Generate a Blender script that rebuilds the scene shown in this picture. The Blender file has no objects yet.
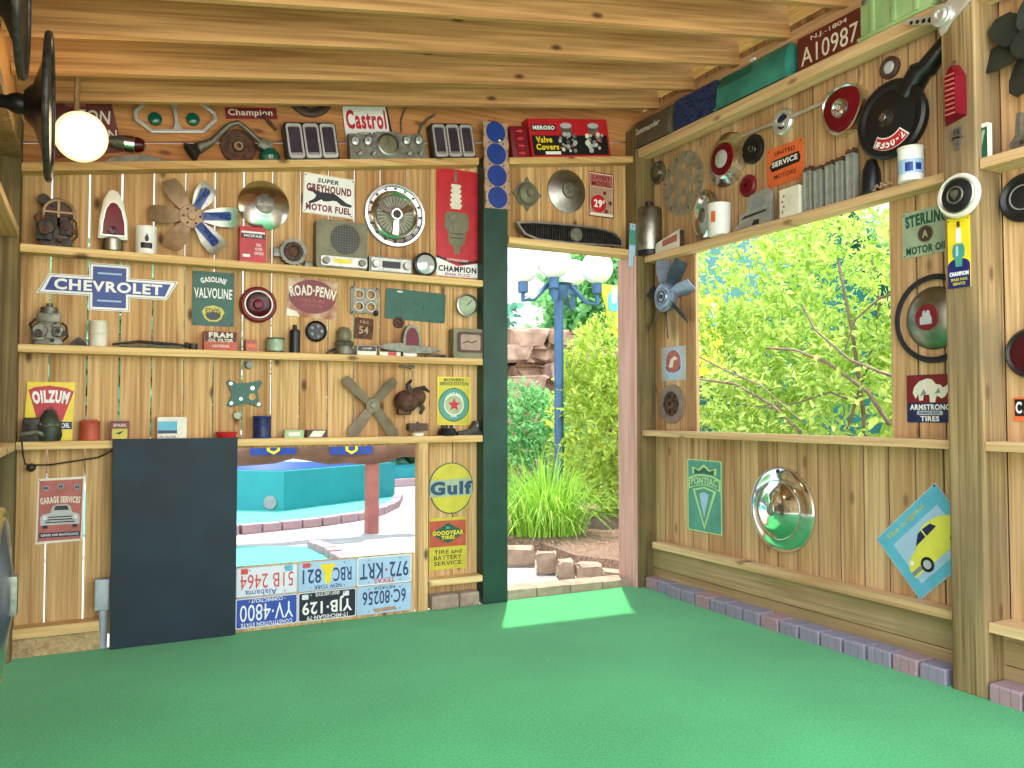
import bpy, bmesh, math, random
from mathutils import Vector, Matrix
from math import sin, cos, tan, pi, radians, atan2, hypot, sqrt
random.seed(7)
SC = bpy.context.scene
COL = SC.collection

# ------------------------------------------------------------------ place
CAM_H, FOC, YAW, PITCH = 1.13, 820.0, radians(27.1), radians(1.96)
YB, YS = 4.49, 4.40        # back boards, front edge of the back shelves
XR, XS = 3.30, 3.21        # right boards, front edge of the right shelves
XP = 3.15                  # inner face of the right posts
XL, XLS = -0.46, -0.31     # left boards, inner face of the left post
FW = Vector((sin(YAW)*cos(PITCH), cos(YAW)*cos(PITCH), sin(PITCH)))
RT = Vector((cos(YAW), -sin(YAW), 0))
UP = RT.cross(FW)

def ray(u, v):
    return FW + RT*((u-512)/FOC) + UP*((384-v)/FOC)
def on_y(u, v, Y=YB):
    d = ray(u, v); t = Y/d.y
    return Vector((d.x*t, Y, CAM_H+d.z*t))
def on_x(u, v, X=XR):
    d = ray(u, v); t = X/d.x
    return Vector((X, d.y*t, CAM_H+d.z*t))
def on_z(u, v, Z=0):
    d = ray(u, v); t = (Z-CAM_H)/d.z
    return Vector((d.x*t, d.y*t, Z))

# ------------------------------------------------------------------ materials
def rgb(h):
    h = h.lstrip('#')
    o = []
    for i in (0, 2, 4):
        c = int(h[i:i+2], 16)/255
        o.append(c/12.92 if c <= .04045 else ((c+.055)/1.055)**2.4)
    return tuple(o)
def shade(c, k): return tuple(min(1, x*k) for x in c)

def new_mat(name):
    m = bpy.data.materials.new(name); m.use_nodes = True
    nt = m.node_tree; nt.nodes.clear()
    out = nt.nodes.new('ShaderNodeOutputMaterial')
    b = nt.nodes.new('ShaderNodeBsdfPrincipled')
    nt.links.new(b.outputs[0], out.inputs[0])
    return m, nt, b
def N(nt, t, **kw):
    n = nt.nodes.new(t)
    for k, v in kw.items(): setattr(n, k, v)
    return n
def ramp(nt, stops):
    r = N(nt, 'ShaderNodeValToRGB'); e = r.color_ramp.elements
    while len(e) < len(stops): e.new(.5)
    for i, (p, c) in enumerate(stops):
        e[i].position = p; e[i].color = (*c, 1)
    return r

def paint(name, col, rough=.5, metal=0., var=.14, scale=18., bump=0., col2=None, lo=.35, hi=.7, emit=0., spec=.4):
    """a surface colour with blotchy wear of its own"""
    m, nt, b = new_mat(name); L = nt.links.new
    c = rgb(col) if isinstance(col, str) else col
    tc = N(nt, 'ShaderNodeTexCoord'); no = N(nt, 'ShaderNodeTexNoise')
    no.inputs['Scale'].default_value = scale; no.inputs['Detail'].default_value = 5
    L(tc.outputs['Object'], no.inputs['Vector'])
    c2 = rgb(col2) if col2 else shade(c, 1-var*2)
    r = ramp(nt, [(lo, c2), (hi, c)] if not col2 else [(lo, c), (hi, c2)])
    L(no.outputs[0], r.inputs[0]); L(r.outputs[0], b.inputs['Base Color'])
    b.inputs['Roughness'].default_value = rough; b.inputs['Metallic'].default_value = metal
    b.inputs['Specular IOR Level'].default_value = spec
    if bump:
        bp = N(nt, 'ShaderNodeBump'); bp.inputs['Strength'].default_value = bump; bp.inputs['Distance'].default_value = .01
        L(no.outputs[0], bp.inputs['Height']); L(bp.outputs[0], b.inputs['Normal'])
    if emit:
        L(r.outputs[0], b.inputs['Emission Color']); b.inputs['Emission Strength'].default_value = emit
    return m

def wood(name, light, dark, axis='z', knots=1., grey=None, rough=.65, thick='y'):
    """sawn softwood: long grain, tint per board, scattered knots, weathering"""
    m, nt, b = new_mat(name); L = nt.links.new
    tc = N(nt, 'ShaderNodeTexCoord'); ge = N(nt, 'ShaderNodeNewGeometry')
    off = N(nt, 'ShaderNodeCombineXYZ'); k = N(nt, 'ShaderNodeMath', operation='MULTIPLY'); k.inputs[1].default_value = 37.
    L(ge.outputs['Random Per Island'], k.inputs[0])
    for i in range(3): L(k.outputs[0], off.inputs[i])
    add = N(nt, 'ShaderNodeVectorMath', operation='ADD')
    L(tc.outputs['Object'], add.inputs[0]); L(off.outputs[0], add.inputs[1])
    def scaled(long, cross):
        mp = N(nt, 'ShaderNodeMapping')
        s = [cross]*3; s['xyz'.index(axis)] = long
        mp.inputs['Scale'].default_value = s
        L(add.outputs[0], mp.inputs[0]); return mp
    g1 = N(nt, 'ShaderNodeTexNoise'); g1.inputs['Scale'].default_value = 1; g1.inputs['Detail'].default_value = 5; g1.inputs['Distortion'].default_value = .8
    L(scaled(1.3, 52).outputs[0], g1.inputs['Vector'])
    g2 = N(nt, 'ShaderNodeTexNoise'); g2.inputs['Scale'].default_value = 1; g2.inputs['Detail'].default_value = 3
    L(scaled(.6, 7).outputs[0], g2.inputs['Vector'])
    r1 = ramp(nt, [(.32, rgb(dark)), (.66, rgb(light))]); L(g1.outputs[0], r1.inputs[0])
    # tint of each board
    mix = N(nt, 'ShaderNodeMix', data_type='RGBA', blend_type='MULTIPLY')
    tint = ramp(nt, [(0, (.72, .56, .42)), (.22, (1, .95, .84)), (.45, (.88, .75, .6)), (.6, (1.0, .97, .88)), (.8, (1.05, 1.03, .96)), (1, (.74, .61, .47))])
    L(ge.outputs['Random Per Island'], tint.inputs[0])
    mix.inputs[0].default_value = .8
    L(r1.outputs[0], mix.inputs[6]); L(tint.outputs[0], mix.inputs[7])
    # broad dark streaks
    st = N(nt, 'ShaderNodeMix', data_type='RGBA', blend_type='MULTIPLY')
    rs = ramp(nt, [(.3, (.62, .55, .47)), (.55, (1, 1, 1))]); L(g2.outputs[0], rs.inputs[0])
    st.inputs[0].default_value = .8
    L(mix.outputs[2], st.inputs[6]); L(rs.outputs[0], st.inputs[7])
    # knots
    vo = N(nt, 'ShaderNodeTexVoronoi'); vo.inputs['Scale'].default_value = 1
    vo.voronoi_dimensions = '2D'; km = scaled(2.2, 5.0); kx = N(nt, 'ShaderNodeSeparateXYZ'); L(km.outputs[0], kx.inputs[0])
    kc = N(nt, 'ShaderNodeCombineXYZ'); L(kx.outputs['xyz'.index(axis)], kc.inputs[0]); L(kx.outputs['xyz'.index([a for a in 'xyz' if a not in (axis, thick)][0])], kc.inputs[1])
    L(kc.outputs[0], vo.inputs['Vector'])
    rk = ramp(nt, [(.035, (0, 0, 0)), (.095, (1, 1, 1))]); L(vo.outputs['Distance'], rk.inputs[0])
    sel = N(nt, 'ShaderNodeMath', operation='GREATER_THAN'); sel.inputs[1].default_value = .5
    sx = N(nt, 'ShaderNodeSeparateXYZ'); L(vo.outputs['Color'], sx.inputs[0]); L(sx.outputs[0], sel.inputs[0])
    mk = N(nt, 'ShaderNodeMath', operation='MAXIMUM'); L(rk.outputs[0], mk.inputs[0]); L(sel.outputs[0], mk.inputs[1])
    inv = N(nt, 'ShaderNodeMath', operation='SUBTRACT'); inv.inputs[0].default_value = 1; L(mk.outputs[0], inv.inputs[1])
    kk = N(nt, 'ShaderNodeMath', operation='MULTIPLY'); kk.inputs[1].default_value = .85*knots; L(inv.outputs[0], kk.inputs[0])
    kn = N(nt, 'ShaderNodeMix', data_type='RGBA'); kn.inputs[7].default_value = (*rgb('#4a2614'), 1)
    L(kk.outputs[0], kn.inputs[0]); L(st.outputs[2], kn.inputs[6])
    last = kn.outputs[2]
    if grey:
        w = N(nt, 'ShaderNodeTexNoise'); w.inputs['Scale'].default_value = 2.2; w.inputs['Detail'].default_value = 6
        L(add.outputs[0], w.inputs['Vector'])
        rw = ramp(nt, [(.4, (0, 0, 0)), (.68, (.75, .75, .75))]); L(w.outputs[0], rw.inputs[0])
        gm = N(nt, 'ShaderNodeMix', data_type='RGBA'); gm.inputs[7].default_value = (*rgb(grey), 1)
        L(rw.outputs[0], gm.inputs[0]); L(last, gm.inputs[6]); last = gm.outputs[2]
    L(last, b.inputs['Base Color'])
    b.inputs['Roughness'].default_value = rough; b.inputs['Specular IOR Level'].default_value = .25
    bp = N(nt, 'ShaderNodeBump'); bp.inputs['Strength'].default_value = .18; bp.inputs['Distance'].default_value = .004
    L(g1.outputs[0], bp.inputs['Height']); L(bp.outputs[0], b.inputs['Normal'])
    return m

W_BACK = wood('fence_board_wood', '#dfbd88', '#ae8553', 'z')
W_RIGHT = wood('right_board_wood', '#d9b78c', '#aa865c', 'z', .6, thick='x')
W_JOIST = wood('joist_wood', '#dcac74', '#ab7f50', 'x', 1.)
W_DECK = wood('roof_deck_wood', '#dca76a', '#b8834f', 'y', .6, thick='z')
W_SHELF_X = wood('shelf_wood_along_back', '#e6c890', '#c79e62', 'x', .9)
W_SHELF_Y = wood('shelf_wood_along_side', '#e4c498', '#c69f70', 'y', .7, thick='x')
W_POST = wood('post_wood', '#ae956d', '#745d3c', 'z', .8, '#75634a')
W_POSTD = wood('dark_post_wood', '#8d7a52', '#5f4e30', 'z', .4, '#4f4a30')
W_BASE = wood('treated_base_wood', '#c7ad84', '#a1855c', 'y', .5, '#93825a')
W_RIM = wood('rim_board_wood', '#c98f58', '#a9733f', 'x', .8)

CHROME = paint('chrome', '#e3e4e2', .2, 1., .05, 9)
STEEL = paint('dull_steel', '#a9a89c', .38, 1., .16, 22, .1)
PEWTER = paint('weathered_pot_metal', '#8b897a', .5, .75, .22, 40, .2)
SATIN = paint('satin_chrome', '#d9d9d2', .28, .65, .06, 12)
DARKMETAL = paint('dark_oily_metal', '#4c463f', .5, .5, .3, 35, .35, '#241f1c')
BLACK = paint('black_paint', '#1b1c1e', .35, 0, .2, 12)
RUBBER = paint('black_rubber', '#24252a', .6, 0, .2, 30, .1)
RUST = paint('rusted_iron', '#6b4a37', .75, .25, .2, 30, .5, '#3f2a22')
BRONZE = paint('tan_coated_steel', '#a58a68', .45, .5, .14, 25, .1)
WHITE = paint('white_enamel', '#efeee6', .35, 0, .05, 14)
CREAM = paint('cream_paint', '#e6dfc8', .4, 0, .08, 14)
RED = paint('red_enamel', '#c4232a', .35, 0, .12, 16)
DRED = paint('dark_red_enamel', '#7f2026', .4, 0, .15, 14)
MAROON = paint('faded_maroon_tin', '#7a3a33', .6, 0, .2, 10)
ORANGE = paint('orange_print', '#e8703a', .45, 0, .08, 14)
BRICKRED = paint('brick_red_print', '#c2563a', .5, 0, .14, 20)
YELLOW = paint('yellow_enamel', '#f0d428', .35, 0, .08, 12)
OLIVEY = paint('mustard_enamel', '#cdc13a', .4, 0, .1, 12)
BLUE = paint('blue_enamel', '#1f3f8c', .35, 0, .1, 14)
NAVY = paint('navy_enamel', '#1f2a57', .4, 0, .15, 14)
DGREEN = paint('dark_green_enamel', '#1d5a45', .4, 0, .12, 14)
SEAGREEN = paint('sea_green_paint', '#4d9a86', .4, 0, .12, 10)
MINT = paint('mint_metallic', '#9fb79c', .35, .2, .12, 14)
PALEGREEN = paint('pale_green_tin', '#a9b896', .5, 0, .14, 16)
LIMEGREEN = paint('light_green_paint', '#a4c486', .35, 0, .12, 9)
TEALM = paint('teal_metallic', '#46a596', .25, .3, .2, 8)
OLIVE = paint('olive_grey_paint', '#7d7a5c', .5, .2, .15, 18)
GREYP = paint('grey_paint', '#8e8f8c', .5, 0, .12, 16)
LGREY = paint('light_grey_paint', '#b9bcb9', .5, 0, .1, 12)
PALEBLUE = paint('pale_blue_print', '#a7c3da', .45, 0, .06, 12)
SKYBLUE = paint('sky_blue_print', '#5fb4cc', .45, 0, .08, 12)
TAN = paint('tan_gasket', '#bb9a7c', .6, .1, .14, 20)
BROWN = paint('brown_paint', '#5a4031', .55, .1, .2, 16)
PINKRED = paint('faded_red_print', '#b8665a', .55, 0, .12, 16)
REDLENS = paint('red_lens', '#740f1c', .25, 0, .15, 10, spec=.25)
DREDLENS = paint('deep_red_lens', '#4d1219', .2, 0, .2, 10, spec=.3)
GREENLENS = paint('green_lens', '#12604a', .12, 0, .2, 10, spec=.6)
DARKLENS = paint('dark_lens', '#453a42', .3, 0, .2, 10, spec=.2)
GLASSY = paint('pale_glass_lens', '#cfd6d0', .1, .3, .1, 20)
NAVYBOARD = paint('navy_painted_board', '#142b35', .6, 0, .2, 5)
GREENPOST = paint('green_painted_wood', '#1d4636', .5, 0, .18, 7)
CONDUIT = paint('grey_conduit', '#aab3b5', .5, .1, .1, 20)
BULB = paint('lit_bulb_glass', '#ffeeda', .4, 0, .02, 4, emit=5.)
BULBRIM = paint('lit_bulb_rim', '#ffd9a8', .4, 0, .02, 4, emit=1.0)

# ------------------------------------------------------------------ mesh builder
class MB:
    def __init__(s, m=None): s.bm = bmesh.new(); s.mats = []; s.m = m
    def mi(s, m):
        m = m or s.m
        if m not in s.mats: s.mats.append(m)
        return s.mats.index(m)
    def raw(s, vs, fs, m=None, mx=None):
        i = s.mi(m)
        bv = [s.bm.verts.new(mx @ Vector(v) if mx else v) for v in vs]
        out = []
        for f in fs:
            try: fc = s.bm.faces.new([bv[k] for k in f]); fc.material_index = i; out.append(fc)
            except ValueError: pass
        return bv, out
    def box(s, x0, x1, y0, y1, z0, z1, m=None, bev=0, mx=None):
        vs = [(x, y, z) for x in (x0, x1) for y in (y0, y1) for z in (z0, z1)]
        fs = [(0, 1, 3, 2), (4, 6, 7, 5), (0, 4, 5, 1), (2, 3, 7, 6), (0, 2, 6, 4), (1, 5, 7, 3)]
        bv, fc = s.raw(vs, fs, m, mx)
        if bev:
            es = list({e for f in fc for e in f.edges})
            bmesh.ops.bevel(s.bm, geom=es, offset=bev, segments=2, affect='EDGES', profile=.6)
        return s
    def prism(s, pts, y0, y1, m=None, mx=None):
        """outline in x,z run through y0..y1"""
        n = len(pts)
        vs = [(p[0], y0, p[1]) for p in pts]+[(p[0], y1, p[1]) for p in pts]
        fs = [tuple(range(n)), tuple(range(2*n-1, n-1, -1))]+[(i, n+i, n+(i+1) % n, (i+1) % n) for i in range(n)]
        s.raw(vs, fs, m, mx); return s
    def ringprism(s, outer, inner, y0, y1, m=None):
        """frame between two outlines with equal point counts"""
        n = len(outer); vs = []
        for y in (y0, y1):
            vs += [(p[0], y, p[1]) for p in outer]+[(p[0], y, p[1]) for p in inner]
        fs = []
        for i in range(n):
            j = (i+1) % n
            fs += [(i, j, n+j, n+i), (2*n+i, 3*n+i, 3*n+j, 2*n+j), (i, 2*n+i, 2*n+j, j), (n+i, n+j, 3*n+j, 3*n+i)]
        s.raw(vs, fs, m); return s
    def lathe(s, prof, m=None, c=(0, 0, 0), axis='y', n=32, mx=None, sx=1.):
        """profile (radius, height); for axis y the height points out towards -y"""
        vs = []; rows = []
        for r, h in prof:
            if r < 1e-6:
                rows.append([len(vs)]); ring = [(0, 0)]
            else:
                rows.append(list(range(len(vs), len(vs)+n))); ring = [(r*cos(2*pi*k/n), r*sin(2*pi*k/n)) for k in range(n)]
            for a, b in ring:
                p = (a*sx, -h, b) if axis == 'y' else (a, b, h) if axis == 'z' else (h, a, b)
                vs.append((p[0]+c[0], p[1]+c[1], p[2]+c[2]))
        fs = []
        for A, B in zip(rows, rows[1:]):
            for k in range(n):
                j = (k+1) % n
                if len(A) == 1 and len(B) == 1: break
                if len(A) == 1: fs.append((A[0], B[k], B[j]))
                elif len(B) == 1: fs.append((A[k], A[j], B[0]))
                else: fs.append((A[k], A[j], B[j], B[k]))
        s.raw(vs, fs, m, mx); return s
    def cyl(s, r, h0, h1, m=None, c=(0, 0, 0), axis='y', n=28, bev=.1, mx=None):
        b = min(r, abs(h1-h0))*bev
        return s.lathe([(0, h0), (r-b, h0), (r, h0+b), (r, h1-b), (r-b, h1), (0, h1)], m, c, axis, n, mx)
    def ring(s, R, r, m=None, c=(0, 0, 0), axis='y', h=0, n=40, k=10, sq=1.):
        prof = [(R+r*cos(2*pi*i/k), h+r*sq*sin(2*pi*i/k)) for i in range(k+1)]
        return s.lathe(prof, m, c, axis, n)
    def ball(s, r, m=None, c=(0, 0, 0), n=20, k=10, axis='z', sq=1.):
        prof = [(r*sin(pi*i/k) if 0 < i < k else 0, r*sq*cos(pi*i/k)) for i in range(k+1)]
        return s.lathe(prof, m, c, axis, n)
    def tube(s, pts, r, m=None, n=8):
        P = [Vector(p) for p in pts]; R = r if isinstance(r, (list, tuple)) else [r]*len(P)
        T = [(P[min(i+1, len(P)-1)]-P[max(i-1, 0)]).normalized() for i in range(len(P))]
        u = T[0].orthogonal().normalized(); vs = []; fs = []
        for i, p in enumerate(P):
            u = (u-T[i]*u.dot(T[i])).normalized(); w = T[i].cross(u)
            vs += [p+(u*cos(2*pi*k/n)+w*sin(2*pi*k/n))*R[i] for k in range(n)]
        for i in range(len(P)-1):
            for k in range(n):
                j = (k+1) % n; fs.append((i*n+k, i*n+j, (i+1)*n+j, (i+1)*n+k))
        fs += [tuple(range(n-1, -1, -1)), tuple(range((len(P)-1)*n, len(P)*n))]
        s.raw(vs, fs, m); return s
    def build(s, name, parent=None, smooth=.6, loc=None):
        bmesh.ops.recalc_face_normals(s.bm, faces=s.bm.faces[:])
        me = bpy.data.meshes.new(name); s.bm.to_mesh(me); s.bm.free()
        for m in s.mats: me.materials.append(m)
        if smooth:
            me.polygons.foreach_set('use_smooth', [True]*len(me.polygons)); me.set_sharp_from_angle(angle=smooth)
        o = bpy.data.objects.new(name, me); COL.objects.link(o)
        if parent: o.parent = parent
        if loc is not None: o.location = loc
        return o

def tag(o, label, cat, group=None, kind=None):
    o['label'] = label; o['category'] = cat
    if group: o['group'] = group
    if kind: o['kind'] = kind
    return o
def thing(name, label, cat, loc, rz=0., ry=0., group=None):
    o = bpy.data.objects.new(name, None); COL.objects.link(o)
    o.empty_display_size = .05; o.location = loc; o.rotation_euler = (0, ry, rz)
    return tag(o, label, cat, group)
def structure(o): o['kind'] = 'structure'; return o
def rect(w, h, r=0., n=4, cx=0, cz=0):
    if r <= 0: return [(cx-w/2, cz-h/2), (cx+w/2, cz-h/2), (cx+w/2, cz+h/2), (cx-w/2, cz+h/2)]
    o = []
    for sx, sz, a0 in ((1, -1, -90), (1, 1, 0), (-1, 1, 90), (-1, -1, 180)):
        for k in range(n+1):
            a = radians(a0+90*k/n); o.append((cx+sx*(w/2-r)+r*cos(a), cz+sz*(h/2-r)+r*sin(a)))
    return o
def circ(r, n=32, cx=0, cz=0, sz=1.): return [(cx+r*cos(2*pi*k/n), cz+r*sz*sin(2*pi*k/n)) for k in range(n)]

_font = {}
def glyphs(s, bold):
    if (s, bold) in _font: return _font[(s, bold)]
    cu = bpy.data.curves.new('lettering', 'FONT'); cu.body = s; cu.size = 1; cu.offset = bold
    cu.resolution_u = 3; cu.space_character = 1.02+bold*3
    o = bpy.data.objects.new('lettering', cu); COL.objects.link(o)
    dg = bpy.context.evaluated_depsgraph_get(); me = bpy.data.meshes.new_from_object(o.evaluated_get(dg))
    vs = [v.co.copy() for v in me.vertices]; fs = [tuple(p.vertices) for p in me.polygons]
    bpy.data.objects.remove(o); bpy.data.curves.remove(cu); bpy.data.meshes.remove(me)
    _font[(s, bold)] = (vs, fs); return vs, fs
def lettering(parent, s, cx, cz, w, h, m, y, rot=0., arc=0., shear=0., bold=.012, name='lettering', th=.0012, taper=0.):
    """painted letters standing a hair proud of the plate they are on"""
    vs, fs = glyphs(s, bold)
    x0 = min(v.x for v in vs); x1 = max(v.x for v in vs); y0 = min(v.y for v in vs); y1 = max(v.y for v in vs)
    if w is None: w = h*(x1-x0)/(y1-y0)
    P = []
    ca, sa = cos(rot), sin(rot)
    for v in vs:
        a = ((v.x-x0)/(x1-x0)-.5)*w; b = ((v.y-y0)/(y1-y0)-.5)*h
        b *= 1+taper*a/w*2
        a += shear*b
        if arc:
            R = w/arc; t = a/R; a = (R+b)*sin(t); b = (R+b)*cos(t)-R+ (R-R*cos(arc/2))*.5
        P.append((cx+a*ca-b*sa, cz+a*sa+b*ca))
    k = len(P); mb = MB(m)
    V = [(p[0], y, p[1]) for p in P]+[(p[0], y-th, p[1]) for p in P]
    F = [tuple(i+k for i in f) for f in fs]
    ed = {}
    for f in fs:
        for a, b in zip(f, f[1:]+f[:1]): ed[tuple(sorted((a, b)))] = ed.get(tuple(sorted((a, b))), 0)+1
    F += [(a, b, b+k, a+k) for (a, b), c in ed.items() if c == 1]
    mb.raw(V, F)
    return mb.build(name, parent, smooth=0)

# ================================================================== the setting
def zr(x): return 2.585+.161*x            # underside of the joists
def zs(x): return 2.337+.152*x            # top of the sloping top shelf

def turf_mat():
    m, nt, b = new_mat('artificial_turf'); L = nt.links.new
    tc = N(nt, 'ShaderNodeTexCoord')
    a = N(nt, 'ShaderNodeTexNoise'); a.inputs['Scale'].default_value = 110; a.inputs['Detail'].default_value = 6; a.inputs['Roughness'].default_value = .7
    c = N(nt, 'ShaderNodeTexNoise'); c.inputs['Scale'].default_value = 1.6; c.inputs['Detail'].default_value = 4
    L(tc.outputs['Object'], a.inputs[0]); L(tc.outputs['Object'], c.inputs[0])
    r = ramp(nt, [(.3, rgb('#1f8f44')), (.7, rgb('#4fc271'))]); L(a.outputs[0], r.inputs[0])
    r2 = ramp(nt, [(.35, (.78, .82, .78)), (.65, (1, 1, 1))]); L(c.outputs[0], r2.inputs[0])
    mx = N(nt, 'ShaderNodeMix', data_type='RGBA', blend_type='MULTIPLY'); mx.inputs[0].default_value = 1
    L(r.outputs[0], mx.inputs[6]); L(r2.outputs[0], mx.inputs[7]); L(mx.outputs[2], b.inputs['Base Color'])
    b.inputs['Roughness'].default_value = .85; b.inputs['Specular IOR Level'].default_value = .15
    b.inputs['Sheen Weight'].default_value = .2
    bp = N(nt, 'ShaderNodeBump'); bp.inputs['Strength'].default_value = .5; bp.inputs['Distance'].default_value = .006
    L(a.outputs[0], bp.inputs['Height']); L(bp.outputs[0], b.inputs['Normal'])
    return m
TURF = turf_mat()
GRAVEL = paint('pale_gravel', '#b4aea8', .9, 0, .2, 70, 1., '#7d7674', .5, .7)
MULCH = paint('bark_mulch', '#8d6f5c', .95, 0, .3, 60, 1., '#4f3a30', .45, .65)
STONE = paint('weathered_stone', '#b39c86', .9, 0, .2, 12, .5, '#8f7867')
BLUEBRICK = paint('blue_grey_paver', '#8d8794', .85, 0, .15, 22, .3, '#a08083', .5, .75)
REDBRICK = paint('red_grey_paver', '#a58688', .85, 0, .15, 22, .3, '#857d8c', .5, .75)
MINTPAINT = paint('mint_painted_concrete', '#4fae98', .7, 0, .06, 6)
TURQ = paint('turquoise_painted_wall', '#23888c', .6, 0, .06, 5)
POSTRED = paint('red_brown_post_paint', '#a4625a', .6, 0, .12, 9)
CANVAS = paint('brown_canvas', '#7e5a48', .8, 0, .2, 6, .3)
ROCK = paint('layered_rock', '#b3917a', .95, 0, .3, 5, .8, '#8a6b58', .4, .65)

fl = MB(TURF); fl.box(XL, XR+.04, -1.2, 4.43, -.06, 0)
structure(fl.build('floor', smooth=0))

# back wall: upright fence boards with daylight gaps, each board its own width
gx = [-.34, -.188, -.027, .117, .264, .412, .555, .701, .85, .999, 1.153, 1.3, 1.452, 1.602, 1.753, 1.903, 2.065]
bw = MB(W_BACK); rg = random.Random(3)
for i, (a, b) in enumerate(zip(gx, gx[1:])):
    if 1.6 < a < 1.61:
        bw.box(a+.003, 1.702, YB, YB+.02, .96, zs(a)+.02); a = 1.70
    g = rg.choice([.0022, .003, .004, .0045])
    z0 = .96 if .1 < (a+b)/2 < 1.62 else .05
    if i == 0: g = .003
    bw.box(a+g, b-g, YB, YB+.02, z0, zs((a+b)/2)+.02)
gd = [2.2, 2.354, 2.503, 2.657, 2.815, 2.962, 3.16]
for a, b in zip(gd, gd[1:]):
    bw.box(a+.003, b-.003, YB, YB+.02, 2.15, zs((a+b)/2)+.02)
bw.box(1.64, 2.05, YB+.022, YB+.03, .0, .1)
for i in range(4): bw.box(.118+i*.137, .118+(i+1)*.137-.004, YB, YB+.02, .02, .955)
structure(bw.build('wall_back', smooth=0))
# sloping boards that close the wall above the top shelf
rb = MB(W_RIM)
for lo, hi in ((-.03, .115), (.125, .5)):
    rb.prism([(-.47, zs(-.47)+lo), (3.3, zs(3.3)+lo), (3.3, zs(3.3)+hi), (-.47, zs(-.47)+hi)], YB-.002, YB+.03)
o = structure(rb.build('trim_1', smooth=0))
# base of the back wall near the conduit
tb = MB(W_BASE); tb.box(-.33, .05, 4.42, 4.47, 0, .085)
structure(tb.build('baseboard_back', smooth=0))

# right wall
rw = MB(W_RIGHT)
def boards_y(y0, y1, z0, z1, w=.1365, gap=.0048):
    n = max(1, round((y1-y0)/w)); w = (y1-y0)/n
    for i in range(n): rw.box(XR, XR+.008, y0+i*w+gap, y0+(i+1)*w-gap, z0, z1)
boards_y(2.05, 4.42, .22, 1.0)
boards_y(3.972, 4.42, 1.0, 2.14)
boards_y(2.05, 2.575, 1.0, 2.14)
boards_y(2.05, 4.42, 2.14, 3.2, gap=.004)
boards_y(.6, 2.05, .22, 3.2)
structure(rw.build('wall_right', smooth=0))
bk = MB(RUBBER); bk.box(XR+.0095, XR+.03, .6, 4.45, 0, .98); bk.box(XR+.0095, XR+.03, .6, 4.45, 2.16, 3.2); bk.box(XR+.0095, XR+.03, .6, 2.56, .98, 2.16); bk.box(XR+.0095, XR+.02, 3.976, 4.45, .98, 2.16)  # black sheet added behind the boards so their gaps read as shade
structure(bk.build('trim_2', smooth=0))
bb = MB(W_BASE)
bb.box(XR-.035, XR, 2.2, 4.37, 0, .118); bb.box(XR-.03, XR, 2.2, 4.37, .121, .258)
bb.box(XR-.035, XR, .6, 2.06, 0, .118); bb.box(XR-.03, XR, .6, 2.06, .121, .258)
structure(bb.build('baseboard_right', smooth=0))
# lining of the right-hand opening
wf = MB(W_RIGHT)
wf.box(XR-.002, XR+.02, 3.960, 3.974, 1.01, 2.11); wf.box(XR-.002, XR+.03, 2.565, 2.58, 1.01, 2.11); wf.box(XR, XR+.03, 2.57, 3.97, 2.12, 2.15)
structure(wf.build('window_1', smooth=0))

# left wall
lw = MB(W_RIGHT)
for i in range(24): lw.box(XL-.02, XL, .9+i*.15+.003, .9+(i+1)*.15-.003, .05, 2.75)
structure(lw.build('wall_left', smooth=0))

# posts
def post(name, x0, x1, y0, y1, z1, m, bev=.006):
    b = MB(m); b.box(x0, x1, y0, y1, 0, z1, bev=bev); return structure(b.build(name, smooth=0))
post('trim_3', XP, XR, 4.37, 4.56, 3.0, W_POSTD)
post('trim_4', XP, XR, 2.055, 2.20, 3.1, W_POST)
post('trim_5', XL, XLS, 4.35, 4.49, 2.5, W_POSTD)
post('trim_6', 2.06, 2.222, 4.396, 4.53, 2.66, GREENPOST)
post('trim_7', 1.655, 1.717, 4.402, 4.46, .954, W_BACK)

b = MB(W_BACK); b.box(.3, 2.0, 4.512, 4.67, .938, .956); structure(b.build('trim_21', smooth=0))  # added unseen ledge outside, keeps a sun patch off the turf
DAYLIT_JAMB = wood('daylight_tinted_jamb', '#dfb7ae', '#c79d96', 'z', .3)  # pink tone paints the outdoor light on the door reveal into the wood
b = MB(DAYLIT_JAMB); b.box(XP-.018, XP-.001, 4.372, 4.56, .0, 2.148); structure(b.build('door_1', smooth=0))
# roof: deck and joists that climb to the right-hand wall
dk = MB(W_DECK)
for i in range(26):
    y0 = 1.25+i*.14
    dk.prism([(-.7, zr(-.7)+.185), (3.75, zr(3.75)+.185), (3.75, zr(3.75)+.205), (-.7, zr(-.7)+.205)], y0+.002, y0+.138)
structure(dk.build('ceiling', smooth=0))
for i, y in enumerate((3.135, 3.51, 3.91, 4.26, 2.755, 2.37, 1.99, 1.6)):
    j = MB(W_JOIST)
    j.box(-.17, 3.46, 0, .038, 0, .184, bev=.003)
    o = structure(j.build('trim_%d' % (8+i), smooth=0)); o.location = (-.15, y, zr(-.15)); o.rotation_euler = (0, -math.atan(.161), 0)
b = MB(W_DECK); b.box(-.345, -.325, 1.2, 4.46, 2.346, 2.73); structure(b.build('trim_22', smooth=0))
# light board the joists run into above the right-hand beam
ub = MB(W_SHELF_Y); ub.box(XR-.04, XR-.005, .9, 4.48, 2.862, 3.14)
structure(ub.build('trim_20', smooth=0))

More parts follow.
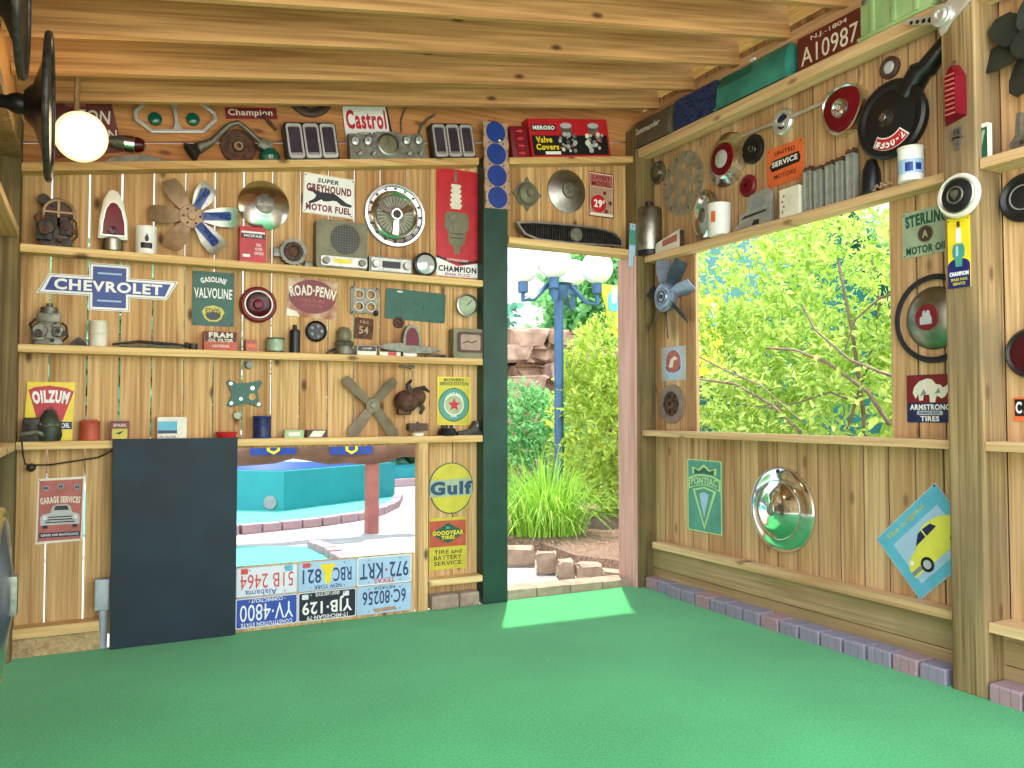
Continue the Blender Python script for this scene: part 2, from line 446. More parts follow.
# ------------------------------------------------------------------ planks that could be lifted off
def plank(x0, x1, y0, y1, z0, z1, m, label, name='wooden_shelf', bev=.003, cat='shelf'):
    b = MB(m); b.box(x0, x1, y0, y1, z0, z1, bev=bev)
    return tag(b.build(name, smooth=0), label, cat)
SH2, SH3, SH4 = 1.913, 1.446, .993
plank(XLS, 2.058, YS, YB-.001, SH2-.038, SH2, W_SHELF_X, 'long pine shelf carrying the six-blade fan and the green table radio')
plank(XLS, 2.058, YS, YB-.001, SH3-.038, SH3, W_SHELF_X, 'long pine shelf under the bow-tie sign and the winged red lamp')
plank(XLS, 2.058, YS, YB-.001, SH4-.038, SH4, W_SHELF_X, 'long pine shelf just above the navy board, holding the blue tin')
def slope_plank(x0, x1, label):
    b = MB(W_SHELF_X)
    b.prism([(x0, zs(x0)-.04), (x1, zs(x1)-.04), (x1, zs(x1)), (x0, zs(x0))], YS, YB-.003)
    return tag(b.build('wooden_shelf', smooth=0), label, 'shelf')
slope_plank(XLS, 2.03, 'sloping pine shelf under the joists carrying three-bar tail lamps')
slope_plank(2.235, 3.148, 'sloping pine shelf over the doorway carrying the red carton')
plank(2.225, 3.148, 4.385, YB-.001, 2.15, 2.19, W_SHELF_X, 'pine ledge over the doorway that the oval grille rests on')
plank(1.719, 2.058, YS, YB-.001, .135, .173, W_SHELF_X, 'short pine rail below the square yellow tyre sign')
plank(XLS, .045, YS, YB-.001, .09, .137, W_SHELF_X, 'short pine rail near the floor below the pink car sign')
plank(3.185, XR-.001, 2.202, 4.368, .975, 1.013, W_SHELF_Y, 'pine sill shelf under the open window onto the bush')
plank(XS, XR-.001, 2.202, 4.368, 2.108, 2.15, W_SHELF_Y, 'pine shelf over the open window, holding the grey slats')
plank(XS, XR-.001, 2.202, 4.30, .26, .299, W_SHELF_Y, 'low pine rail above the paver kerb, below the domed hubcap')
plank(3.165, XR-.041, .95, 4.368, 2.798, 2.858, W_SHELF_Y, 'upper pine beam holding valve covers and the maroon number plate')
plank(3.165, XR-.001, .95, 2.053, 2.108, 2.15, W_SHELF_Y, 'pine shelf beyond the tall post with the small green carton on it')
plank(3.165, XR-.001, .95, 2.053, .975, 1.013, W_SHELF_Y, 'pine shelf beyond the tall post under the small framed sign')
plank(3.165, XR-.001, .95, 2.053, .26, .299, W_SHELF_Y, 'low pine rail beyond the tall post')
plank(XL+.001, XLS, 1.2, 4.348, 1.93, 1.968, W_SHELF_Y, 'pine shelf along the near-edge-on side wall at eye line of the lit bulb')
plank(XL+.001, XLS, 1.2, 4.348, .955, .993, W_SHELF_Y, 'pine shelf along the side wall above the big chrome wheel cover')
plank(XL+.001, XLS+.004, 1.2, 4.348, 2.295, 2.345, W_POST, 'pine wall plate along the top of the side wall', 'wall_plate', cat='beam')

# navy board beside the opening
b = MB(NAVYBOARD); b.box(.09, .664, 4.372, 4.392, .002, 1.0, bev=.002)
tag(b.build('painted_board', smooth=0), 'tall navy painted board standing on the turf beside the low opening', 'board')
b = MB(W_BACK); b.box(.667, 1.638, 4.412, 4.43, .002, .335)
tag(b.build('backing_board', smooth=0), 'low wooden board under the six licence plates', 'board')

# paver kerb along the right-hand wall: every paver is a thing of its own
def paver(i, x, y, w, d, h, m, label, group, rz=0.):
    b = MB(m)
    n = 3; s = w/n
    prof = [(-d/2, 0), (-d/2+.004, h-.006), (-d/2+.012, h), (d/2, h), (d/2, 0)]
    q = .005; out = [(d/2, -w/2), (d/2, w/2), (-d/2+q, w/2), (-d/2, w/2-q)]      # rounded corners and two score lines down the face
    for k in (1, 0): c_ = -w/2+(k+1)*s; out += [(-d/2, c_+.003), (-d/2+.005, c_+.0015), (-d/2+.005, c_-.0015), (-d/2, c_-.003)]
    out += [(-d/2, -w/2+q), (-d/2+q, -w/2)]
    top = [(x*.94+.003, y*.94) for x, y in out]; n = len(out)
    b.raw([(x, y, 0) for x, y in out]+[(x, y, h-.008) for x, y in out]+[(x, y, h) for x, y in top], [tuple(range(n)), tuple(range(2*n, 3*n))]+[(r*n+i, r*n+(i+1) % n, (r+1)*n+(i+1) % n, (r+1)*n+i) for r in (0, 1) for i in range(n)])
    o = b.build('paver_brick', smooth=0); o.location = (x, y, 0); o.rotation_euler = (0, 0, rz)
    return tag(o, label, 'brick', group)
rg = random.Random(5)
for i in range(16):
    y = 4.295-i*.1335; x = 3.155+.03*(i < 2)+ .012*max(0, (6-i))/6
    paver(i, x+.055, y, .121, .115, .066+rg.uniform(-.003, .003), rg.choice([BLUEBRICK, REDBRICK]), 'grey paver standing in the kerb along the wall between corner post and tall post', 'kerb pavers between the posts', rg.uniform(-.012, .012))
for i in range(5):
    paver(i, 3.20, 1.98-i*.1335, .127, .115, .068, rg.choice([BLUEBRICK, REDBRICK]), 'grey paver in the kerb beyond the tall post', 'kerb pavers beyond the tall post')
# threshold stones and the two under the tyre sign
for i, (x0, x1, h) in enumerate(((2.235, 2.44, .058), (2.445, 2.68, .054), (2.685, 2.92, .05), (2.925, 3.14, .046))):
    b = MB(STONE); b.box(x0, x1, 4.435, 4.60, -.03, h, bev=.012)
    tag(b.build('threshold_stone', smooth=0), ['end threshold stone in the doorway against the green post', 'threshold stone in the doorway second from the green post', 'threshold stone in the doorway second from the corner post', 'end threshold stone in the doorway against the corner post'][i], 'stone')
for i, (x0, x1) in enumerate(((1.735, 1.905), (1.91, 2.035))):
    b = MB(STONE); b.box(x0, x1, 4.39, 4.48, 0, .083, bev=.014)
    tag(b.build('paver_brick', smooth=0), ['wide tan paver on the turf below the pine rail beside the opening', 'small tan paver on the turf touching the green post'][i], 'brick')

# ================================================================== outdoors
gr = MB(GRAVEL); gr.box(-30, 60, 4.46, 70, -.3, -.03)
gr.box(3.36, 60, -10, 4.46, -.3, -.03)
structure(gr.build('ground', smooth=0))

def leaf_mat(name, c1, c2, tr=.45):
    m, nt, b = new_mat(name); L = nt.links.new
    ge = N(nt, 'ShaderNodeNewGeometry'); r = ramp(nt, [(0, rgb(c2)), (.5, rgb(c1)), (1, shade(rgb(c1), 1.25))])
    L(ge.outputs['Random Per Island'], r.inputs[0]); L(r.outputs[0], b.inputs['Base Color'])
    b.inputs['Roughness'].default_value = .5; b.inputs['Specular IOR Level'].default_value = .3
    t = N(nt, 'ShaderNodeBsdfTranslucent'); L(r.outputs[0], t.inputs[0])
    mx = N(nt, 'ShaderNodeMixShader'); mx.inputs[0].default_value = tr
    L(b.outputs[0], mx.inputs[1]); L(t.outputs[0], mx.inputs[2])
    out = [n for n in nt.nodes if n.type == 'OUTPUT_MATERIAL'][0]; L(mx.outputs[0], out.inputs[0])
    return m
LEAF_LIME = leaf_mat('lime_leaf', '#cfe07c', '#8db548')
LEAF_YEL = leaf_mat('yellow_green_leaf', '#cfdc6a', '#96b74a')
LEAF_MID = leaf_mat('mid_green_leaf', '#8cc47a', '#559055')
LEAF_DEEP = leaf_mat('deep_green_leaf', '#78b596', '#467f68')
BLADE = leaf_mat('grass_blade', '#a6cf4e', '#5f9a35', .3)
BARK = paint('pale_bark', '#a08672', .8, 0, .2, 20, .3)

def leaf(mb, p, d, up, L, W, V, F):
    d = d.normalized(); s = d.cross(up)
    if s.length < 1e-3: s = d.orthogonal()
    s.normalize(); n = s.cross(d)
    k = len(V); bend = n*(-L*.12)
    V += [p, p+d*L*.35+s*W+n*W*.3, p+d*L*.75+s*W*.75+bend*.6+n*W*.2, p+d*L+bend, p+d*L*.75-s*W*.75+bend*.6+n*W*.2, p+d*L*.35-s*W+n*W*.3]
    F += [(k, k+1, k+2, k+3), (k, k+3, k+4, k+5)]
def foliage(m, blobs, L, W, rg):
    """sprigs of leaves spread through ellipsoids: (centre, radii, sprigs)"""
    mb = MB(m); V = []; F = []
    for c, r, n in blobs:
        for _ in range(n):
            while True:
                q = Vector((rg.uniform(-1, 1), rg.uniform(-1, 1), rg.uniform(-1, 1)))
                if .1 < q.length < 1: break
            q *= q.length**-.45 if q.length > 0 else 1
            p = Vector(c)+Vector((q.x*r[0], q.y*r[1], q.z*r[2]))
            ax = (q+Vector((rg.uniform(-.8, .8), rg.uniform(-.8, .8), rg.uniform(-.2, .9)))).normalized()
            for k in range(rg.randint(4, 6)):
                a = rg.uniform(0, 6.28); sd = ax.orthogonal().normalized(); sd.rotate(Matrix.Rotation(a, 3, ax))
                l = L*rg.uniform(.6, 1.25)
                leaf(mb, p+ax*L*.35*k, ax*.75+sd*.8, ax+Vector((0, 0, .5)), l, l*W, V, F)
    mb.raw(V, F); return mb
def plant(name, label, cat, base, m, blobs, L, W, trunk, seed, group=None):
    t = thing(name, label, cat, base, group=group)
    foliage(m, blobs, L, W, random.Random(seed)).build('foliage', t, smooth=0)
    if trunk:
        for pts, r in trunk: MB(BARK).tube(pts, r).build('branch', t)
    return t

# the large bush outside the right-hand opening
def bx(u, v, X): p = on_x(u, v, X); return (p.x, p.y, p.z)
bb0 = (5.3, 4.2, -.03)
rel = lambda p: (p[0]-bb0[0], p[1]-bb0[1], p[2]-bb0[2])
brs = []
for X, pts, r in ((4.5, [(815, 470), (800, 432), (772, 405), (735, 384), (699, 379)], .022),
                  (4.6, [(890, 425), (868, 392), (828, 363), (795, 350), (766, 348)], .022),
                  (4.55, [(905, 380), (880, 372), (850, 360), (815, 330), (802, 305)], .016),
                  (4.4, [(700, 357), (725, 370), (760, 385), (800, 420)], .012),
                  (4.7, [(905, 290), (880, 298), (855, 320), (845, 350)], .014),
                  (4.6, [(850, 400), (830, 392), (800, 402), (770, 408), (738, 404)], .012),
                  (4.9, [(868, 470), (862, 400), (852, 330), (838, 260)], .024),
                  (5.1, [(830, 480), (850, 420), (872, 350), (880, 300), (872, 260)], .02)):
    P = [rel(bx(u, v, X)) for u, v in pts]
    brs.append((P, [r*.72*(1-.55*i/len(P)) for i in range(len(P))]))
brs.append(([(0, 0, 0), (-.2, -.1, .3), rel(bx(815, 470, 4.5))], .035))
brs.append(([(0, 0, 0), (.1, -.5, .4), rel(bx(868, 470, 4.9))], .035))
plant('leafy_bush', 'big lime green bush with bare branches filling the open side window', 'bush', bb0, LEAF_LIME,
      [((-.1, .35, 1.1), (.75, 1.35, .8), 1250), ((.15, -.9, 1.4), (.75, .95, .85), 900), ((.35, .5, 2.05), (.8, 1.5, .85), 1450), ((.5, -1.1, 2.2), (.75, .8, .8), 700), ((.7, .2, 2.85), (.85, 1.6, .65), 700), ((.35, 1.75, 2.5), (.7, .8, .75), 550), ((.3, 1.6, 1.5), (.6, .6, .7), 400), ((.1, 1.35, .75), (.5, .5, .55), 400), ((-.2, .6, .5), (.55, .9, .5), 400)], .075, .2, brs, 11)
plant('shrub', 'darker green shrub behind the lime bush outside the side window', 'bush', (9.1, 4.4, -.03), LEAF_MID,
      [((0, 0, 1.2), (1.0, 2.4, 1.3), 900), ((.2, -.8, 2.6), (1., 1.7, 1.2), 700)], .12, .25, [([(0, 0, 0), (0, 0, 1.5)], .05)], 12)

# the garden seen through the doorway
plant('leafy_bush', 'yellow-green bush beside the doorway in front of the blue lamp post', 'bush', (4.75, 7.05, -.03), LEAF_YEL,
      [((0, 0, .95), (.6, .6, .75), 1300), ((.02, .05, 1.6), (.45, .45, .5), 700), ((.3, -.1, .7), (.5, .5, .6), 600)], .07, .2, [([(0, 0, 0), (0, 0, .9), (-.1, 0, 1.6)], .02)], 13)
plant('shrub', 'mid green shrub low behind the grass in the doorway view', 'bush', (5.0, 8.9, -.03), LEAF_MID,
      [((0, 0, .6), (.8, .5, .75), 800), ((-.3, .2, 1.0), (.5, .4, .45), 300)], .09, .22, [([(0, 0, 0), (0, 0, .6)], .02)], 14)
t = thing('grass_clump', 'clump of long arching grass beside the stone edging', 'grass', (3.5, 6.2, -.03))
mb = MB(BLADE); rg = random.Random(4); V = []; F = []
for i in range(760):
    a = rg.uniform(0, 6.283); r0 = rg.uniform(0, .36); h = rg.uniform(.6, 1.12); out = rg.uniform(.12, .78); w = rg.uniform(.005, .010)
    p0 = Vector((r0*cos(a), r0*sin(a)*.8, 0)); dr = Vector((cos(a+rg.uniform(-.5, .5)), sin(a+rg.uniform(-.5, .5)), 0)); sd = Vector((-dr.y, dr.x, 0))
    k = len(V)
    for q in range(6):
        s = q/5; c = p0+dr*out*s*s+Vector((0, 0, h*(s-.38*s**3*(out/.4)))); ww = w*(1-s*.9)
        V += [c+sd*ww, c-sd*ww]
    F += [(k+2*q, k+2*q+1, k+2*q+3, k+2*q+2) for q in range(5)]
mb.raw(V, F); mb.build('blades', t, smooth=0)

# mulch bed with its stones
mm = MB(MULCH); pts = [on_z(u, v, 0) for u, v in ((500, 552), (540, 556), (575, 570), (624, 577), (690, 590))]
ring = [(p.x, p.y) for p in pts]+[(5.8, 5.2), (9, 9), (3.6, 9.5)]
k = len(ring)
mm.raw([(x, y, -.03) for x, y in ring]+[(x+.05, y+.08, .09) for x, y in ring], [tuple(range(k, 2*k))]+[(i, (i+1) % k, k+(i+1) % k, k+i) for i in range(k)])
structure(mm.build('mulch_bed', smooth=0))
rg = random.Random(9)
for i, (u0, u1, v0, v1, lab) in enumerate(((503, 536, 546, 568, 'long pale edging stone below the grass clump by the green post'), (535, 558, 551, 576, 'upright squarish edging stone below the tips of the grass'), (557, 577, 561, 581, 'edging stone at the bend of the mulch bed edge'), (576, 603, 564, 583, 'edging stone of the mulch bed before the last one'), (602, 624, 571, 582, 'last small edging stone of the mulch bed beside the corner post'))):
    p = on_z(u0, v1-1, -.03); q = on_z(u1, v1-1, -.03); c = (p+q)/2; w = (q-p).length*.9
    h = (v1-v0)/FOC*FW.dot(c)*.86
    mb = MB(STONE); mb.box(-w/2, w/2, 0, .15, 0, h, bev=.025)
    for v in mb.bm.verts: v.co += Vector((rg.uniform(-1, 1), rg.uniform(-1, 1), rg.uniform(-1, 1)))*.012
    o = mb.build('edging_stone', smooth=0); o.location = c; o.rotation_euler = (0, 0, atan2(q.y-p.y, q.x-p.x))
    tag(o, lab, 'stone')

# lamp post with four globes
LPB = paint('lamp_post_blue', '#47688f', .4, .1, .1, 12)
GLOBE = paint('white_globe_glass', '#fbfaf6', .25, 0, .02, 3)
lp = on_y(559, 400, 7.1); base = Vector((lp.x, 7.1, -.03))
t = thing('street_lamp', 'blue lamp post with white globes seen through the doorway', 'lamp post', base)
def lz(v): return on_y(559, v, 7.1).z+.03
S = FW.dot(base)/FOC
b = MB(LPB); b.cyl(.047, 0, lz(288), axis='z'); b.cyl(.1, 0, .35, axis='z'); b.cyl(.062, lz(385), lz(390)+.05, axis='z'); b.build('pole', t)
b = MB(LPB); b.lathe([(.0, lz(300)), (.06, lz(300)), (.1, lz(292)), (.1, lz(286)), (.14, lz(284)), (0, lz(282))], axis='z'); b.build('hub', t)
for i, (u, v, r, dy) in enumerate(((523, 267, 15.5, 0), (554, 261, 17, -.12), (573, 273, 14.5, .45), (597, 268, 16.5, -.05))):
    p = on_y(u, v, 7.1+dy)-base; R = r*S
    a = MB(LPB); q = p-Vector((0, 0, R*1.25)); d = Vector((q.x, q.y, 0))
    z0 = lz(291)
    a.tube([(0, 0, z0), tuple(d*.3+Vector((0, 0, z0+.06))), tuple(d*.7+Vector((0, 0, z0-.1))), tuple(d+Vector((0, 0, z0-.12))), tuple(d+Vector((0, 0, q.z+.02)))], .025)
    a.cyl(.05, q.z-.06, q.z+.05, LPB, (d.x, d.y, 0), 'z'); a.build('arm', t)
    g = MB(GLOBE); g.ball(R, c=tuple(p), n=28, k=16); g.build('globe', t, smooth=3)

# layered rock face behind the shrubs
t = thing('rock_outcrop', 'brown layered rock face behind the lamp post', 'rock', (6.9, 11.6, -.03)); rg = random.Random(2)
mb = MB(ROCK)
for i in range(9):
    z = i*.28; w = 1.5-.05*i+rg.uniform(-.15, .15)
    x = -w
    while x < w*.75:
        l = rg.uniform(.3, .9); mb.box(x, min(x+l, w), -.35+rg.uniform(-.25, .25)+.06*i, 1.2, z+rg.uniform(-.06, .02), z+rg.uniform(.25, .33), bev=.05); x += l+.01
for v in mb.bm.verts: v.co += Vector((rg.uniform(-1, 1), rg.uniform(-1, 1), rg.uniform(-.5, .5)))*.09
mb.build('rock_face', t, smooth=0)
# far trees
for i, (x, y, r, h, m, lab) in enumerate(((5.4, 15.6, 2.2, 4.6, LEAF_DEEP, 'dark green tree above the rock face'), (11.1, 15.6, 2.3, 5.4, LEAF_MID, 'green tree far behind the lamp globes'), (.6, 18.5, 2.1, 4.5, LEAF_DEEP, 'dark tree far beyond the turquoise planter'), (17.6, 12.6, 2.5, 6.0, LEAF_DEEP, 'dark tree far behind the yellow board'), (14.2, 6.4, 2.6, 6.5, LEAF_MID, 'tall tree far behind the lime bush'), (-5.4, 18.5, 2.2, 5, LEAF_MID, 'green tree far behind the fence boards'))):
    plant('tree', lab, 'tree', (x, y, -.03), m, [((0, 0, h*.5), (r, r, h*.5), 1100), ((.5, -.4, h*.25), (r*.8, r*.8, h*.26), 600), ((-.3, -.5, h*.62), (r*.8, r*.7, h*.33), 700)], .24, .3, [([(0, 0, 0), (.05, 0, h*.6)], .12)], 30+i)

# yellow board with blue shapes, teal play house
YB2 = on_y(660, 330, 8.6)
t = thing('yellow_board', 'yellow signboard with blue cut-out shapes behind the corner post', 'sign', (0, 8.6, 0))
pts = [(600, 284), (622, 286), (660, 292), (722, 296), (724, 372), (690, 378), (640, 372), (612, 330), (607, 305)]
b = MB(YELLOW); b.prism([(on_y(u, v, 8.6).x, on_y(u, v, 8.6).z) for u, v in pts], 0, .04); b.build('panel', t, smooth=0)
for u, v, w, h in ((613, 302, .16, .24), (712, 318, .14, .24)):
    p = on_y(u, v, 8.6); b = MB(SKYBLUE); b.prism([(p.x+x, p.z+z) for x, z in rect(w, h, .06)], -.02, 0); b.build('emblem', t, smooth=0)
    b = MB(WHITE); b.prism([(p.x+x, p.z+z+.09) for x, z in rect(.07, .22, .03)], -.03, -.02); b.build('emblem', t, smooth=0)
b = MB(W_POST); b.box(YB2.x-.05, YB2.x+.05, .05, .13, -.03, YB2.z); b.build('post', t, smooth=0)
TEALROOF = paint('teal_roof_paint', '#256a60', .6, 0, .1, 4)
t = thing('play_house', 'teal roofed small house behind the yellow board', 'house', (10.1, 9.9, -.03))
b = MB(TEALROOF); b.box(-1.2, 1.5, -.8, 1.2, 0, 2.7); b.build('wall', t, smooth=0)
b = MB(TEALROOF); b.prism([(-1.7, 2.5), (.15, 4.6), (2.0, 2.5), (2.0, 2.4), (.15, 4.48), (-1.7, 2.4)], -1.1, 1.5); b.prism([(-1.15, 2.7), (.15, 4.4), (1.45, 2.7)], -.78, -.7); b.build('roof', t, smooth=0)

# low view through the opening: turquoise planter on a mint turf island
t = thing('turquoise_planter', 'turquoise painted low block on the mini golf island', 'planter', (1.97, 9.6, -.03))
c = Vector((1.97, 9.6, 0)); d1 = Vector((.86, .51, 0)); d2 = Vector((-.80, .60, 0))
def quadbox(mb, w1, w2, z0, z1):
    P = [Vector(), d1*w1, d1*w1+d2*w2, d2*w2]
    mb.raw([tuple(p+Vector((0, 0, z))) for z in (z0, z1) for p in P], [(3, 2, 1, 0), (4, 5, 6, 7)]+[(i, (i+1) % 4, 4+(i+1) % 4, 4+i) for i in range(4)])
b = MB(TURQ); quadbox(b, 1.95, 2.2, 0, .48); b.build('wall', t, smooth=0)
b = MB(BLUE)
P = [d1*.1+d2*.1, d1*1.8+d2*.1, d1*1.8+d2*2.0, d1*.1+d2*2.0]
b.raw([(p.x, p.y, .485) for p in P], [(0, 1, 2, 3)]); b.build('water', t, smooth=0)
mb = MB(STEEL); mx = Matrix.Translation(d2*.16+Vector((0, 0, .12)))@Matrix.Rotation(atan2(-d2.x, d2.y)+pi/2, 4, 'Z')
mb.cyl(.08, -.02, .02, GREYP, axis='y', mx=mx); mb.cyl(.06, .02, .024, DARKMETAL, axis='y', mx=mx); mb.build('drain_pipe', t)
isl = MB(MINTPAINT); pts = [on_z(u, v, 0) for u, v in ((200, 531), (240, 528), (280, 525), (320, 521), (355, 516), (380, 510), (395, 503), (398, 496))]
ringp = [(p.x, p.y) for p in pts]+[(4.2, 13.5), (-1.5, 13.5), (-1.5, 9)]
k = len(ringp); isl.raw([(x, y, -.03) for x, y in ringp]+[(x, y, .0) for x, y in ringp], [tuple(range(k, 2*k))]+[(i, (i+1) % k, k+(i+1) % k, k+i) for i in range(k)])
structure(isl.build('golf_island', smooth=0))
def edging(px, z, lab, grp):
    P = [on_z(u, v, z) for u, v in px]; rg = random.Random(1)
    for a, b in zip(P, P[1:]):
        n = max(1, round((b-a).length/.2)); d = (b-a)/n
        for i in range(n):
            c = a+d*(i+.5); mb = MB(REDBRICK); L = d.length
            mb.box(-L/2+.01, L/2-.01, -.055, .055, -.03, .055+rg.uniform(-.006, .006), bev=.008)
            o = mb.build('edging_brick', smooth=0); o.location = (c.x, c.y, 0); o.rotation_euler = (0, 0, atan2(d.y, d.x))
            tag(o, lab, 'brick', grp)
edging(((200, 533), (240, 531), (280, 527), (320, 523), (355, 518), (380, 512), (395, 505), (399, 497)), 0, 'reddish edging brick curving round the turquoise planter', 'edging bricks round the planter')
mp = MB(MINTPAINT); pts = [on_z(u, v, 0) for u, v in ((150, 546), (313, 546), (345, 563), (352, 580), (150, 590))]
k = len(pts); mp.raw([(p.x, p.y, -.03) for p in pts]+[(p.x, p.y, -.002) for p in pts], [tuple(range(k, 2*k))]+[(i, (i+1) % k, k+(i+1) % k, k+i) for i in range(k)])
structure(mp.build('golf_strip', smooth=0))
edging(((313, 546), (330, 554), (348, 565)), 0, 'reddish brick at the edge of the mint golf strip', 'bricks along the golf strip')
p = on_z(371.5, 533, -.03)
t = thing('awning_frame', 'red-brown post carrying a rolled brown canvas with blue flags outside the opening', 'awning', p)
b = MB(POSTRED); b.box(-.055, .055, -.055, .055, 0, .72); b.build('post', t, smooth=0)
b = MB(CANVAS)
P = []
for i in range(22):
    x = -3.2+i*.174; P.append((x, -.02+.02*sin(i*1.7), .80+.03*cos(i*.9)))
b.tube(P, [.115+.018*sin(i*2.1) for i in range(22)], n=12); b.build('canvas_roll', t)
for u in (273, 351):
    q = on_y(u, 448, p.y-.14)-p; b = MB(BLUE); b.box(q.x-.2, q.x+.2, -.16, -.15, q.z-.06, q.z+.3); f = b.build('flag', t, smooth=0)
    b = MB(YELLOW); b.tube([(q.x-.05, -.165, q.z+.1), (q.x-.045, -.165, q.z-.02), (q.x+.0, -.165, q.z-.045), (q.x+.045, -.165, q.z-.02), (q.x+.05, -.165, q.z+.1)], .014); b.build('emblem', f)
t = thing('turquoise_planter', 'far turquoise low wall with brick base beside the post', 'planter', (4.0, 12.3, -.03))
b = MB(TURQ); b.box(-.9, 1.0, 0, .8, 0, .28); b.build('wall', t, smooth=0)
b = MB(REDBRICK); b.box(-1, 1.05, -.14, 0, 0, .12, bev=.01); b.build('kerb', t, smooth=0)

# ================================================================== camera and light
cam = bpy.data.cameras.new('camera'); co = bpy.data.objects.new('camera', cam); COL.objects.link(co)
cam.sensor_width = 36; cam.lens = FOC/1024*36; cam.clip_start = .02; cam.clip_end = 300
co.location = (0, 0, CAM_H)
co.rotation_euler = (pi/2+PITCH, 0, -YAW); SC.camera = co

sun = bpy.data.lights.new('sun', 'SUN'); so = bpy.data.objects.new('sun', sun); COL.objects.link(so)
sun.energy = 7.0; sun.angle = radians(1.2); sun.color = (1, .95, .86)
el = radians(70); tv = Vector((-.49*cos(el), -.87*cos(el), -sin(el)))
so.rotation_euler = tv.to_track_quat('-Z', 'Y').to_euler()

w = bpy.data.worlds.new('world'); SC.world = w; w.use_nodes = True
nt = w.node_tree; nt.nodes.clear(); L = nt.links.new
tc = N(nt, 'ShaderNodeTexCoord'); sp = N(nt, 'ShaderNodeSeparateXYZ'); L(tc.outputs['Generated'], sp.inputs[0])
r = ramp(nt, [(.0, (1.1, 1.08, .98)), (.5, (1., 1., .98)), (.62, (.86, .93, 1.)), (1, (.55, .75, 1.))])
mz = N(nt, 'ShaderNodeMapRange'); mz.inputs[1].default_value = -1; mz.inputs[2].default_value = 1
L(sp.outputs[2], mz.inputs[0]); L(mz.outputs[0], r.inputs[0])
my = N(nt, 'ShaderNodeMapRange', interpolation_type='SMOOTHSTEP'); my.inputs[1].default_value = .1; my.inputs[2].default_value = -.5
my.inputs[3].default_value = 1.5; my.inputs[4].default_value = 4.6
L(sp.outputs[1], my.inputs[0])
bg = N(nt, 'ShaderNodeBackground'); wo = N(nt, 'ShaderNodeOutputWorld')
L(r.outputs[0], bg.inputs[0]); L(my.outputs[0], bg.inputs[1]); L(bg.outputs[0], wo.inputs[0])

SC.view_settings.view_transform = 'Standard'; SC.view_settings.look = 'None'
SC.view_settings.gamma = 1; SC.view_settings.use_curve_mapping = False
SC.view_settings.exposure = 0.25

# ================================================================== collection on the back wall
def bbox_b(u0, v0, u1, v1, Y=YB-.001):
    um, vm = (u0+u1)/2, (v0+v1)/2
    a, b = on_y(u0, vm, Y), on_y(u1, vm, Y); c, d = on_y(um, v1, Y), on_y(um, v0, Y)
    return (a.x+b.x)/2, (c.z+d.z)/2, b.x-a.x, d.z-c.z
def bbox_r(u0, u1, vt, vb, X=XR-.001):
    um = (u0+u1)/2; vm = (vt+vb)/2
    a, b = on_x(u0, vm, X), on_x(u1, vm, X); c, d = on_x(um, vb, X), on_x(um, vt, X)
    return (a.y+b.y)/2, (c.z+d.z)/2, a.y-b.y, d.z-c.z
def hang_b(name, label, cat, box, Y=YB-.001, ry=0, group=None):
    x, z, w, h = bbox_b(*box, Y); return thing(name, label, cat, (x, Y, z), 0, ry, group), w, h
def hang_r(name, label, cat, box, X=XR-.001, ry=0, group=None):
    y, z, w, h = bbox_r(*box, X); return thing(name, label, cat, (X, y, z), -pi/2, ry, group), w, h
def stand_b(name, label, cat, u0, u1, vt, zsh, Y=4.445, group=None):
    x, _, w, _ = bbox_b(u0, vt, u1, vt+30, Y); z = on_y((u0+u1)/2, vt, Y).z
    return thing(name, label, cat, (x, Y, zsh), 0, 0, group), w, z-zsh
SL = -math.atan(.152)
def stand_t(name, label, cat, u0, u1, vt, Y=4.445, group=None):
    x, _, w, _ = bbox_b(u0, vt, u1, vt+30, Y); z = on_y((u0+u1)/2, vt, Y).z
    h = z-zs(x); x += .5*h*.152; return thing(name, label, cat, (x, Y, zs(x)+.0005), 0, SL, group), w, h
def stand_r(name, label, cat, u0, u1, vt, zsh, X=3.255, group=None):
    y, _, w, _ = bbox_r(u0, u1, vt, vt+30, X); z = on_x((u0+u1)/2, vt, X).z
    return thing(name, label, cat, (X, y, zsh), -pi/2, 0, group), w, z-zsh
def plate(t, w, h, m, th=.004, r=0., name='plate', edge=None, y=0.):
    b = MB(m); b.prism(rect(w, h, r), y-th, y)
    if edge:
        o = rect(w, h, max(r, .001)); i = rect(w-.012, h-.012, max(r-.004, .0006)); b.ringprism(o, i, y-th-.001, y-th, edge)
    return b.build(name, t, smooth=0)
def patch(t, pts, m, y, name='print', th=.0008):
    b = MB(m); b.prism(pts, y-th, y); return b.build(name, t, smooth=0)
def screws(t, w, h, y, m=DARKMETAL, r=.004):
    for sx in (-1, 1):
        for sz in (-1, 1):
            b = MB(m); b.ball(r, c=(sx*w, y, sz*h), n=8, k=4); b.build('screw', t)

# ---- sloping top shelf
t, w, h = hang_b('tin_sign', 'dark maroon tin sign lettered ON behind the lit bulb', 'sign', (50, 96, 120, 158), YB-.004, SL)
b = MB(MAROON); b.prism([(-w/2, -h/2), (w/2, -h/2+.03), (w*.42, h/2), (-w/2, h/2)], -.004, 0); b.build('plate', t, smooth=0)
lettering(t, 'TON', w*.13, h*.16, .15, .068, CREAM, -.004, rot=-.05, shear=.15); lettering(t, 'ION', w*.27, -h*.12, .105, .048, CREAM, -.004, rot=-.05)
patch(t, rect(.09, .04, .01, cx=-.03, cz=h*.38), PINKRED, -.004)
t, w, h = hang_b('marker_lamp', 'small bullet shaped chrome marker lamp with dark red tip', 'lamp', (111, 134, 143, 153), YB-.03)
b = MB(PEWTER); b.lathe([(0, -.09), (.022, -.085), (.03, -.05), (.036, -.02)], axis='x'); b.box(-.02, .02, 0, .028, -.02, .02); b.build('body', t)
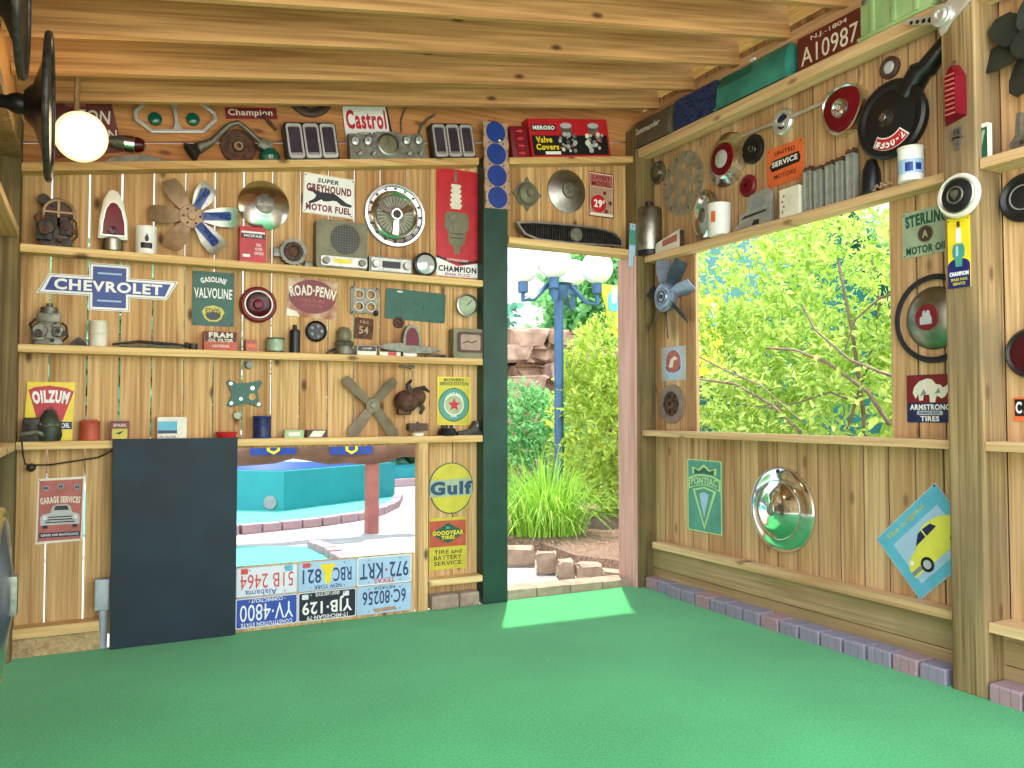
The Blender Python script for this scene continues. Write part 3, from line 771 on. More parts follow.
b = MB(CHROME); b.lathe([(.036, -.02), (.042, -.015), (.044, .03), (.036, .036)], axis='x'); b.build('bezel', t)
b = MB(DREDLENS); b.lathe([(.036, .034), (.038, .05), (.028, .075), (0, .085)], axis='x'); b.build('lens', t)
t, w, h = stand_t('curved_trim', 'long low curved grey metal strip lying beside the lit bulb', 'trim strip', 104, 176, 151)
b = MB(PEWTER); P = [(-w/2+w*i/12, .012+.03*sin(pi*min(1, i/11+.05))) for i in range(13)]
b.prism([(-w/2, 0), (w/2, 0)]+[(x, z) for x, z in reversed(P)], -.012, .012); b.build('strip', t)
# chrome twin bezel
t, w, h = hang_b('lamp_bezel', 'chrome twin-opening lamp surround with two green lenses', 'lamp trim', (133, 101, 216, 134), YB-.004, SL)
def oct_(w, h, c): return [(-w/2+c, -h/2), (w/2-c, -h/2), (w/2, -h/2+c*.9), (w/2, h/2-c*.9), (w/2-c, h/2), (-w/2+c, h/2), (-w/2, h/2-c*.9), (-w/2, -h/2+c*.9)]
b = MB(SATIN); b.ringprism(oct_(w, h, .07), oct_(w-.034, h-.034, .06), -.03, 0); b.ringprism(oct_(w-.006, h-.006, .068), oct_(w-.026, h-.026, .062), -.036, -.03); b.build('rim', t, smooth=.4)
b = MB(SATIN); b.prism([(-.025, -h/2+.015), (.025, -h/2+.015), (.008, -h/2+.05), (.008, h/2-.05), (.025, h/2-.015), (-.025, h/2-.015), (-.008, h/2-.05), (-.008, -h/2+.05)], -.026, -.002); b.build('divider', t)
for s in (-1, 1):
    b = MB(GREENLENS); b.lathe([(.034, 0), (.033, .012), (.022, .02), (0, .024)], c=(s*w*.23-.008, 0, -.01)); b.build('lens', t)
t, w, h = hang_b('tin_sign', 'small dark red tin sign with pale lettering tucked under a joist', 'sign', (225, 108, 277, 119), YB-.004, SL)
plate(t, w, h, DRED, .004); lettering(t, 'Champion', -.005, 0, w*.86, h*.72, CREAM, -.004, bold=.02)
t, w, h = hang_b('brake_shoe', 'short brown rusty bar hanging beside the bent horn pipe', 'bar', (262, 117, 277, 130), YB-.004)
b = MB(RUST); b.tube([(-.03, -.01, .03), (.0, -.012, .0), (.034, -.01, -.035)], [.009, .01, .008]); b.build('bar', t); b = MB(DARKMETAL); b.ball(.013, c=(-.03, -.01, .03)); b.build('pivot', t)
# bent horn
t, w, h = stand_t('horn_pipe', 'bent grey horn pipe with dark flared mouth and block end', 'pipe', 186, 285, 119, Y=4.425)
b = MB(PEWTER)
b.tube([(-.20, 0, .07), (-.13, 0, .1), (-.03, 0, h-.035), (.02, 0, h-.02), (.05, 0, h-.045), (.13, 0, .09)], [.032, .018, .014, .013, .013, .015], n=12); b.build('pipe', t)
b = MB(DARKMETAL); mx = Matrix.Translation((-.205, 0, .068))@Matrix.Rotation(radians(-118), 4, 'Y')
b.lathe([(0, -.012), (.02, -.01), (.04, .022), (.052, .04), (.05, .043), (.03, .025), (0, .02)], axis='z', mx=mx); b.build('horn_mouth', t)
b = MB(PEWTER); b.box(.10, .165, -.03, .03, .045, .10, bev=.004, mx=Matrix.Rotation(.5, 4, 'Y')@Matrix.Translation((-.05, 0, .065))); b.build('bracket', t)
b = MB(GREENLENS); b.lathe([(0, 0), (.05, 0), (.055, .02), (.035, .06), (0, .065)], axis='z', c=(.155, 0, .001)); b.build('base', t)
t, w, h = stand_t('pulley', 'flat rusty pulley disc standing on its rim under the horn pipe', 'pulley', 221, 255, 130, Y=4.472)
r = h/2; b = MB(RUST); b.lathe([(.022, -.01), (r*.95, -.01), (r, -.006), (r, .006), (r*.95, .01), (r*.62, .01), (r*.56, .004), (r*.34, .004), (r*.3, .014), (.022, .014), (.022, -.01)], c=(0, 0, r)); b.build('disc', t)
b = MB(BRONZE); b.lathe([(.022, -.008), (.022, .018), (.014, .018), (.014, -.008)], c=(0, 0, r)); b.build('bushing', t)
t, w, h = hang_b('rubber_ring', 'dark brown ring half hidden by the lowest joist', 'ring', (284, 68, 333, 120), YB-.006)
b = MB(BROWN); b.ring(w/2-.022, .02, sq=.6, h=.012); b.build('ring', t); b = MB(DARKMETAL); b.ring(w/2-.046, .006, h=.012); b.build('bead', t)
def tail3(label, u0, u1, vt):
    t, w, h = stand_t('tail_lamp', label, 'tail lamp', u0, u1, vt, Y=4.44, group='three-bar tail lamps on the sloping shelf')
    b = MB(BLACK); b.prism(rect(w, h, .02, cz=h/2), -.02, .035); b.build('housing', t, smooth=.5)
    pw = w/3-.012
    for i in (-1, 0, 1):
        cx = i*(w/3-.004)
        b = MB(SATIN); b.ringprism(rect(pw, h*.9, .016, 4, cx, h/2), rect(pw-.02, h*.9-.034, .01, 4, cx, h/2), -.034, -.02); f = b.build('bezel', t, smooth=.5)
        b = MB(DARKLENS); b.prism(rect(pw-.02, h*.9-.034, .01, 4, cx, h/2+.004), -.026, -.019); b.build('lens', f, smooth=.5)
        b = MB(STEEL); b.box(cx-pw/2+.012, cx+pw/2-.012, -.028, -.02, h*.075, h*.2); b.build('reflector', f, smooth=0)
    return t
tail3('three-bar tail lamp between the horn pipe and the dial cluster', 284, 337, 124)
tail3('three-bar tail lamp beside the gasket on the sloping shelf', 430, 473, 125)
t, w, h = stand_t('tin_sign', 'white tin sign with red script capitals behind the dial cluster', 'sign', 344, 392, 107, Y=4.478)
b = MB(WHITE); b.prism([(-w*.5, 0), (w*.48, 0), (w*.44, h), (-w*.46, h)], -.004, 0); b.build('plate', t, smooth=0)
lettering(t, 'Castrol', -.002, h*.76, w*.84, h*.34, RED, -.004, bold=.035); lettering(t, 'MOTOR OIL', -.002, h*.5, w*.46, h*.075, DGREEN, -.004, bold=.02)
patch(t, [(-w*.46, h*.02), (w*.46, h*.02), (w*.45, h*.34), (-w*.1, h*.36), (-w*.46, h*.28)], DGREEN, -.004)
b = MB(BLACK); b.prism([(w*.48, 0), (w*.56, 0), (w*.47, h), (w*.44, h)], -.006, 0); b.build('border', t, smooth=0)
t, w, h = stand_t('instrument_cluster', 'grey metal dial cluster with one big dial and four small ones', 'dashboard panel', 347, 425, 133, Y=4.43)
b = MB(PEWTER); b.prism([(-w/2, 0), (w/2, 0), (w/2-.01, h*.92), (w*.2, h*.9), (w*.12, h), (-w*.12, h), (-w*.2, h*.9), (-w/2+.012, h*.94)], -.02, .03); b.build('panel', t, smooth=.4)
for cx, cz, r, in ((0, h*.52, .063, ), (-w*.41, h*.64, .026), (-w*.25, h*.64, .026), (w*.25, h*.66, .026), (w*.41, h*.66, .026)):
    b = MB(STEEL); b.lathe([(r, 0), (r, .01), (r*.86, .014), (r*.8, .006)], c=(cx, -.02, cz)); f = b.build('dial', t)
    b = MB(OLIVE if r > .05 else GLASSY); b.lathe([(r*.8, .005), (r*.4, .009), (0, .01)], c=(cx, -.02, cz)); b.build('dial_face', f)
    b = MB(DARKMETAL); b.box(cx-.0015, cx+.0015, -.032, -.030, cz, cz+r*.6); b.build('needle', f, smooth=0)
for cx in (-w*.38, -w*.2, w*.26, w*.41):
    b = MB(STEEL); b.lathe([(.013, 0), (.012, .018), (.008, .02), (0, .018)], c=(cx, -.02, h*.18)); b.build('knob', t)
t, w, h = hang_b('wire_bracket', 'looped grey wire bracket above the dial cluster', 'bracket', (399, 106, 433, 135), YB-.004)
b = MB(PEWTER); b.tube([(-w*.45, -.012, -h*.5), (-w*.46, -.012, -h*.1), (-w*.35, -.012, h*.3), (-w*.15, -.012, h*.55)], .005); b.build('wire', t)
b = MB(PEWTER); b.tube([(w*.05, -.012, -h*.5), (w*.14, -.012, -h*.15), (w*.32, -.012, h*.1), (w*.55, -.012, h*.3)], .007); b.build('wire', t)
# head gasket on the green post
gx_, gz_, gw, gh = bbox_b(484, 122, 511, 208, 4.375)
t = thing('head_gasket', 'tan head gasket with four blue bores fixed to the green post', 'gasket', (gx_, 4.398, gz_), 0, -.035)
b = MB(TAN); o_ = []; 
for k in range(17): o_.append((gw/2*(1-.08*abs(sin(k*pi/4)))*.95, -gh/2+gh*k/16))
for k in range(17): o_.append((-gw/2*(1-.08*abs(sin(k*pi/4)))*.95, gh/2-gh*k/16))
b.prism(o_, -.012, 0); g = b.build('gasket_plate', t, smooth=.4)
for k in range(4):
    cz = gh*.385-k*gh*.252
    b = MB(BLUE); b.lathe([(0, .016), (gw*.34, .016), (gw*.36, .013), (gw*.36, .01)], c=(0, 0, cz)); b.build('bore', t)
    for a in range(10):
        c = (gw*.435*cos(a*.628+.3), -.0122, cz+gw*.46*sin(a*.628+.3)); b = MB(NAVY); b.cyl(.0045, 0, .001, c=c, n=8); b.build('bolt_hole', t)
b = MB(CHROME); b.ball(.014, c=(gw*.1, -.02, gh*.29)); b.build('ball_stud', t)
t, w, h = stand_t('red_carton', 'red carton with two chrome engine lids pictured, over the doorway', 'box', 527, 606, 121, Y=4.43)
b = MB(RED); b.box(-w/2, w/2, -.035, .045, 0, h); b.build('carton', t, smooth=0)
y = -.035
patch(t, rect(w*.96, h*.52, 0, cz=h*.3), BLACK, y, 'print')
patch(t, rect(w*.3, h*.16, 0, cx=-w*.32, cz=h*.76), BLACK, y)
lettering(t, 'MEROSO', -w*.32, h*.76, w*.27, h*.11, WHITE, y-.001, bold=.05)
lettering(t, 'Valve', -w*.335, h*.45, w*.2, h*.16, YELLOW, y-.001, bold=.04); lettering(t, 'Covers', -w*.3, h*.26, w*.28, h*.16, YELLOW, y-.001, bold=.04)
patch(t, rect(w*.19, h*.08, 0, cx=-w*.24, cz=h*.1), WHITE, y-.001)
for cx in (-w*.04, w*.31):
    b = MB(LGREY); b.prism(circ(.042, 20, cx, h*.82, .42), y-.002, y); b.prism(rect(.075, h*.2, .01, cx=cx, cz=h*.7), y-.0015, y, PEWTER); b.build('picture', t, smooth=0)
    b = MB(PEWTER); rr = random.Random(int(cx*1000))
    for k in range(22): b.prism(circ(rr.uniform(.006, .018), 7, cx+rr.uniform(-.06, .06), h*(.1+.5*rr.random())), y-.0015-.0001*k, y, rr.choice([PEWTER, LGREY, CREAM, LGREY, PINKRED, GREYP]))
    b.build('picture', t, smooth=0)
t, w, h = stand_t('ribbed_block', 'red ribbed block between the gasket and the red carton', 'block', 509, 526.5, 128, Y=4.445)
b = MB(DRED); b.box(-w/2, w/2-.004, -.03, .04, 0, h, bev=.004)
for k in range(4): b.lathe([(.012, -.02), (.018, .02)], RED, (-w*.05, -.034, h*(.15+.23*k)), 'x', 10)
b.build('body', t)

# ---- bulb
c = on_y(81.5, 137, 3.85)
t = thing('flood_bulb', 'lit round flood bulb under the joists near the side wall', 'light bulb', c, rz=.12)
mx = Matrix.Rotation(.32, 4, 'X')
b = MB(BULB); b.lathe([(0, .034), (.06, .03), (.09, .018)], mx=mx, n=40); b.build('glass', t, smooth=2)
b = MB(BULBRIM); b.lathe([(.09, .018), (.1, .006), (.104, -.012), (.1, -.03), (.076, -.07), (.045, -.12)], mx=mx, n=40); b.tube([tuple(mx@Vector((-.03+.036*cos(a), -.037, .035+.036*sin(a)))) for a in [.5+.33*k for k in range(8)]], .006); b.build('reflector', t, smooth=2)
b = MB(CREAM); b.lathe([(.046, -.118), (.045, -.18), (.035, -.2), (0, -.2)], mx=mx); b.build('socket', t)
b = MB(W_POST); b.tube([(0, .19, .06), (0, .2, .2), (0, .16, .34)], .012); b.build('arm', t)
pl = bpy.data.lights.new('bulb_light', 'POINT'); po = bpy.data.objects.new('bulb_light', pl); COL.objects.link(po)
pl.energy = 3.5; pl.color = (1, .78, .5); pl.shadow_soft_size = .1; po.location = c+Vector((.01, -.2, -.06))

# ---- second shelf
def carb(t, w, h, m1, m2, seed, ring=True):
    rr = random.Random(seed)
    b = MB(m1); b.box(-w*.38, w*.38, -.035, .03, 0, h*.16, bev=.006); b.box(-w*.3, w*.32, -.03, .028, h*.14, h*.62, bev=.01); b.cyl(w*.2, -.02, .03, m1, (-w*.22, -.035, h*.36)); b.build('body', t)
    b = MB(m1); b.box(-w*.46, -w*.08, -.05, .0, h*.1, h*.44, bev=.012); b.cyl(w*.12, 0, .02, m2, (-w*.26, -.05, h*.28)); b.box(w*.08, w*.4, -.048, 0, h*.22, h*.5, bev=.014); b.cyl(w*.07, 0, .012, m2, (w*.24, -.048, h*.36)); b.build('float_bowl', t)
    b = MB(m2); b.tube([(-w*.4, -.03, h*.3), (-w*.48, -.055, h*.52), (-w*.34, -.05, h*.66)], .006); b.tube([(w*.36, -.03, h*.1), (w*.5, -.05, h*.22), (w*.46, -.04, h*.5), (w*.34, -.04, h*.6)], .005); b.cyl(.012, 0, .02, None, (w*.44, -.045, h*.3)); b.cyl(.009, 0, .03, None, (w*.1, -.03, h*.12)); b.build('linkage', t)
    for k in range(6):
        b = MB(m2); b.cyl(.005, 0, .008, c=(rr.uniform(-w*.28, w*.3), -.03 if k % 2 else -.047, h*rr.uniform(.16, .6)), n=6); b.build('screw', t)
    return rr
t, w, h = stand_b('carburettor', 'dark greasy carburettor with tan ring top on the upper shelf', 'engine part', 35, 78, 197, SH2)
carb(t, w, h, DARKMETAL, RUST, 1)
b = MB(BRONZE); b.ring(w*.36, .009, c=(w*.05, -.02, h*.66), k=8); b.box(w*.05-.005, w*.05+.005, -.03, -.02, h*.4, h*.66+w*.34); b.box(w*.05-w*.34, w*.05+w*.34, -.028, -.02, h*.66, h*.7); b.build('air_horn', t)
b = MB(BROWN); b.lathe([(0, .0), (w*.33, .0)], c=(w*.05, -.012, h*.66)); b.build('choke_plate', t)
b = MB(DARKMETAL); b.cyl(.026, -.02, .02, c=(-w*.3, 0, h*.92)); b.tube([(-w*.3, 0, h*.95), (-w*.15, -.01, h*.85), (0, 0, h*.7)], .008); b.build('choke', t)
t, w, h = stand_b('tail_lamp', 'tall cream finned tail lamp with long red lens', 'tail lamp', 97, 128, 191, SH2)
b = MB(CREAM); o_ = [(-w*.46, h*.2), (w*.5, h*.2), (w*.48, h*.5), (w*.34, h*.82), (w*.16, h*.97), (0, h), (-w*.14, h*.97), (-w*.3, h*.82), (-w*.42, h*.5)]
b.prism(o_, -.035, .04); bmesh.ops.bevel(b.bm, geom=[e for e in b.bm.edges if abs(e.verts[0].co.y-e.verts[1].co.y) < 1e-4], offset=.008, segments=2, affect='EDGES'); b.build('housing', t, smooth=.7)
b = MB(SATIN); i_ = [(x*.86+.003, .24*h+(z-.2*h)*.70) for x, z in o_]; j_ = [(x*.76+.003, .255*h+(z-.2*h)*.66) for x, z in o_]; b.ringprism(i_, j_, -.042, -.034); b.build('bezel', t)
b = MB(REDLENS); b.prism(j_, -.04, -.034); b.lathe([(.02, 0), (.018, .008), (0, .01)], DREDLENS, (0, -.04, h*.33)); b.build('lens', t)
b = MB(STEEL); b.cyl(w*.36, 0, h*.21, axis='z'); b.build('base', t)
def can(name, label, u0, u1, vt, zsh, m, cat='can', Y=4.445, rim=None, fn=stand_b, lid=True, **k):
    t, w, h = fn(name, label, cat, u0, u1, vt, zsh, Y) if fn is stand_b else fn(name, label, cat, u0, u1, vt, zsh)
    r = w/2; b = MB(m); b.lathe([(0, 0), (r*.97, 0), (r, .004), (r*.97, .008), (r*.97, h-.008), (r, h-.004), (r*.96, h), (0, h-.002)], axis='z'); b.build('tin', t)
    if rim:
        for z in (.004, h-.005):
            b = MB(rim); b.ring(r*.985, .004, axis='z', c=(0, 0, z), k=6); b.build('rim', t)
    return t, r, h
def wrap(t, r, z, hh, a0, a1, m, name='print'):
    """a printed patch following the curve of a can"""
    b = MB(m); n = 8; V = []
    for k in range(n+1):
        a = a0+(a1-a0)*k/n
        for q in (z-hh/2, z+hh/2):
            for rr in (r*.975, r*.975+.0008): V.append((rr*sin(a), -rr*cos(a), q))
    F = []
    for k in range(n):
        i = 4*k; F += [(i+1, i+5, i+7, i+3), (i, i+2, i+6, i+4), (i, i+4, i+5, i+1), (i+2, i+3, i+7, i+6)]
    F += [(0, 1, 3, 2), (4*n, 4*n+2, 4*n+3, 4*n+1)]
    b.raw(V, F); return b.build(name, t, smooth=0)
t, r, h = can('oil_can', 'white cup-like tin with small black emblem beside the tail lamp', 135, 157, 227, SH2, WHITE)
wrap(t, r, h*.28, h*.2, -.55, .55, BLACK)
b = MB(BLACK); b.prism([(-.006, h*.42), (.006, h*.42), (.011, h*.52), (.002, h*.72), (-.009, h*.54)], -r-.001, -r*.95); b.build('emblem', t, smooth=0)
# six blade fan
x, z, w, h = bbox_b(141, 175, 241, 257, 4.43)
t = thing('engine_fan', 'six-blade tan engine fan with three blue riveted arms', 'fan', (x-.002, 4.44, z), 0, 0)
b = MB(BRONZE); b.cyl(.062, -.006, .008, bev=.2); b.cyl(.02, .008, .02)
for k in range(6): b.cyl(.006, .008, .013, DARKMETAL, (.04*cos(k*pi/3), 0, .04*sin(k*pi/3)), n=8)
b.build('hub', t)
for k, (ang, ln) in enumerate(((124, .205), (182, .2), (240, .2), (63, .19), (4, .225), (-50, .215))):
    blue = k > 2; a = radians(ang); mx = Matrix.Rotation(-a, 4, 'Y')
    b = MB(STEEL if blue else BRONZE)
    V = []; n = 6
    for i in range(n+1):
        s = i/n; xx = .05+(ln-.05)*s; wd = .026+.022*min(1, s*2.2)-(.012 if i == n else 0)
        tw = .02*s
        V += [(xx, -.004-tw*1.4, wd), (xx, -.007+tw, -wd), (xx, -.001-tw*1.4, wd), (xx, -.004+tw, -wd)]
    F = []
    for i in range(n):
        p = 4*i; F += [(p, p+1, p+5, p+4), (p+2, p+6, p+7, p+3), (p, p+4, p+6, p+2), (p+1, p+3, p+7, p+5)]
    F += [(0, 2, 3, 1), (4*n, 4*n+1, 4*n+3, 4*n+2)]
    b.raw(V, F, None, mx); bl = b.build('blade', t, smooth=.5)
    if blue:
        b = MB(BLUE); V = [(.05, -.016, .018), (ln*.8, -.035, .022), (ln*.84, -.036, .012), (ln*.84, -.02, -.012), (ln*.8, -.018, -.02), (.05, -.012, -.018)]
        V2 = [(p[0], p[1]-.004, p[2]) for p in V]; nn = 6
        b.raw(V+V2, [tuple(range(nn)), tuple(range(2*nn-1, nn-1, -1))]+[(i, (i+1) % nn, nn+(i+1) % nn, nn+i) for i in range(nn)], None, mx)
        for i in range(5):
            q = Vector((.065+(ln*.8-.065)*i/4, -.026-.004*i/4, 0)); q = mx@q; b.ball(.0055, STEEL, tuple(q), 8, 4)
        b.build('arm', bl, smooth=0)
def hubcap(t, R, prof, m=CHROME, n=48, name='disc'):
    b = MB(m); b.lathe([(R*a, R*c) for a, c in prof], n=n); return b.build(name, t, smooth=.5)
t, w, h = hang_b('hubcap', 'domed chrome hubcap with engraved script centre beside the fan', 'hubcap', (238, 181, 289, 230), 4.478)
R = w/2; hubcap(t, R, [(1, 0), (1, .03), (.95, .06), (.8, .12), (.6, .2), (.42, .25), (.4, .26), (0, .28)])
b = MB(PEWTER); b.lathe([(R*.4, R*.262), (R*.38, R*.275), (0, R*.29)]); b.build('center_badge', t)
lettering(t, 'DeSoto', 0, 0, R*.6, R*.16, STEEL, -R*.292, shear=.2)
t, w, h = stand_b('oil_filter_box', 'small red carton with black band on the upper shelf below the chrome hubcap', 'box', 239, 265, 228, SH2)
b = MB(RED); b.box(-w/2, w/2, -.03, .035, 0, h); b.build('carton', t, smooth=0)
patch(t, rect(w*.9, h*.14, 0, cz=h*.74), BLACK, -.03); patch(t, rect(w*.9, h*.05, 0, cz=h*.84), WHITE, -.03); lettering(t, 'MOPAR', 0, h*.74, w*.7, h*.08, WHITE, -.031)
for k, s in enumerate(('OIL', 'FILTER', 'CARTRIDGE')): lettering(t, s, w*.22, h*(.5-.12*k), w*(.2+.08*k), h*.08, WHITE, -.03)
patch(t, rect(w*.28, h*.08, 0, cx=-w*.25, cz=h*.18), WHITE, -.03)
t, w, h = stand_b('water_pump', 'round rusty geared pump body beside the red carton', 'engine part', 273, 312, 238, SH2)
b = MB(PEWTER); o_ = []
for k in range(60): a = 2*pi*k/60; rr = h*.46*(1+.04*sin(a*20)); o_.append((rr*cos(a), h*.5+rr*sin(a)))
b.prism(o_, -.02, .03); b.box(-w*.5, -w*.3, -.01, .02, h*.3, h*.62, bev=.005); b.box(w*.3, w*.52, -.01, .02, .0, h*.22, bev=.005); b.build('housing', t, smooth=.4)
b = MB(RUST); b.lathe([(h*.34, .02), (h*.32, .03), (h*.2, .032), (h*.16, .022), (h*.08, .024), (0, .026)], c=(0, 0, h*.5)); b.build('rotor', t)
for k in range(16):
    a = k*pi/8; b = MB(DARKMETAL); b.box(h*.2, h*.33, -.036, -.03, -.004, .004, mx=Matrix.Translation((0, 0, h*.5))@Matrix.Rotation(a, 4, 'Y')); b.build('vane', t, smooth=0)
# greyhound sign
t, w, h = hang_b('tin_sign', 'white square tin sign with running dog between red and black words', 'sign', (303, 176, 354, 216), YB-.001, ry=.03)
plate(t, w, h, WHITE, .004, edge=CREAM); y = -.004
lettering(t, 'SUPER', -w*.02, h*.35, w*.42, h*.11, BLACK, y, bold=.03, shear=.15); lettering(t, 'GREYHOUND', 0, h*.15, w*.88, h*.2, DRED, y, bold=.045); lettering(t, 'MOTOR FUEL', 0, -h*.33, w*.88, h*.17, DRED, y, bold=.045)
dog = [(-.44, .16), (-.36, .2), (-.3, .16), (-.2, .12), (0, .13), (.12, .12), (.22, .05), (.36, -.06), (.48, -.1), (.47, -.16), (.34, -.15), (.26, -.14), (.16, -.05), (.08, -.05), (0, -.08), (-.1, -.1), (-.16, -.06), (-.26, -.14), (-.4, -.2), (-.42, -.16), (-.3, -.06), (-.26, .03), (-.33, .1), (-.44, .12)]
patch(t, [(x*w*.95, z*h*1.0-h*.06) for x, z in dog], BLACK, y, 'dog_picture'); screws(t, w*.46, h*.44, y)
# table radio
t, w, h = stand_b('table_radio', 'grey-green metal radio with round speaker grille', 'radio', 315, 366, 222, SH2, Y=4.44)
b = MB(OLIVE); b.prism(rect(w, h, .022, cz=h/2), -.03, .045); b.build('case', t, smooth=.5)
b = MB(BLACK); b.lathe([(w*.29, 0), (w*.29, .004), (0, .004)], c=(w*.06, -.029, h*.62)); g = b.build('speaker_grille', t)
b = MB(OLIVE)
for k in range(-5, 6):
    L_ = sqrt(max(0, .29**2-(k*.052)**2))*w
    b.box(w*.06-L_, w*.06+L_, -.0345, -.033, h*.62+k*.052*w-.0012, h*.62+k*.052*w+.0012)
    b.box(w*.06+k*.052*w-.0012, w*.06+k*.052*w+.0012, -.0345, -.033, h*.62-L_, h*.62+L_)
b.build('mesh', g, smooth=0)
b = MB(STEEL); b.prism(rect(w*.9, h*.2, .012, cx=w*.03, cz=h*.15), -.042, -.028); b.build('face_plate', t, smooth=.5)
b = MB(YELLOW); b.prism(rect(w*.34, h*.09, .004, cx=0, cz=h*.16), -.045, -.042); b.build('dial', t, smooth=0)
for cx in (-w*.32, w*.38):
    b = MB(PEWTER); b.cyl(h*.07, 0, .018, c=(cx, -.042, h*.15)); b.build('knob', t)
# wheel cover with three spokes
x, z, w, h = bbox_b(365, 183, 425, 247, YB-.02)
t = thing('wheel_cover', 'chrome wheel cover with three-bar spinner and slotted rim', 'wheel cover', (x, YB-.003, z))
R = h/2; hubcap(t, R, [(1, 0), (1, .06), (.97, .1), (.9, .1), (.86, .07), (.78, .06), (.74, .1), (.68, .13), (.64, .1), (.6, .05), (0, .04)])
b = MB(OLIVE); b.lathe([(R*.61, R*.055), (R*.3, R*.06), (0, R*.06)]); b.build('center_dish', t)
for k in range(16):
    a = k*pi/8; b = MB(DARKMETAL); b.box(R*.79, R*.85, -R*.085, -R*.07, -R*.045, R*.045, mx=Matrix.Rotation(a, 4, 'Y')); b.build('slot', t, smooth=0)
b = MB(STEEL)
for k in range(30):
    a = k*pi/15; b.box(R*.3, R*.58, -R*.085, -R*.06, -R*.012, R*.012, mx=Matrix.Rotation(a, 4, 'Y'))
b.build('ribs', t, smooth=0)
for a in (90, 205, -30):
    b = MB(CHROME); mx = Matrix.Rotation(radians(a), 4, 'Y')
    b.raw([(R*.08, -R*.2, R*.07), (R*.08, -R*.2, -R*.07), (R*.6, -R*.12, -R*.1), (R*.6, -R*.12, R*.1), (R*.08, -R*.06, R*.1), (R*.08, -R*.06, -R*.1), (R*.62, -R*.05, -R*.13), (R*.62, -R*.05, R*.13)], [(0, 1, 2, 3), (4, 7, 6, 5), (0, 4, 5, 1), (1, 5, 6, 2), (2, 6, 7, 3), (3, 7, 4, 0)], None, mx); b.build('spinner_bar', t, smooth=0)
b = MB(CHROME); b.cyl(R*.19, R*.05, R*.24); b.build('hub', t); b = MB(DARKMETAL); b.cyl(R*.13, R*.24, R*.245); b.build('center_badge', t)
t, w, h = stand_b('car_radio', 'slim chrome car radio with two knobs on the upper shelf', 'radio', 368, 411, 258, SH2, Y=4.435)
b = MB(PEWTER); b.prism(rect(w, h, .008, cz=h/2), -.02, .045); b.build('case', t, smooth=.4)
b = MB(STEEL); b.prism(rect(w*.92, h*.8, .008, cz=h/2), -.028, -.02); b.build('face_plate', t, smooth=.4)
b = MB(BLACK); b.prism(rect(w*.42, h*.42, .003, cz=h*.52), -.03, -.028); b.build('dial', t, smooth=0)
for k in range(5): b = MB(STEEL); b.box(-w*.18+k*w*.075, -w*.13+k*w*.075, -.033, -.028, h*.14, h*.26); b.build('push_button', t, smooth=0)
for s in (-1, 1): b = MB(STEEL); b.cyl(h*.24, 0, .02, c=(s*w*.36, -.028, h*.52)); b.build('knob', t)
t, w, h = stand_b('spot_lamp', 'small round black lamp with pale glass beside the slim radio', 'lamp', 412, 437, 253, SH2, Y=4.44)
R = h/2; b = MB(BLACK); b.lathe([(0, -.04), (R*.6, -.03), (R, 0), (R, .02), (R*.8, .024)], c=(0, 0, R)); b.build('shell', t)
b = MB(GLASSY); b.lathe([(R*.8, .02), (R*.5, .03), (0, .034)], c=(0, 0, R)); b.build('glass', t)
# big spark plug sign
t, w, h = hang_b('tin_sign', 'tall red tin sign picturing a large spark plug', 'sign', (436, 170, 478, 277), YB-.001)
plate(t, w, h, RED, .004); y = -.004
patch(t, [(-w/2, -h*.5), (w/2, -h*.5), (w/2, -h*.36), (.0, -h*.4), (-w/2, -h*.33)], WHITE, y); patch(t, [(-w*.5, -h*.335), (w*.12, -h*.385), (w*.5, -h*.35), (w*.5, -h*.33), (0, -h*.37), (-w*.5, -h*.31)], BLACK, y-.001)
lettering(t, 'CHAMPION', 0, -h*.43, w*.9, h*.055, BLACK, y-.001, bold=.035); lettering(t, 'DEPENDABLE', 0, -h*.345, w*.5, h*.02, CREAM, y-.001); lettering(t, 'SPARK PLUGS', 0, -h*.48, w*.6, h*.025, DRED, y-.001)
patch(t, rect(w*.06, h*.1, .004, cx=-w*.05, cz=h*.43), PEWTER, y, 'plug_terminal')
b = MB(CREAM)
for k in range(5): b.prism(rect(w*.23+w*.012*k, h*.03, .006, cx=-w*.04, cz=h*.345-k*h*.045), y-.003, y); b.prism(rect(w*.17+w*.012*k, h*.05, .002, cx=-w*.04, cz=h*.335-k*h*.045), y-.0015, y)
b.build('plug_insulator', t, smooth=0)
b = MB(OLIVE); b.prism([(-w*.24, h*.1), (w*.2, h*.1), (w*.26, h*.07), (w*.26, -h*.06), (w*.2, -h*.07), (w*.17, -h*.2), (w*.06, -h*.22), (w*.05, -h*.29), (-w*.08, -h*.29), (-w*.1, -h*.22), (-w*.2, -h*.2), (-w*.24, -h*.07), (-w*.3, -h*.06), (-w*.3, h*.07)], y-.002, y); b.build('plug_body', t, smooth=0)
patch(t, rect(w*.1, h*.16, .005, cx=-w*.12, cz=0), PEWTER, y-.002, 'plug_hex'); patch(t, rect(w*.3, h*.008, 0, cx=-w*.02, cz=-h*.1), DARKMETAL, y-.002, 'thread'); patch(t, rect(w*.3, h*.008, 0, cx=-w*.02, cz=-h*.14), DARKMETAL, y-.002, 'thread')

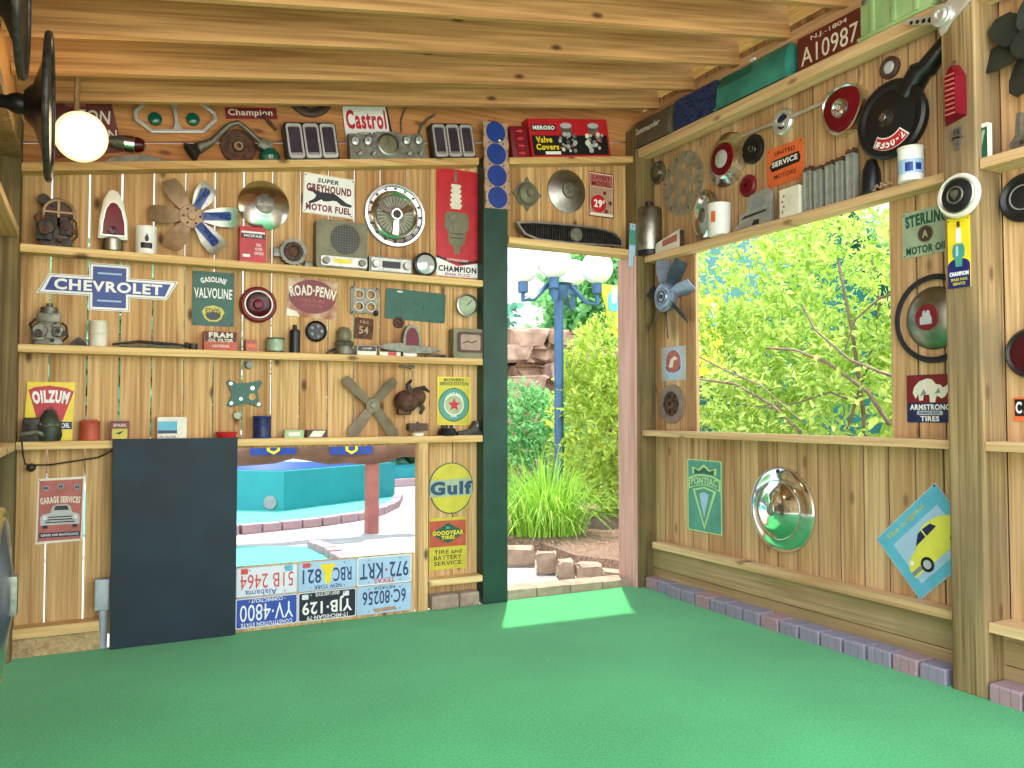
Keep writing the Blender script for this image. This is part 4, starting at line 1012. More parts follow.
# ---- below the second shelf: bow-tie sign and its neighbours
def poly_b(pts, cx, cz, Y=YB-.001): return [((on_y(u, v, Y).x-cx), (on_y(u, v, Y).z-cz)) for u, v in pts]
x, z, w, h = bbox_b(36, 264, 178, 311)
t = thing('enamel_sign', 'blue bow-tie shaped enamel sign with white capitals', 'sign', (x, YB-.001, z))
def bow(k):   # outline drawn in by k on every side
    a, c = w/2, h/2; q = .29*a
    return [(-a+k*2.1, -h*.20+k), (-q+k, -h*.20+k), (-q+k, -c+k), (q-k, -c+k), (q-k, -h*.20+k), (a*.83-k*.55, -h*.20+k), (a-k*2.1, h*.22-k), (q-k, h*.22-k), (q-k, c-k), (-q+k, c-k), (-q+k, h*.22-k), (-a*.83+k*.55, h*.22-k)]
b = MB(WHITE); b.prism(bow(0), -.006, 0); b.build('plate', t, smooth=0)
b = MB(BLACK); b.ringprism(bow(.004), bow(.006), -.0068, -.006); b.build('border', t, smooth=0)
b = MB(BLUE); b.prism(bow(.017), -.0075, -.006); b.build('field', t, smooth=0)
lettering(t, 'CHEVROLET', 0, h*.01, w*.76, h*.23, WHITE, -.0075, bold=.035)
for s in (1, -1): patch(t, rect(w*.17, h*.035, 0, cz=s*h*.29), PALEBLUE, -.0075, 'bar')
t, w, h = stand_b('carburettor', 'dark blocky carburettor below the bow-tie sign', 'engine part', 30, 68, 308, SH3)
carb(t, w, h, PEWTER, DARKMETAL, 5); b = MB(PEWTER); b.box(-w*.3, w*.3, -.035, .02, h*.6, h*.86, bev=.008); b.lathe([(0, 0), (.04, 0), (.036, .03), (.015, .035), (.013, .05), (0, .05)], c=(0, 0, h*.84), axis='z'); b.build('cover', t)
t, r, h = can('tin_can', 'small cream can with ridged side below the bow-tie sign', 89, 108, 321, SH3, CREAM, rim=CREAM)
b = MB(CREAM); b.ring(r*.98, .003, axis='z', c=(0, 0, h*.5), k=6); b.build('bead', t)
t, w, h = stand_b('wiper_arm', 'long thin dark wiper arm lying on the shelf below the bow-tie sign', 'car part', 112, 198, 341, SH3, Y=4.42)
b = MB(DARKMETAL); b.tube([(-w/2, 0, .012), (-w*.2, 0, .03), (w*.2, 0, .022), (w*.45, 0, .012)], [.006, .008, .009, .007]); b.build('arm', t)
b = MB(PEWTER); b.tube([(-w*.42, -.012, .008), (w*.3, -.012, .01)], .006); b.build('blade', t)
b = MB(DARKMETAL); b.cyl(.022, 0, .03, axis='z', c=(w*.44, 0, 0)); b.ball(.014, c=(w*.36, -.005, .022)); b.build('pivot', t)
t, w, h = stand_b('engine_bracket', 'small dark bracket between the blocky carburettor and the cream can', 'bracket', 68, 88, 337, SH3)
b = MB(DARKMETAL); b.prism([(-w/2, 0), (w/2, 0), (w*.3, h*.6), (0, h), (-w*.3, h*.5)], -.02, .01); b.cyl(.008, 0, .02, RUST, (0, -.02, h*.4)); b.build('bracket', t, smooth=.4)
t, w, h = hang_b('tin_sign', 'upright green tin sign with white arched words and a yellow badge', 'sign', (192, 272, 234, 326), YB-.001)
plate(t, w, h, DGREEN, .004); y = -.004
lettering(t, 'GASOLINE', 0, h*.34, w*.62, h*.1, WHITE, y, arc=.7, bold=.03); lettering(t, 'VALVOLINE', 0, h*.1, w*.9, h*.19, WHITE, y, bold=.02, arc=.12)
o_ = [(-.2, -.16), (-.27, -.24), (-.2, -.36), (-.1, -.42), (.1, -.42), (.2, -.36), (.27, -.24), (.2, -.16), (0, -.12)]
patch(t, [(a*w, c*h) for a, c in o_], OLIVEY, y); patch(t, [(a*w*.7, -.36*h+(c+.36)*h*.5) for a, c in o_], BLACK, y-.0008); lettering(t, 'ETHYL', 0, -h*.22, w*.36, h*.085, BLACK, y-.0008, bold=.03); screws(t, w*.44, h*.46, y)
t, w, h = stand_b('oil_filter_box', 'low orange-red carton with pale capitals below the green sign', 'box', 203, 236, 332, SH3)
b = MB(BRICKRED); b.box(-w/2, w/2, -.04, .03, 0, h, bev=.001); b.build('carton', t, smooth=0)
patch(t, rect(w*.96, h*.5, 0, cz=h*.72), BROWN, -.04)
lettering(t, 'FRAM', 0, h*.8, w*.72, h*.28, CREAM, -.041, bold=.05); lettering(t, 'OIL FILTER', 0, h*.52, w*.74, h*.17, CREAM, -.041, bold=.03); lettering(t, 'CARTRIDGE', 0, h*.22, w*.5, h*.14, CREAM, -.04)
t, w, h = stand_b('small_carton', 'tiny orange carton between the low carton and the red round lamp', 'box', 245, 256, 340, SH3)
b = MB(PINKRED); b.box(-w/2, w/2, -.02, .02, 0, h, bev=.001); b.build('carton', t, smooth=0); patch(t, rect(w*.8, h*.3, 0, cz=h*.5), ORANGE, -.02)
t, w, h = hang_b('round_lamp', 'round dark red lamp lens with white ring on the boards', 'tail lamp', (239, 287, 276, 323), YB-.001)
R = w/2; b = MB(DRED); b.lathe([(R, 0), (R, .02), (R*.9, .032), (R*.8, .034), (R*.74, .026)]); b.build('rim', t)
b = MB(WHITE); b.lathe([(R*.78, .033), (R*.76, .037), (R*.7, .037), (R*.69, .03)]); b.build('ring', t)
b = MB(DREDLENS); b.lathe([(R*.7, .031), (R*.5, .024), (R*.3, .022)]); b.build('lens', t); b = MB(REDLENS); b.lathe([(R*.3, .022), (R*.24, .04), (0, .046)]); b.build('bullseye', t)
# ROAD PENN
t, w, h = hang_b('tin_sign', 'rusty square tin sign with red oval and arched pale letters', 'sign', (287, 279, 337, 318), YB-.001, ry=.04)
plate(t, w, h, paint('rust_stained_tin', '#c9b08e', .55, 0, .2, 9, .1, '#9a5a3a', .4, .62), .004); y = -.004
patch(t, circ(w*.47, 28, 0, h*.04, .72), DRED, y)
lettering(t, 'ROAD·PENN', 0, h*.16, w*.92, h*.27, CREAM, y-.001, arc=.55, bold=.035, taper=0)
lettering(t, '100% PURE', 0, -h*.06, w*.5, h*.08, PINKRED, y-.001); lettering(t, 'MOTOR OIL', 0, -h*.18, w*.4, h*.07, PINKRED, y-.001)
patch(t, [(-w/2, -h/2), (-w*.24, -h/2), (-w*.3, -h*.36), (-w*.5, -h*.3)], CREAM, y)
t, w, h = hang_b('gauge', 'small round black gauge with pale spokes above the black spray can', 'gauge', (305, 322, 326, 341), YB-.001)
R = w/2; b = MB(BLACK); b.lathe([(R, 0), (R, .018), (R*.85, .024), (R*.78, .016), (0, .016)]); b.build('case', t)
for k in range(5): b = MB(PEWTER); b.lathe([(0, .018), (R*.16, .018), (R*.14, .022), (0, .022)], c=(R*.5*cos(k*1.256), 0, R*.5*sin(k*1.256)), n=10); b.build('marker', t)
t, r, h = can('tin_can', 'short pale green tin on the shelf below the rusty sign', 266, 284, 338, SH3, MINT, rim=STEEL)
wrap(t, r, h*.5, h*.35, -1., 1., PALEGREEN)
t, w, h = stand_b('spray_can', 'slim black can with narrow cap beside the pale green tin', 'can', 289.5, 300, 325, SH3)
b = MB(BLACK); r = w/2; b.lathe([(0, 0), (r, 0), (r, h*.78), (r*.8, h*.83), (0, h*.83)], axis='z'); b.build('tin', t); b = MB(DARKMETAL); b.cyl(r*.4, h*.82, h, axis='z', n=14); b.build('cap', t)
t, w, h = stand_b('hand_lamp', 'squat grey-green lamp with domed top on the shelf by the rusty tag', 'lamp', 334, 354, 327, SH3)
b = MB(PEWTER); b.lathe([(0, 0), (w*.46, 0), (w*.5, h*.1), (w*.42, h*.3), (w*.5, h*.4), (w*.4, h*.5), (0, h*.5)], axis='z'); b.build('base', t)
b = MB(OLIVE); b.lathe([(w*.3, h*.48), (w*.36, h*.62), (w*.34, h*.84), (w*.24, h*.97), (0, h)], axis='z'); b.build('dome', t)
b = MB(DARKMETAL); b.tube([(-w*.3, 0, h*.25), (-w*.7, -.01, h*.12), (-w*.9, -.01, h*.02)], .006); b.build('handle', t)
t, w, h = hang_b('metal_tag', 'small rust brown square tag on the boards above the small black box', 'tag', (354, 318, 373, 339), YB-.001, ry=.05)
plate(t, w, h, RUST, .004, .01); lettering(t, 'TAG', 0, h*.3, w*.5, h*.14, BRONZE, -.004); lettering(t, '54', 0, -h*.08, w*.5, h*.35, BRONZE, -.004)
t, w, h = stand_b('small_carton', 'small white box with black label below the rust brown tag', 'box', 356, 375, 346, SH3, Y=4.43)
b = MB(CREAM); b.box(-w/2, w/2, -.025, .03, 0, h); b.build('carton', t, smooth=0); patch(t, rect(w*.96, h*.55, 0, cz=h*.7), BLACK, -.025); lettering(t, 'CHAMP', 0, h*.7, w*.5, h*.2, CREAM, -.026)
# four-hole carburettor base
t, w, h = hang_b('carburettor_plate', 'square metal plate with four round holes and lugged corners', 'engine part', (350, 287, 378, 315), YB-.001)
b = MB(PEWTER)
q = w*.21; rr = w*.155
for sx in (-1, 1):
    for sz in (-1, 1):
        n = 24; sq = []
        for k in range(n):
            a = 2*pi*k/n; ca, sa = cos(a), sin(a); m = max(abs(ca), abs(sa)); sq.append((sx*q+ca/m*q*1.0, sz*q+sa/m*q*1.0))
        b.ringprism(sq, circ(rr, n, sx*q, sz*q), -.014, 0)
b.build('plate', t, smooth=.4)
b = MB(PEWTER)
for sx in (-1, 1):
    for sz in (-1, 1): b.prism([(sx*w*.3, sz*h*.42), (sx*w*.42, sz*h*.3), (sx*w*.52, sz*h*.42), (sx*w*.44, sz*h*.52)], -.012, 0); b.cyl(.007, .012, .016, DARKMETAL, (sx*w*.44, 0, sz*h*.44), n=8)
b.ringprism(rect(w*.98, h*.9), rect(w*.84, h*.84), -.01, 0); b.build('lugs', t, smooth=.4)
b = MB(STEEL)
for sx in (-1, 1):
    for sz in (-1, 1): b.ring(rr, .004, c=(sx*q, 0, sz*q), h=.014, n=24, k=6)
b.build('bore_rims', t)
b = MB(DARKMETAL); b.ball(.016, c=(w*.4, -.012, -h*.42)); b.build('plug', t)
t, w, h = hang_b('license_plate', 'blank-looking dark green number plate with worn embossed figures', 'number plate', (385, 291, 445, 321), YB-.001, ry=.035)
plate(t, w, h, DGREEN, .004, .012, edge=DGREEN); lettering(t, '30·784', 0, -h*.05, w*.78, h*.5, DGREEN, -.004, bold=.03, th=.002)
b = MB(CREAM); b.prism(rect(w*.09, h*.05, .003, cx=-w*.27, cz=h*.42), -.0055, -.004); b.build('slot', t, smooth=0)
t, w, h = hang_b('grommet', 'small brown ring on the boards above the winged lamp', 'ring', (393, 317, 404, 328), YB-.001)
b = MB(BROWN); b.ring(w*.38, w*.14); b.build('ring', t); b = MB(RUST); b.lathe([(w*.26, 0), (0, .004)]); b.build('washer', t)
t, w, h = stand_b('winged_lamp', 'winged grey trim piece with a red lamp rising from its middle', 'tail lamp', 375, 442, 324, SH3, Y=4.425)
b = MB(PEWTER); n = 24; V = []
prof = [(-w/2, h*.28), (-w*.3, h*.16), (0, h*.10), (w*.3, h*.12), (w/2, h*.2), (w*.3, h*.3), (w*.1, h*.38), (-w*.15, h*.4), (-w*.35, h*.36)]
b.prism(prof, -.022, .02); bmesh.ops.bevel(b.bm, geom=[e for e in b.bm.edges if abs(e.verts[0].co.y-e.verts[1].co.y) < 1e-4], offset=.006, segments=2, affect='EDGES'); b.build('wing', t, smooth=.8)
lettering(t, 'LARK', w*.05, h*.24, w*.26, h*.09, PEWTER, -.022)
b = MB(PEWTER); arch = [(w*.02+w*.13*cos(a*pi/12), h*.5+(h*.48*sin(a*pi/12) if a else 0)) for a in range(13)]; arch = [(w*.15, h*.34)]+arch+[(-w*.11, h*.34)]
ia = [(w*.02+(x-w*.02)*.76, h*.36+(z-h*.36)*.84) for x, z in arch]; b.ringprism(arch, ia, -.03, .015); b.build('bezel', t, smooth=.5)
b = MB(REDLENS); b.prism(ia, -.026, .012); b.build('lens', t, smooth=.4)
b = MB(STEEL); b.box(-w*.1, w*.1, -.015, .02, 0, h*.14); b.build('foot', t, smooth=0)
t, w, h = hang_b('gauge_cup', 'small round chrome cup gauge above the square green radio', 'gauge', (454, 296, 475, 316), YB-.001)
R = w/2; b = MB(STEEL); b.lathe([(R*.8, 0), (R, .03), (R, .045), (R*.86, .048), (R*.8, .04)]); b.build('case', t); b = MB(PALEGREEN); b.lathe([(R*.82, .04), (R*.4, .03), (0, .028)]); b.build('dial_face', t); b = MB(DARKMETAL); b.box(-.001, .001, -.044, -.032, 0, R*.7, mx=Matrix.Rotation(.8, 4, 'Y')); b.build('needle', t, smooth=0)
t, w, h = stand_b('speaker_box', 'square green metal speaker with pale screen at the shelf end', 'radio', 445, 485, 329, SH3, Y=4.44)
b = MB(OLIVE); b.prism(rect(w*.84, h, .014, cx=w*.08, cz=h/2), -.03, .045); b.build('case', t, smooth=.5)
b = MB(BROWN); b.ringprism(rect(w*.64, h*.68, .014, 4, w*.08, h*.54), rect(w*.5, h*.52, .012, 4, w*.08, h*.54), -.036, -.03); b.build('frame', t, smooth=.5)
b = MB(paint('speaker_cloth', '#b59a86', .8, 0, .15, 20)); b.prism(rect(w*.5, h*.52, .012, 4, w*.08, h*.54), -.0325, -.03); b.build('screen', t, smooth=0)
b = MB(BROWN); b.tube([(-w*.12, -.034, h*.5), (0, -.035, h*.58), (w*.1, -.034, h*.52), (w*.22, -.035, h*.6)], .003); b.build('crack_line', t)
t, w, h = stand_b('small_carton', 'thin red and white packet lying in front of the winged lamp', 'box', 379, 400, 352, SH3, Y=4.412)
b = MB(CREAM); b.box(-w/2, w/2, -.01, .005, 0, h, bev=.001); b.build('packet', t, smooth=0); patch(t, rect(w*.4, h*.9, 0, cx=w*.1, cz=h/2), RED, -.01)
t, w, h = stand_b('bezel_strip', 'thin dark strip lying beside the square green speaker', 'trim strip', 425, 446, 355, SH3, Y=4.41)
b = MB(DARKMETAL); b.box(-w/2, w/2, -.008, .008, 0, h, bev=.002); b.tube([(-w*.4, -.004, h), (w*.4, -.004, h*1.2)], .003, STEEL); b.build('strip', t)

# ---- lowest shelf
t, w, h = stand_b('tin_sign', 'yellow tin sign with a red fan shape and white capitals, partly behind the dark pump', 'sign', 24, 75, 382, SH4, Y=4.48)
plate_ = MB(YELLOW); plate_.prism([(-w/2, 0), (w*.46, 0), (w/2, h), (-w*.44, h)], -.004, 0); plate_.build('plate', t, smooth=0); y = -.004
fan_ = [(-w*.18, h*.2), (-w*.42, h*.86), (-w*.3, h*.91), (0, h*.94), (w*.34, h*.9), (w*.48, h*.84), (w*.2, h*.2)]
patch(t, fan_, RED, y, 'fan_print'); lettering(t, 'OILZUM', w*.02, h*.74, w*.72, h*.22, WHITE, y-.001, arc=.45, bold=.06)
patch(t, [(-w*.12, h*.42), (w*.14, h*.42), (w*.16, h*.5), (.02*w, h*.6), (-w*.14, h*.5)], DRED, y-.001, 'face_print'); patch(t, rect(w*.3, h*.13, 0, cx=w*.3, cz=h*.26), NAVY, y-.001); lettering(t, 'OIL', w*.32, h*.26, w*.18, h*.08, WHITE, y-.002, bold=.03)
t, w, h = stand_b('fuel_pump', 'dark green greasy pump with domed top in front of the yellow sign', 'engine part', 21, 61, 410, SH4, Y=4.435)
b = MB(DARKMETAL); b.box(-w*.5, w*.2, -.03, .03, 0, h*.3, bev=.01); b.box(-w*.46, -w*.02, -.025, .02, h*.3, h*.75, bev=.012); b.build('body', t)
b = MB(paint('greasy_green', '#46503f', .5, .3, .3, 20, .3, '#2b2d26')); b.lathe([(0, 0), (w*.3, 0), (w*.34, h*.2), (w*.3, h*.5), (w*.22, h*.8), (w*.1, h*.97), (0, h)], axis='z', c=(w*.2, 0, .002)); b.build('dome', t)
b = MB(PEWTER); b.ring(w*.31, .006, axis='z', c=(w*.2, 0, h*.5), k=6)
for k in range(8): b.cyl(.006, 0, .012, None, (w*.2+w*.31*cos(k*.785), w*.31*sin(k*.785), h*.5), 'z', 8)
b.build('flange', t)
b = MB(PEWTER); b.tube([(-w*.5, -.035, h*.22), (-w*.1, -.04, h*.3), (w*.1, -.04, h*.2)], .012); b.build('lever', t)
t, r, h = can('tin_can', 'orange-red round tin beside the yellow sign', 79, 100, 421, SH4, BRICKRED, rim=BRICKRED)
b = MB(BRICKRED); b.lathe([(r*.8, h-.004), (r*.8, h+.006), (0, h+.007)], axis='z'); b.build('lid', t)
t, w, h = stand_b('small_carton', 'small dark red and cream carton beside the orange-red tin', 'box', 110, 129, 421, SH4)
b = MB(DRED); b.box(-w/2, w/2, -.03, .03, 0, h); b.build('carton', t, smooth=0); patch(t, rect(w*.8, h*.52, 0, cz=h*.34), OLIVEY, -.03); patch(t, [(-w*.25, h*.36), (0, h*.44), (w*.22, h*.5), (0, h*.3)], BLACK, -.031, 'bird_print'); lettering(t, 'SPARK', 0, h*.78, w*.7, h*.16, CREAM, -.03)
t, w, h = stand_b('parts_box', 'white carton with a turquoise label above the navy board', 'box', 157, 186, 417, SH4)
b = MB(CREAM); b.box(-w/2, w/2, -.03, .03, 0, h); b.build('carton', t, smooth=0); patch(t, rect(w*.66, h*.5, 0, cx=-w*.16, cz=h*.56), SKYBLUE, -.03); patch(t, rect(w*.66, h*.14, 0, cx=-w*.16, cz=h*.34), NAVY, -.031); lettering(t, 'OIL FILTER', -w*.16, h*.12, w*.6, h*.1, NAVY, -.03)
t, w, h = stand_b('tray', 'shallow red tin lid above the corner of the navy board', 'tray', 215, 237, 432, SH4, Y=4.43)
b = MB(RED); b.lathe([(0, 0), (w*.4, 0), (w*.5, h), (w*.46, h), (w*.38, .004), (0, .004)], axis='z'); b.build('dish', t)
t, r, h = can('tin_can', 'dark blue tin on the lowest shelf above the opening', 253, 271, 416, SH4, NAVY, rim=BLUE)
b = MB(BLUE); b.ring(r*.98, .003, axis='z', c=(0, 0, h*.6), k=6); b.build('bead', t)
# green bracket
t, w, h = hang_b('engine_bracket', 'dark green flat bracket with holes screwed to the boards', 'bracket', (226, 380, 262, 407), YB-.001)
b = MB(DGREEN)
o_ = [(-.5, .42), (-.42, .5), (-.2, .36), (.1, .4), (.44, .5), (.5, .4), (.36, .1), (.42, -.34), (.5, -.46), (.4, -.5), (.1, -.36), (-.38, -.5), (-.48, -.44), (-.34, -.05)]
b.prism([(a*w, c*h) for a, c in o_], -.012, 0); b.build('plate', t, smooth=.4)
for a, c, r in ((.22, .2, .06), (.22, -.12, .1), (-.1, -.2, .05), (-.38, .36, .05), (-.36, -.36, .05), (.4, -.4, .05)):
    b = MB(W_BACK if r == .1 else GLASSY); b.lathe([(0, .0125), (w*r, .0125), (w*r, .012)], c=(a*w, 0, c*h), n=16); b.build('bolt_hole', t)
t, w, h = hang_b('door_knob', 'small pale knob on the boards above the green bracket', 'knob', (245, 361, 252, 369), YB-.001)
b = MB(GREYP); b.lathe([(w*.3, 0), (w*.3, .015), (w*.55, .02), (w*.5, .034), (0, .038)], n=16); b.build('knob', t); b = MB(BLACK); b.cyl(w*.6, 0, .004, n=16); b.build('backplate', t)
t, w, h = hang_b('door_knob', 'small pale green knob on the boards below the green bracket', 'knob', (233, 412, 240, 419), YB-.001)
b = MB(PALEGREEN); b.lathe([(w*.3, 0), (w*.3, .012), (w*.6, .018), (w*.5, .03), (0, .033)], n=16); b.build('knob', t); b = MB(STEEL); b.cyl(w*.5, 0, .004, n=16); b.build('backplate', t)
t, w, h = stand_b('small_carton', 'small flat green packet beside the dark blue tin', 'box', 284, 303, 430, SH4, Y=4.42)
b = MB(LIMEGREEN); b.box(-w/2, w/2, -.015, .02, 0, h); b.build('packet', t, smooth=0); patch(t, rect(w*.6, h*.5, 0, cz=h*.5), CREAM, -.015)
t, w, h = stand_b('small_carton', 'small flat brown and white packet beside the flat green packet', 'box', 306, 327, 430, SH4, Y=4.42)
b = MB(BROWN); b.box(-w/2, w/2, -.015, .02, 0, h); b.build('packet', t, smooth=0); patch(t, [(-w*.4, h*.1), (w*.2, h*.1), (w*.4, h*.9), (-w*.2, h*.9)], CREAM, -.015)
# four-blade fan leaning
x, z, w, h = bbox_b(347, 376, 397, 437, 4.46)
t = thing('engine_fan', 'brown four-blade fan leaning against the boards above the opening', 'fan', (x, 4.462, z+.005))
FANB = paint('brown_fan_paint', '#7c6f54', .5, .2, .14, 14)
for k, (a, ln) in enumerate(((137, .225), (48, .2), (-53, .225), (-128, .215))):
    mx = Matrix.Rotation(-radians(a), 4, 'Y'); b = MB(FANB)
    o_ = [(.0, .02), (.05, .026), (ln*.5, .03), (ln*.88, .032), (ln*.98, .024), (ln, 0), (ln*.97, -.024), (ln*.86, -.03), (ln*.5, -.026), (.05, -.022), (0, -.02)]
    n = len(o_); V = [(p[0], -.012-.35*p[1]*min(1, p[0]/.08), p[1]) for p in o_]+[(p[0], -.009-.35*p[1]*min(1, p[0]/.08), p[1]) for p in o_]
    b.raw(V, [tuple(range(n)), tuple(range(2*n-1, n-1, -1))]+[(i, (i+1) % n, n+(i+1) % n, n+i) for i in range(n)], None, mx); b.build('blade', t, smooth=0)
b = MB(FANB); b.cyl(.042, -.004, .016); b.lathe([(.016, .016), (.014, .022), (0, .022)], PEWTER); b.build('hub', t)
# hanging rusty pump
t, w, h = hang_b('distributor_housing', 'dark rusty engine part hanging from a wire hook', 'engine part', (390, 365, 427, 417), YB-.002)
b = MB(RUST); b.ball(w*.32, c=(-w*.12, -.035, -h*.2), sq=.9); b.box(-w*.36, -w*.0, -.06, -.01, -h*.46, -h*.16, bev=.012); b.ball(w*.22, c=(w*.18, -.035, -h*.12)); b.build('body', t)
b = MB(DARKMETAL); b.tube([(0, -.035, -h*.05), (-w*.08, -.035, h*.12), (w*.02, -.03, h*.2)], [.02, .015, .008]); b.tube([(w*.1, -.035, 0), (w*.36, -.04, h*.06), (w*.5, -.035, -h*.02)], [.018, .014, .006]); b.tube([(w*.2, -.035, -h*.2), (w*.34, -.035, -h*.34), (w*.26, -.035, -h*.44)], [.018, .014, .01]); b.ball(.016, PEWTER, (w*.16, -.065, -h*.14)); b.build('arms', t)
b = MB(PEWTER); b.tube([(w*.02, -.03, h*.18), (w*.05, -.03, h*.34), (w*.0, -.03, h*.44)], .003); b.tube([(-w*.3, -.025, h*.47), (-w*.05, -.03, h*.45), (w*.1, -.03, h*.46)], .006); b.ball(.012, c=(0, -.03, h*.45)); b.build('hook', t)
# yellow station sign
t, w, h = hang_b('tin_sign', 'small yellow tin sign with a round target and red star', 'sign', (437, 377, 470, 425), YB-.001)
plate(t, w, h, OLIVEY, .004, edge=YELLOW); y = -.004
lettering(t, "BOWERS", 0, h*.44, w*.6, h*.06, BLACK, y, bold=.02); lettering(t, 'SERVICE STATION', 0, h*.36, w*.86, h*.07, BLACK, y, bold=.02)
for k, (r, m) in enumerate(((.47, DARKMETAL), (.45, SEAGREEN), (.3, CREAM), (.27, OLIVEY), (.25, PALEGREEN))): patch(t, circ(w*r, 30, 0, -h*.08), m, y-.0006*k, 'target_print')
star = []
for k in range(10): a = pi/2+k*pi/5; r = w*(.2 if k % 2 == 0 else .085); star.append((r*cos(a), -h*.08+r*sin(a)))
b = MB(RED)
b.prism(star, y-.0045, y-.003); b.build('star', t, smooth=0)
lettering(t, 'CONOGO MOTOR', 0, h*.085, w*.62, h*.07, WHITE, y-.0012, arc=2.4, bold=.02); lettering(t, 'OIL', 0, -h*.31, w*.2, h*.06, WHITE, y-.0012)
t, w, h = stand_b('gauge', 'small round brown gauge standing below the rusty hanging part', 'gauge', 408, 427, 423, SH4, Y=4.43)
b = MB(BROWN); b.prism(rect(w, h*.6, .01, cz=h*.68), -.02, .03); b.build('case', t, smooth=.4); b = MB(CREAM); b.cyl(w*.3, 0, h*.26, axis='z', n=16); b.build('foot', t); b = MB(DARKMETAL); b.ball(.008, c=(0, 0, h)); b.build('stud', t)
t, w, h = stand_b('ignition_cover', 'small black ribbed cap below the yellow target sign', 'engine part', 438, 456, 425, SH4, Y=4.43)
b = MB(BLACK); b.lathe([(0, 0), (w*.45, 0), (w*.5, h*.3), (w*.4, h*.7), (0, h*.7)], axis='z', n=16); b.build('cap', t)
for k in range(5): b = MB(BLACK); b.cyl(.007, h*.68, h, axis='z', c=(w*.28*cos(k*1.25), w*.28*sin(k*1.25), 0), n=8); b.build('terminal', t)
t, w, h = stand_b('rocker_bracket', 'low dark wedge-shaped casting at the end of the lowest shelf', 'bracket', 457, 482, 421, SH4, Y=4.44)
b = MB(DARKMETAL); b.prism([(-w/2, 0), (w/2, 0), (w/2, h*.3), (w*.34, h*.35), (w*.3, h), (w*.18, h), (w*.02, h*.45), (-w*.5, h*.22)], -.02, .02); b.build('casting', t, smooth=0); b = MB(PEWTER); b.cyl(.01, .02, .026, c=(w*.24, 0, h*.7), n=12); b.build('bolt', t)

# ---- low wall
t, w, h = hang_b('tin_sign', 'faded pink tin sign with a car seen head on', 'sign', (35.5, 477, 84.5, 543), YB-.001)
b = MB(CREAM); b.prism([(-w*.49, -h*.5), (w*.46, -h*.48), (w*.5, h*.5), (-w*.46, h*.48)], -.003, 0); b.build('border', t, smooth=0)
b = MB(PINKRED); b.prism([(-w*.45, -h*.46), (w*.43, -h*.45), (w*.46, h*.46), (-w*.43, h*.45)], -.0042, -.003); b.build('plate', t, smooth=0); y = -.0042
for cx in (-.3, 0, .34): patch(t, circ(w*.07, 16, cx*w, h*.34+(.02*h if cx == 0 else 0)), GREYP, y, 'badge_print'); lettering(t, 'M', cx*w, h*.34+(.02*h if cx == 0 else 0), w*.07, h*.035, NAVY, y-.001)
lettering(t, 'GARAGE SERVICES', 0, h*.15, w*.82, h*.1, CREAM, y, arc=.3, bold=.04)
car = [(-.4, -.22), (-.4, -.1), (-.36, -.06), (-.2, -.04), (-.16, .06), (-.08, .085), (.14, .085), (.2, .06), (.25, -.04), (.36, -.06), (.4, -.1), (.4, -.22)]
patch(t, [(a*w, c*h) for a, c in car], LGREY, y, 'car_print'); patch(t, [(-w*.13, 0), (-w*.1, h*.065), (w*.14, h*.065), (w*.18, 0)], DARKMETAL, y-.001, 'car_print')
for z_ in (-.1, -.14, -.18): patch(t, rect(w*.6, h*.018, 0, cz=z_*h), DARKMETAL, y-.001, 'car_print')
for s in (-1, 1): patch(t, circ(w*.055, 14, s*w*.29, -h*.11), WHITE, y-.001, 'car_print'); patch(t, rect(w*.1, h*.05, 0, cx=s*w*.3, cz=-h*.245), BLACK, y, 'car_print')
patch(t, rect(w*.84, h*.075, 0, cz=-h*.37), NAVY, y); lettering(t, 'REPAIRS AND MAINTENANCE', 0, -h*.37, w*.76, h*.035, CREAM, y-.001, bold=.02); screws(t, w*.44, h*.46, y, RUST, .003)
t = thing('junction_box', 'grey electrical box on a conduit beside the navy board', 'electrical box', (.062, 4.44, 0))
b = MB(CONDUIT); b.box(-.038, .026, -.04, .03, .185, .33, bev=.004); b.build('box', t); b = MB(CONDUIT); b.cyl(.02, 0, .19, axis='z'); b.build('conduit', t); b = MB(CONDUIT); b.box(-.032, .02, -.046, -.04, .2, .318, bev=.003); b.build('cover', t)
# six upside-down plates below the opening
PLT_W = paint('plate_white', '#d9dde0', .4, 0, .05, 14); PLT_B = paint('plate_blue', '#2c4fa5', .4, 0, .08, 14); PLT_L = paint('plate_pale_blue', '#a9c6dd', .4, 0, .06, 12); PLT_K = paint('plate_black', '#1a2230', .4, 0, .1, 12)
TXR = paint('plate_text_red', '#d1483f', .4, 0, .05); TXB = paint('plate_text_blue', '#4a62a0', .4, 0, .05); TXN = paint('plate_text_navy', '#2c3d66', .4, 0, .05)
def plt(cx, cz, base, label, edge):
    t = thing('license_plate', label, 'number plate', (cx, 4.411, cz), 0, 0); b = MB(base); b.prism(rect(.314, .154, .012), -.003, 0)
    o = rect(.314, .154, .012); i = rect(.304, .144, .009); b.ringprism(o, i, -.0045, -.003, edge); b.build('plate', t, smooth=0)
    for sx in (-.09, .09):
        for sz in (-.06, .06): b = MB(STEEL); b.cyl(.005, .003, .006, c=(sx, 0, sz), n=8); b.build('bolt', t)
    return t
def up(t, s, cx, cz, w, h, m, bold=.012): lettering(t, s, -cx, -cz, w, h, m, -.003, rot=pi, bold=bold, th=.0015)   # these plates hang upside down
xs = [.667+.158+.3175*i for i in range(3)]; z1, z0 = .254, .095
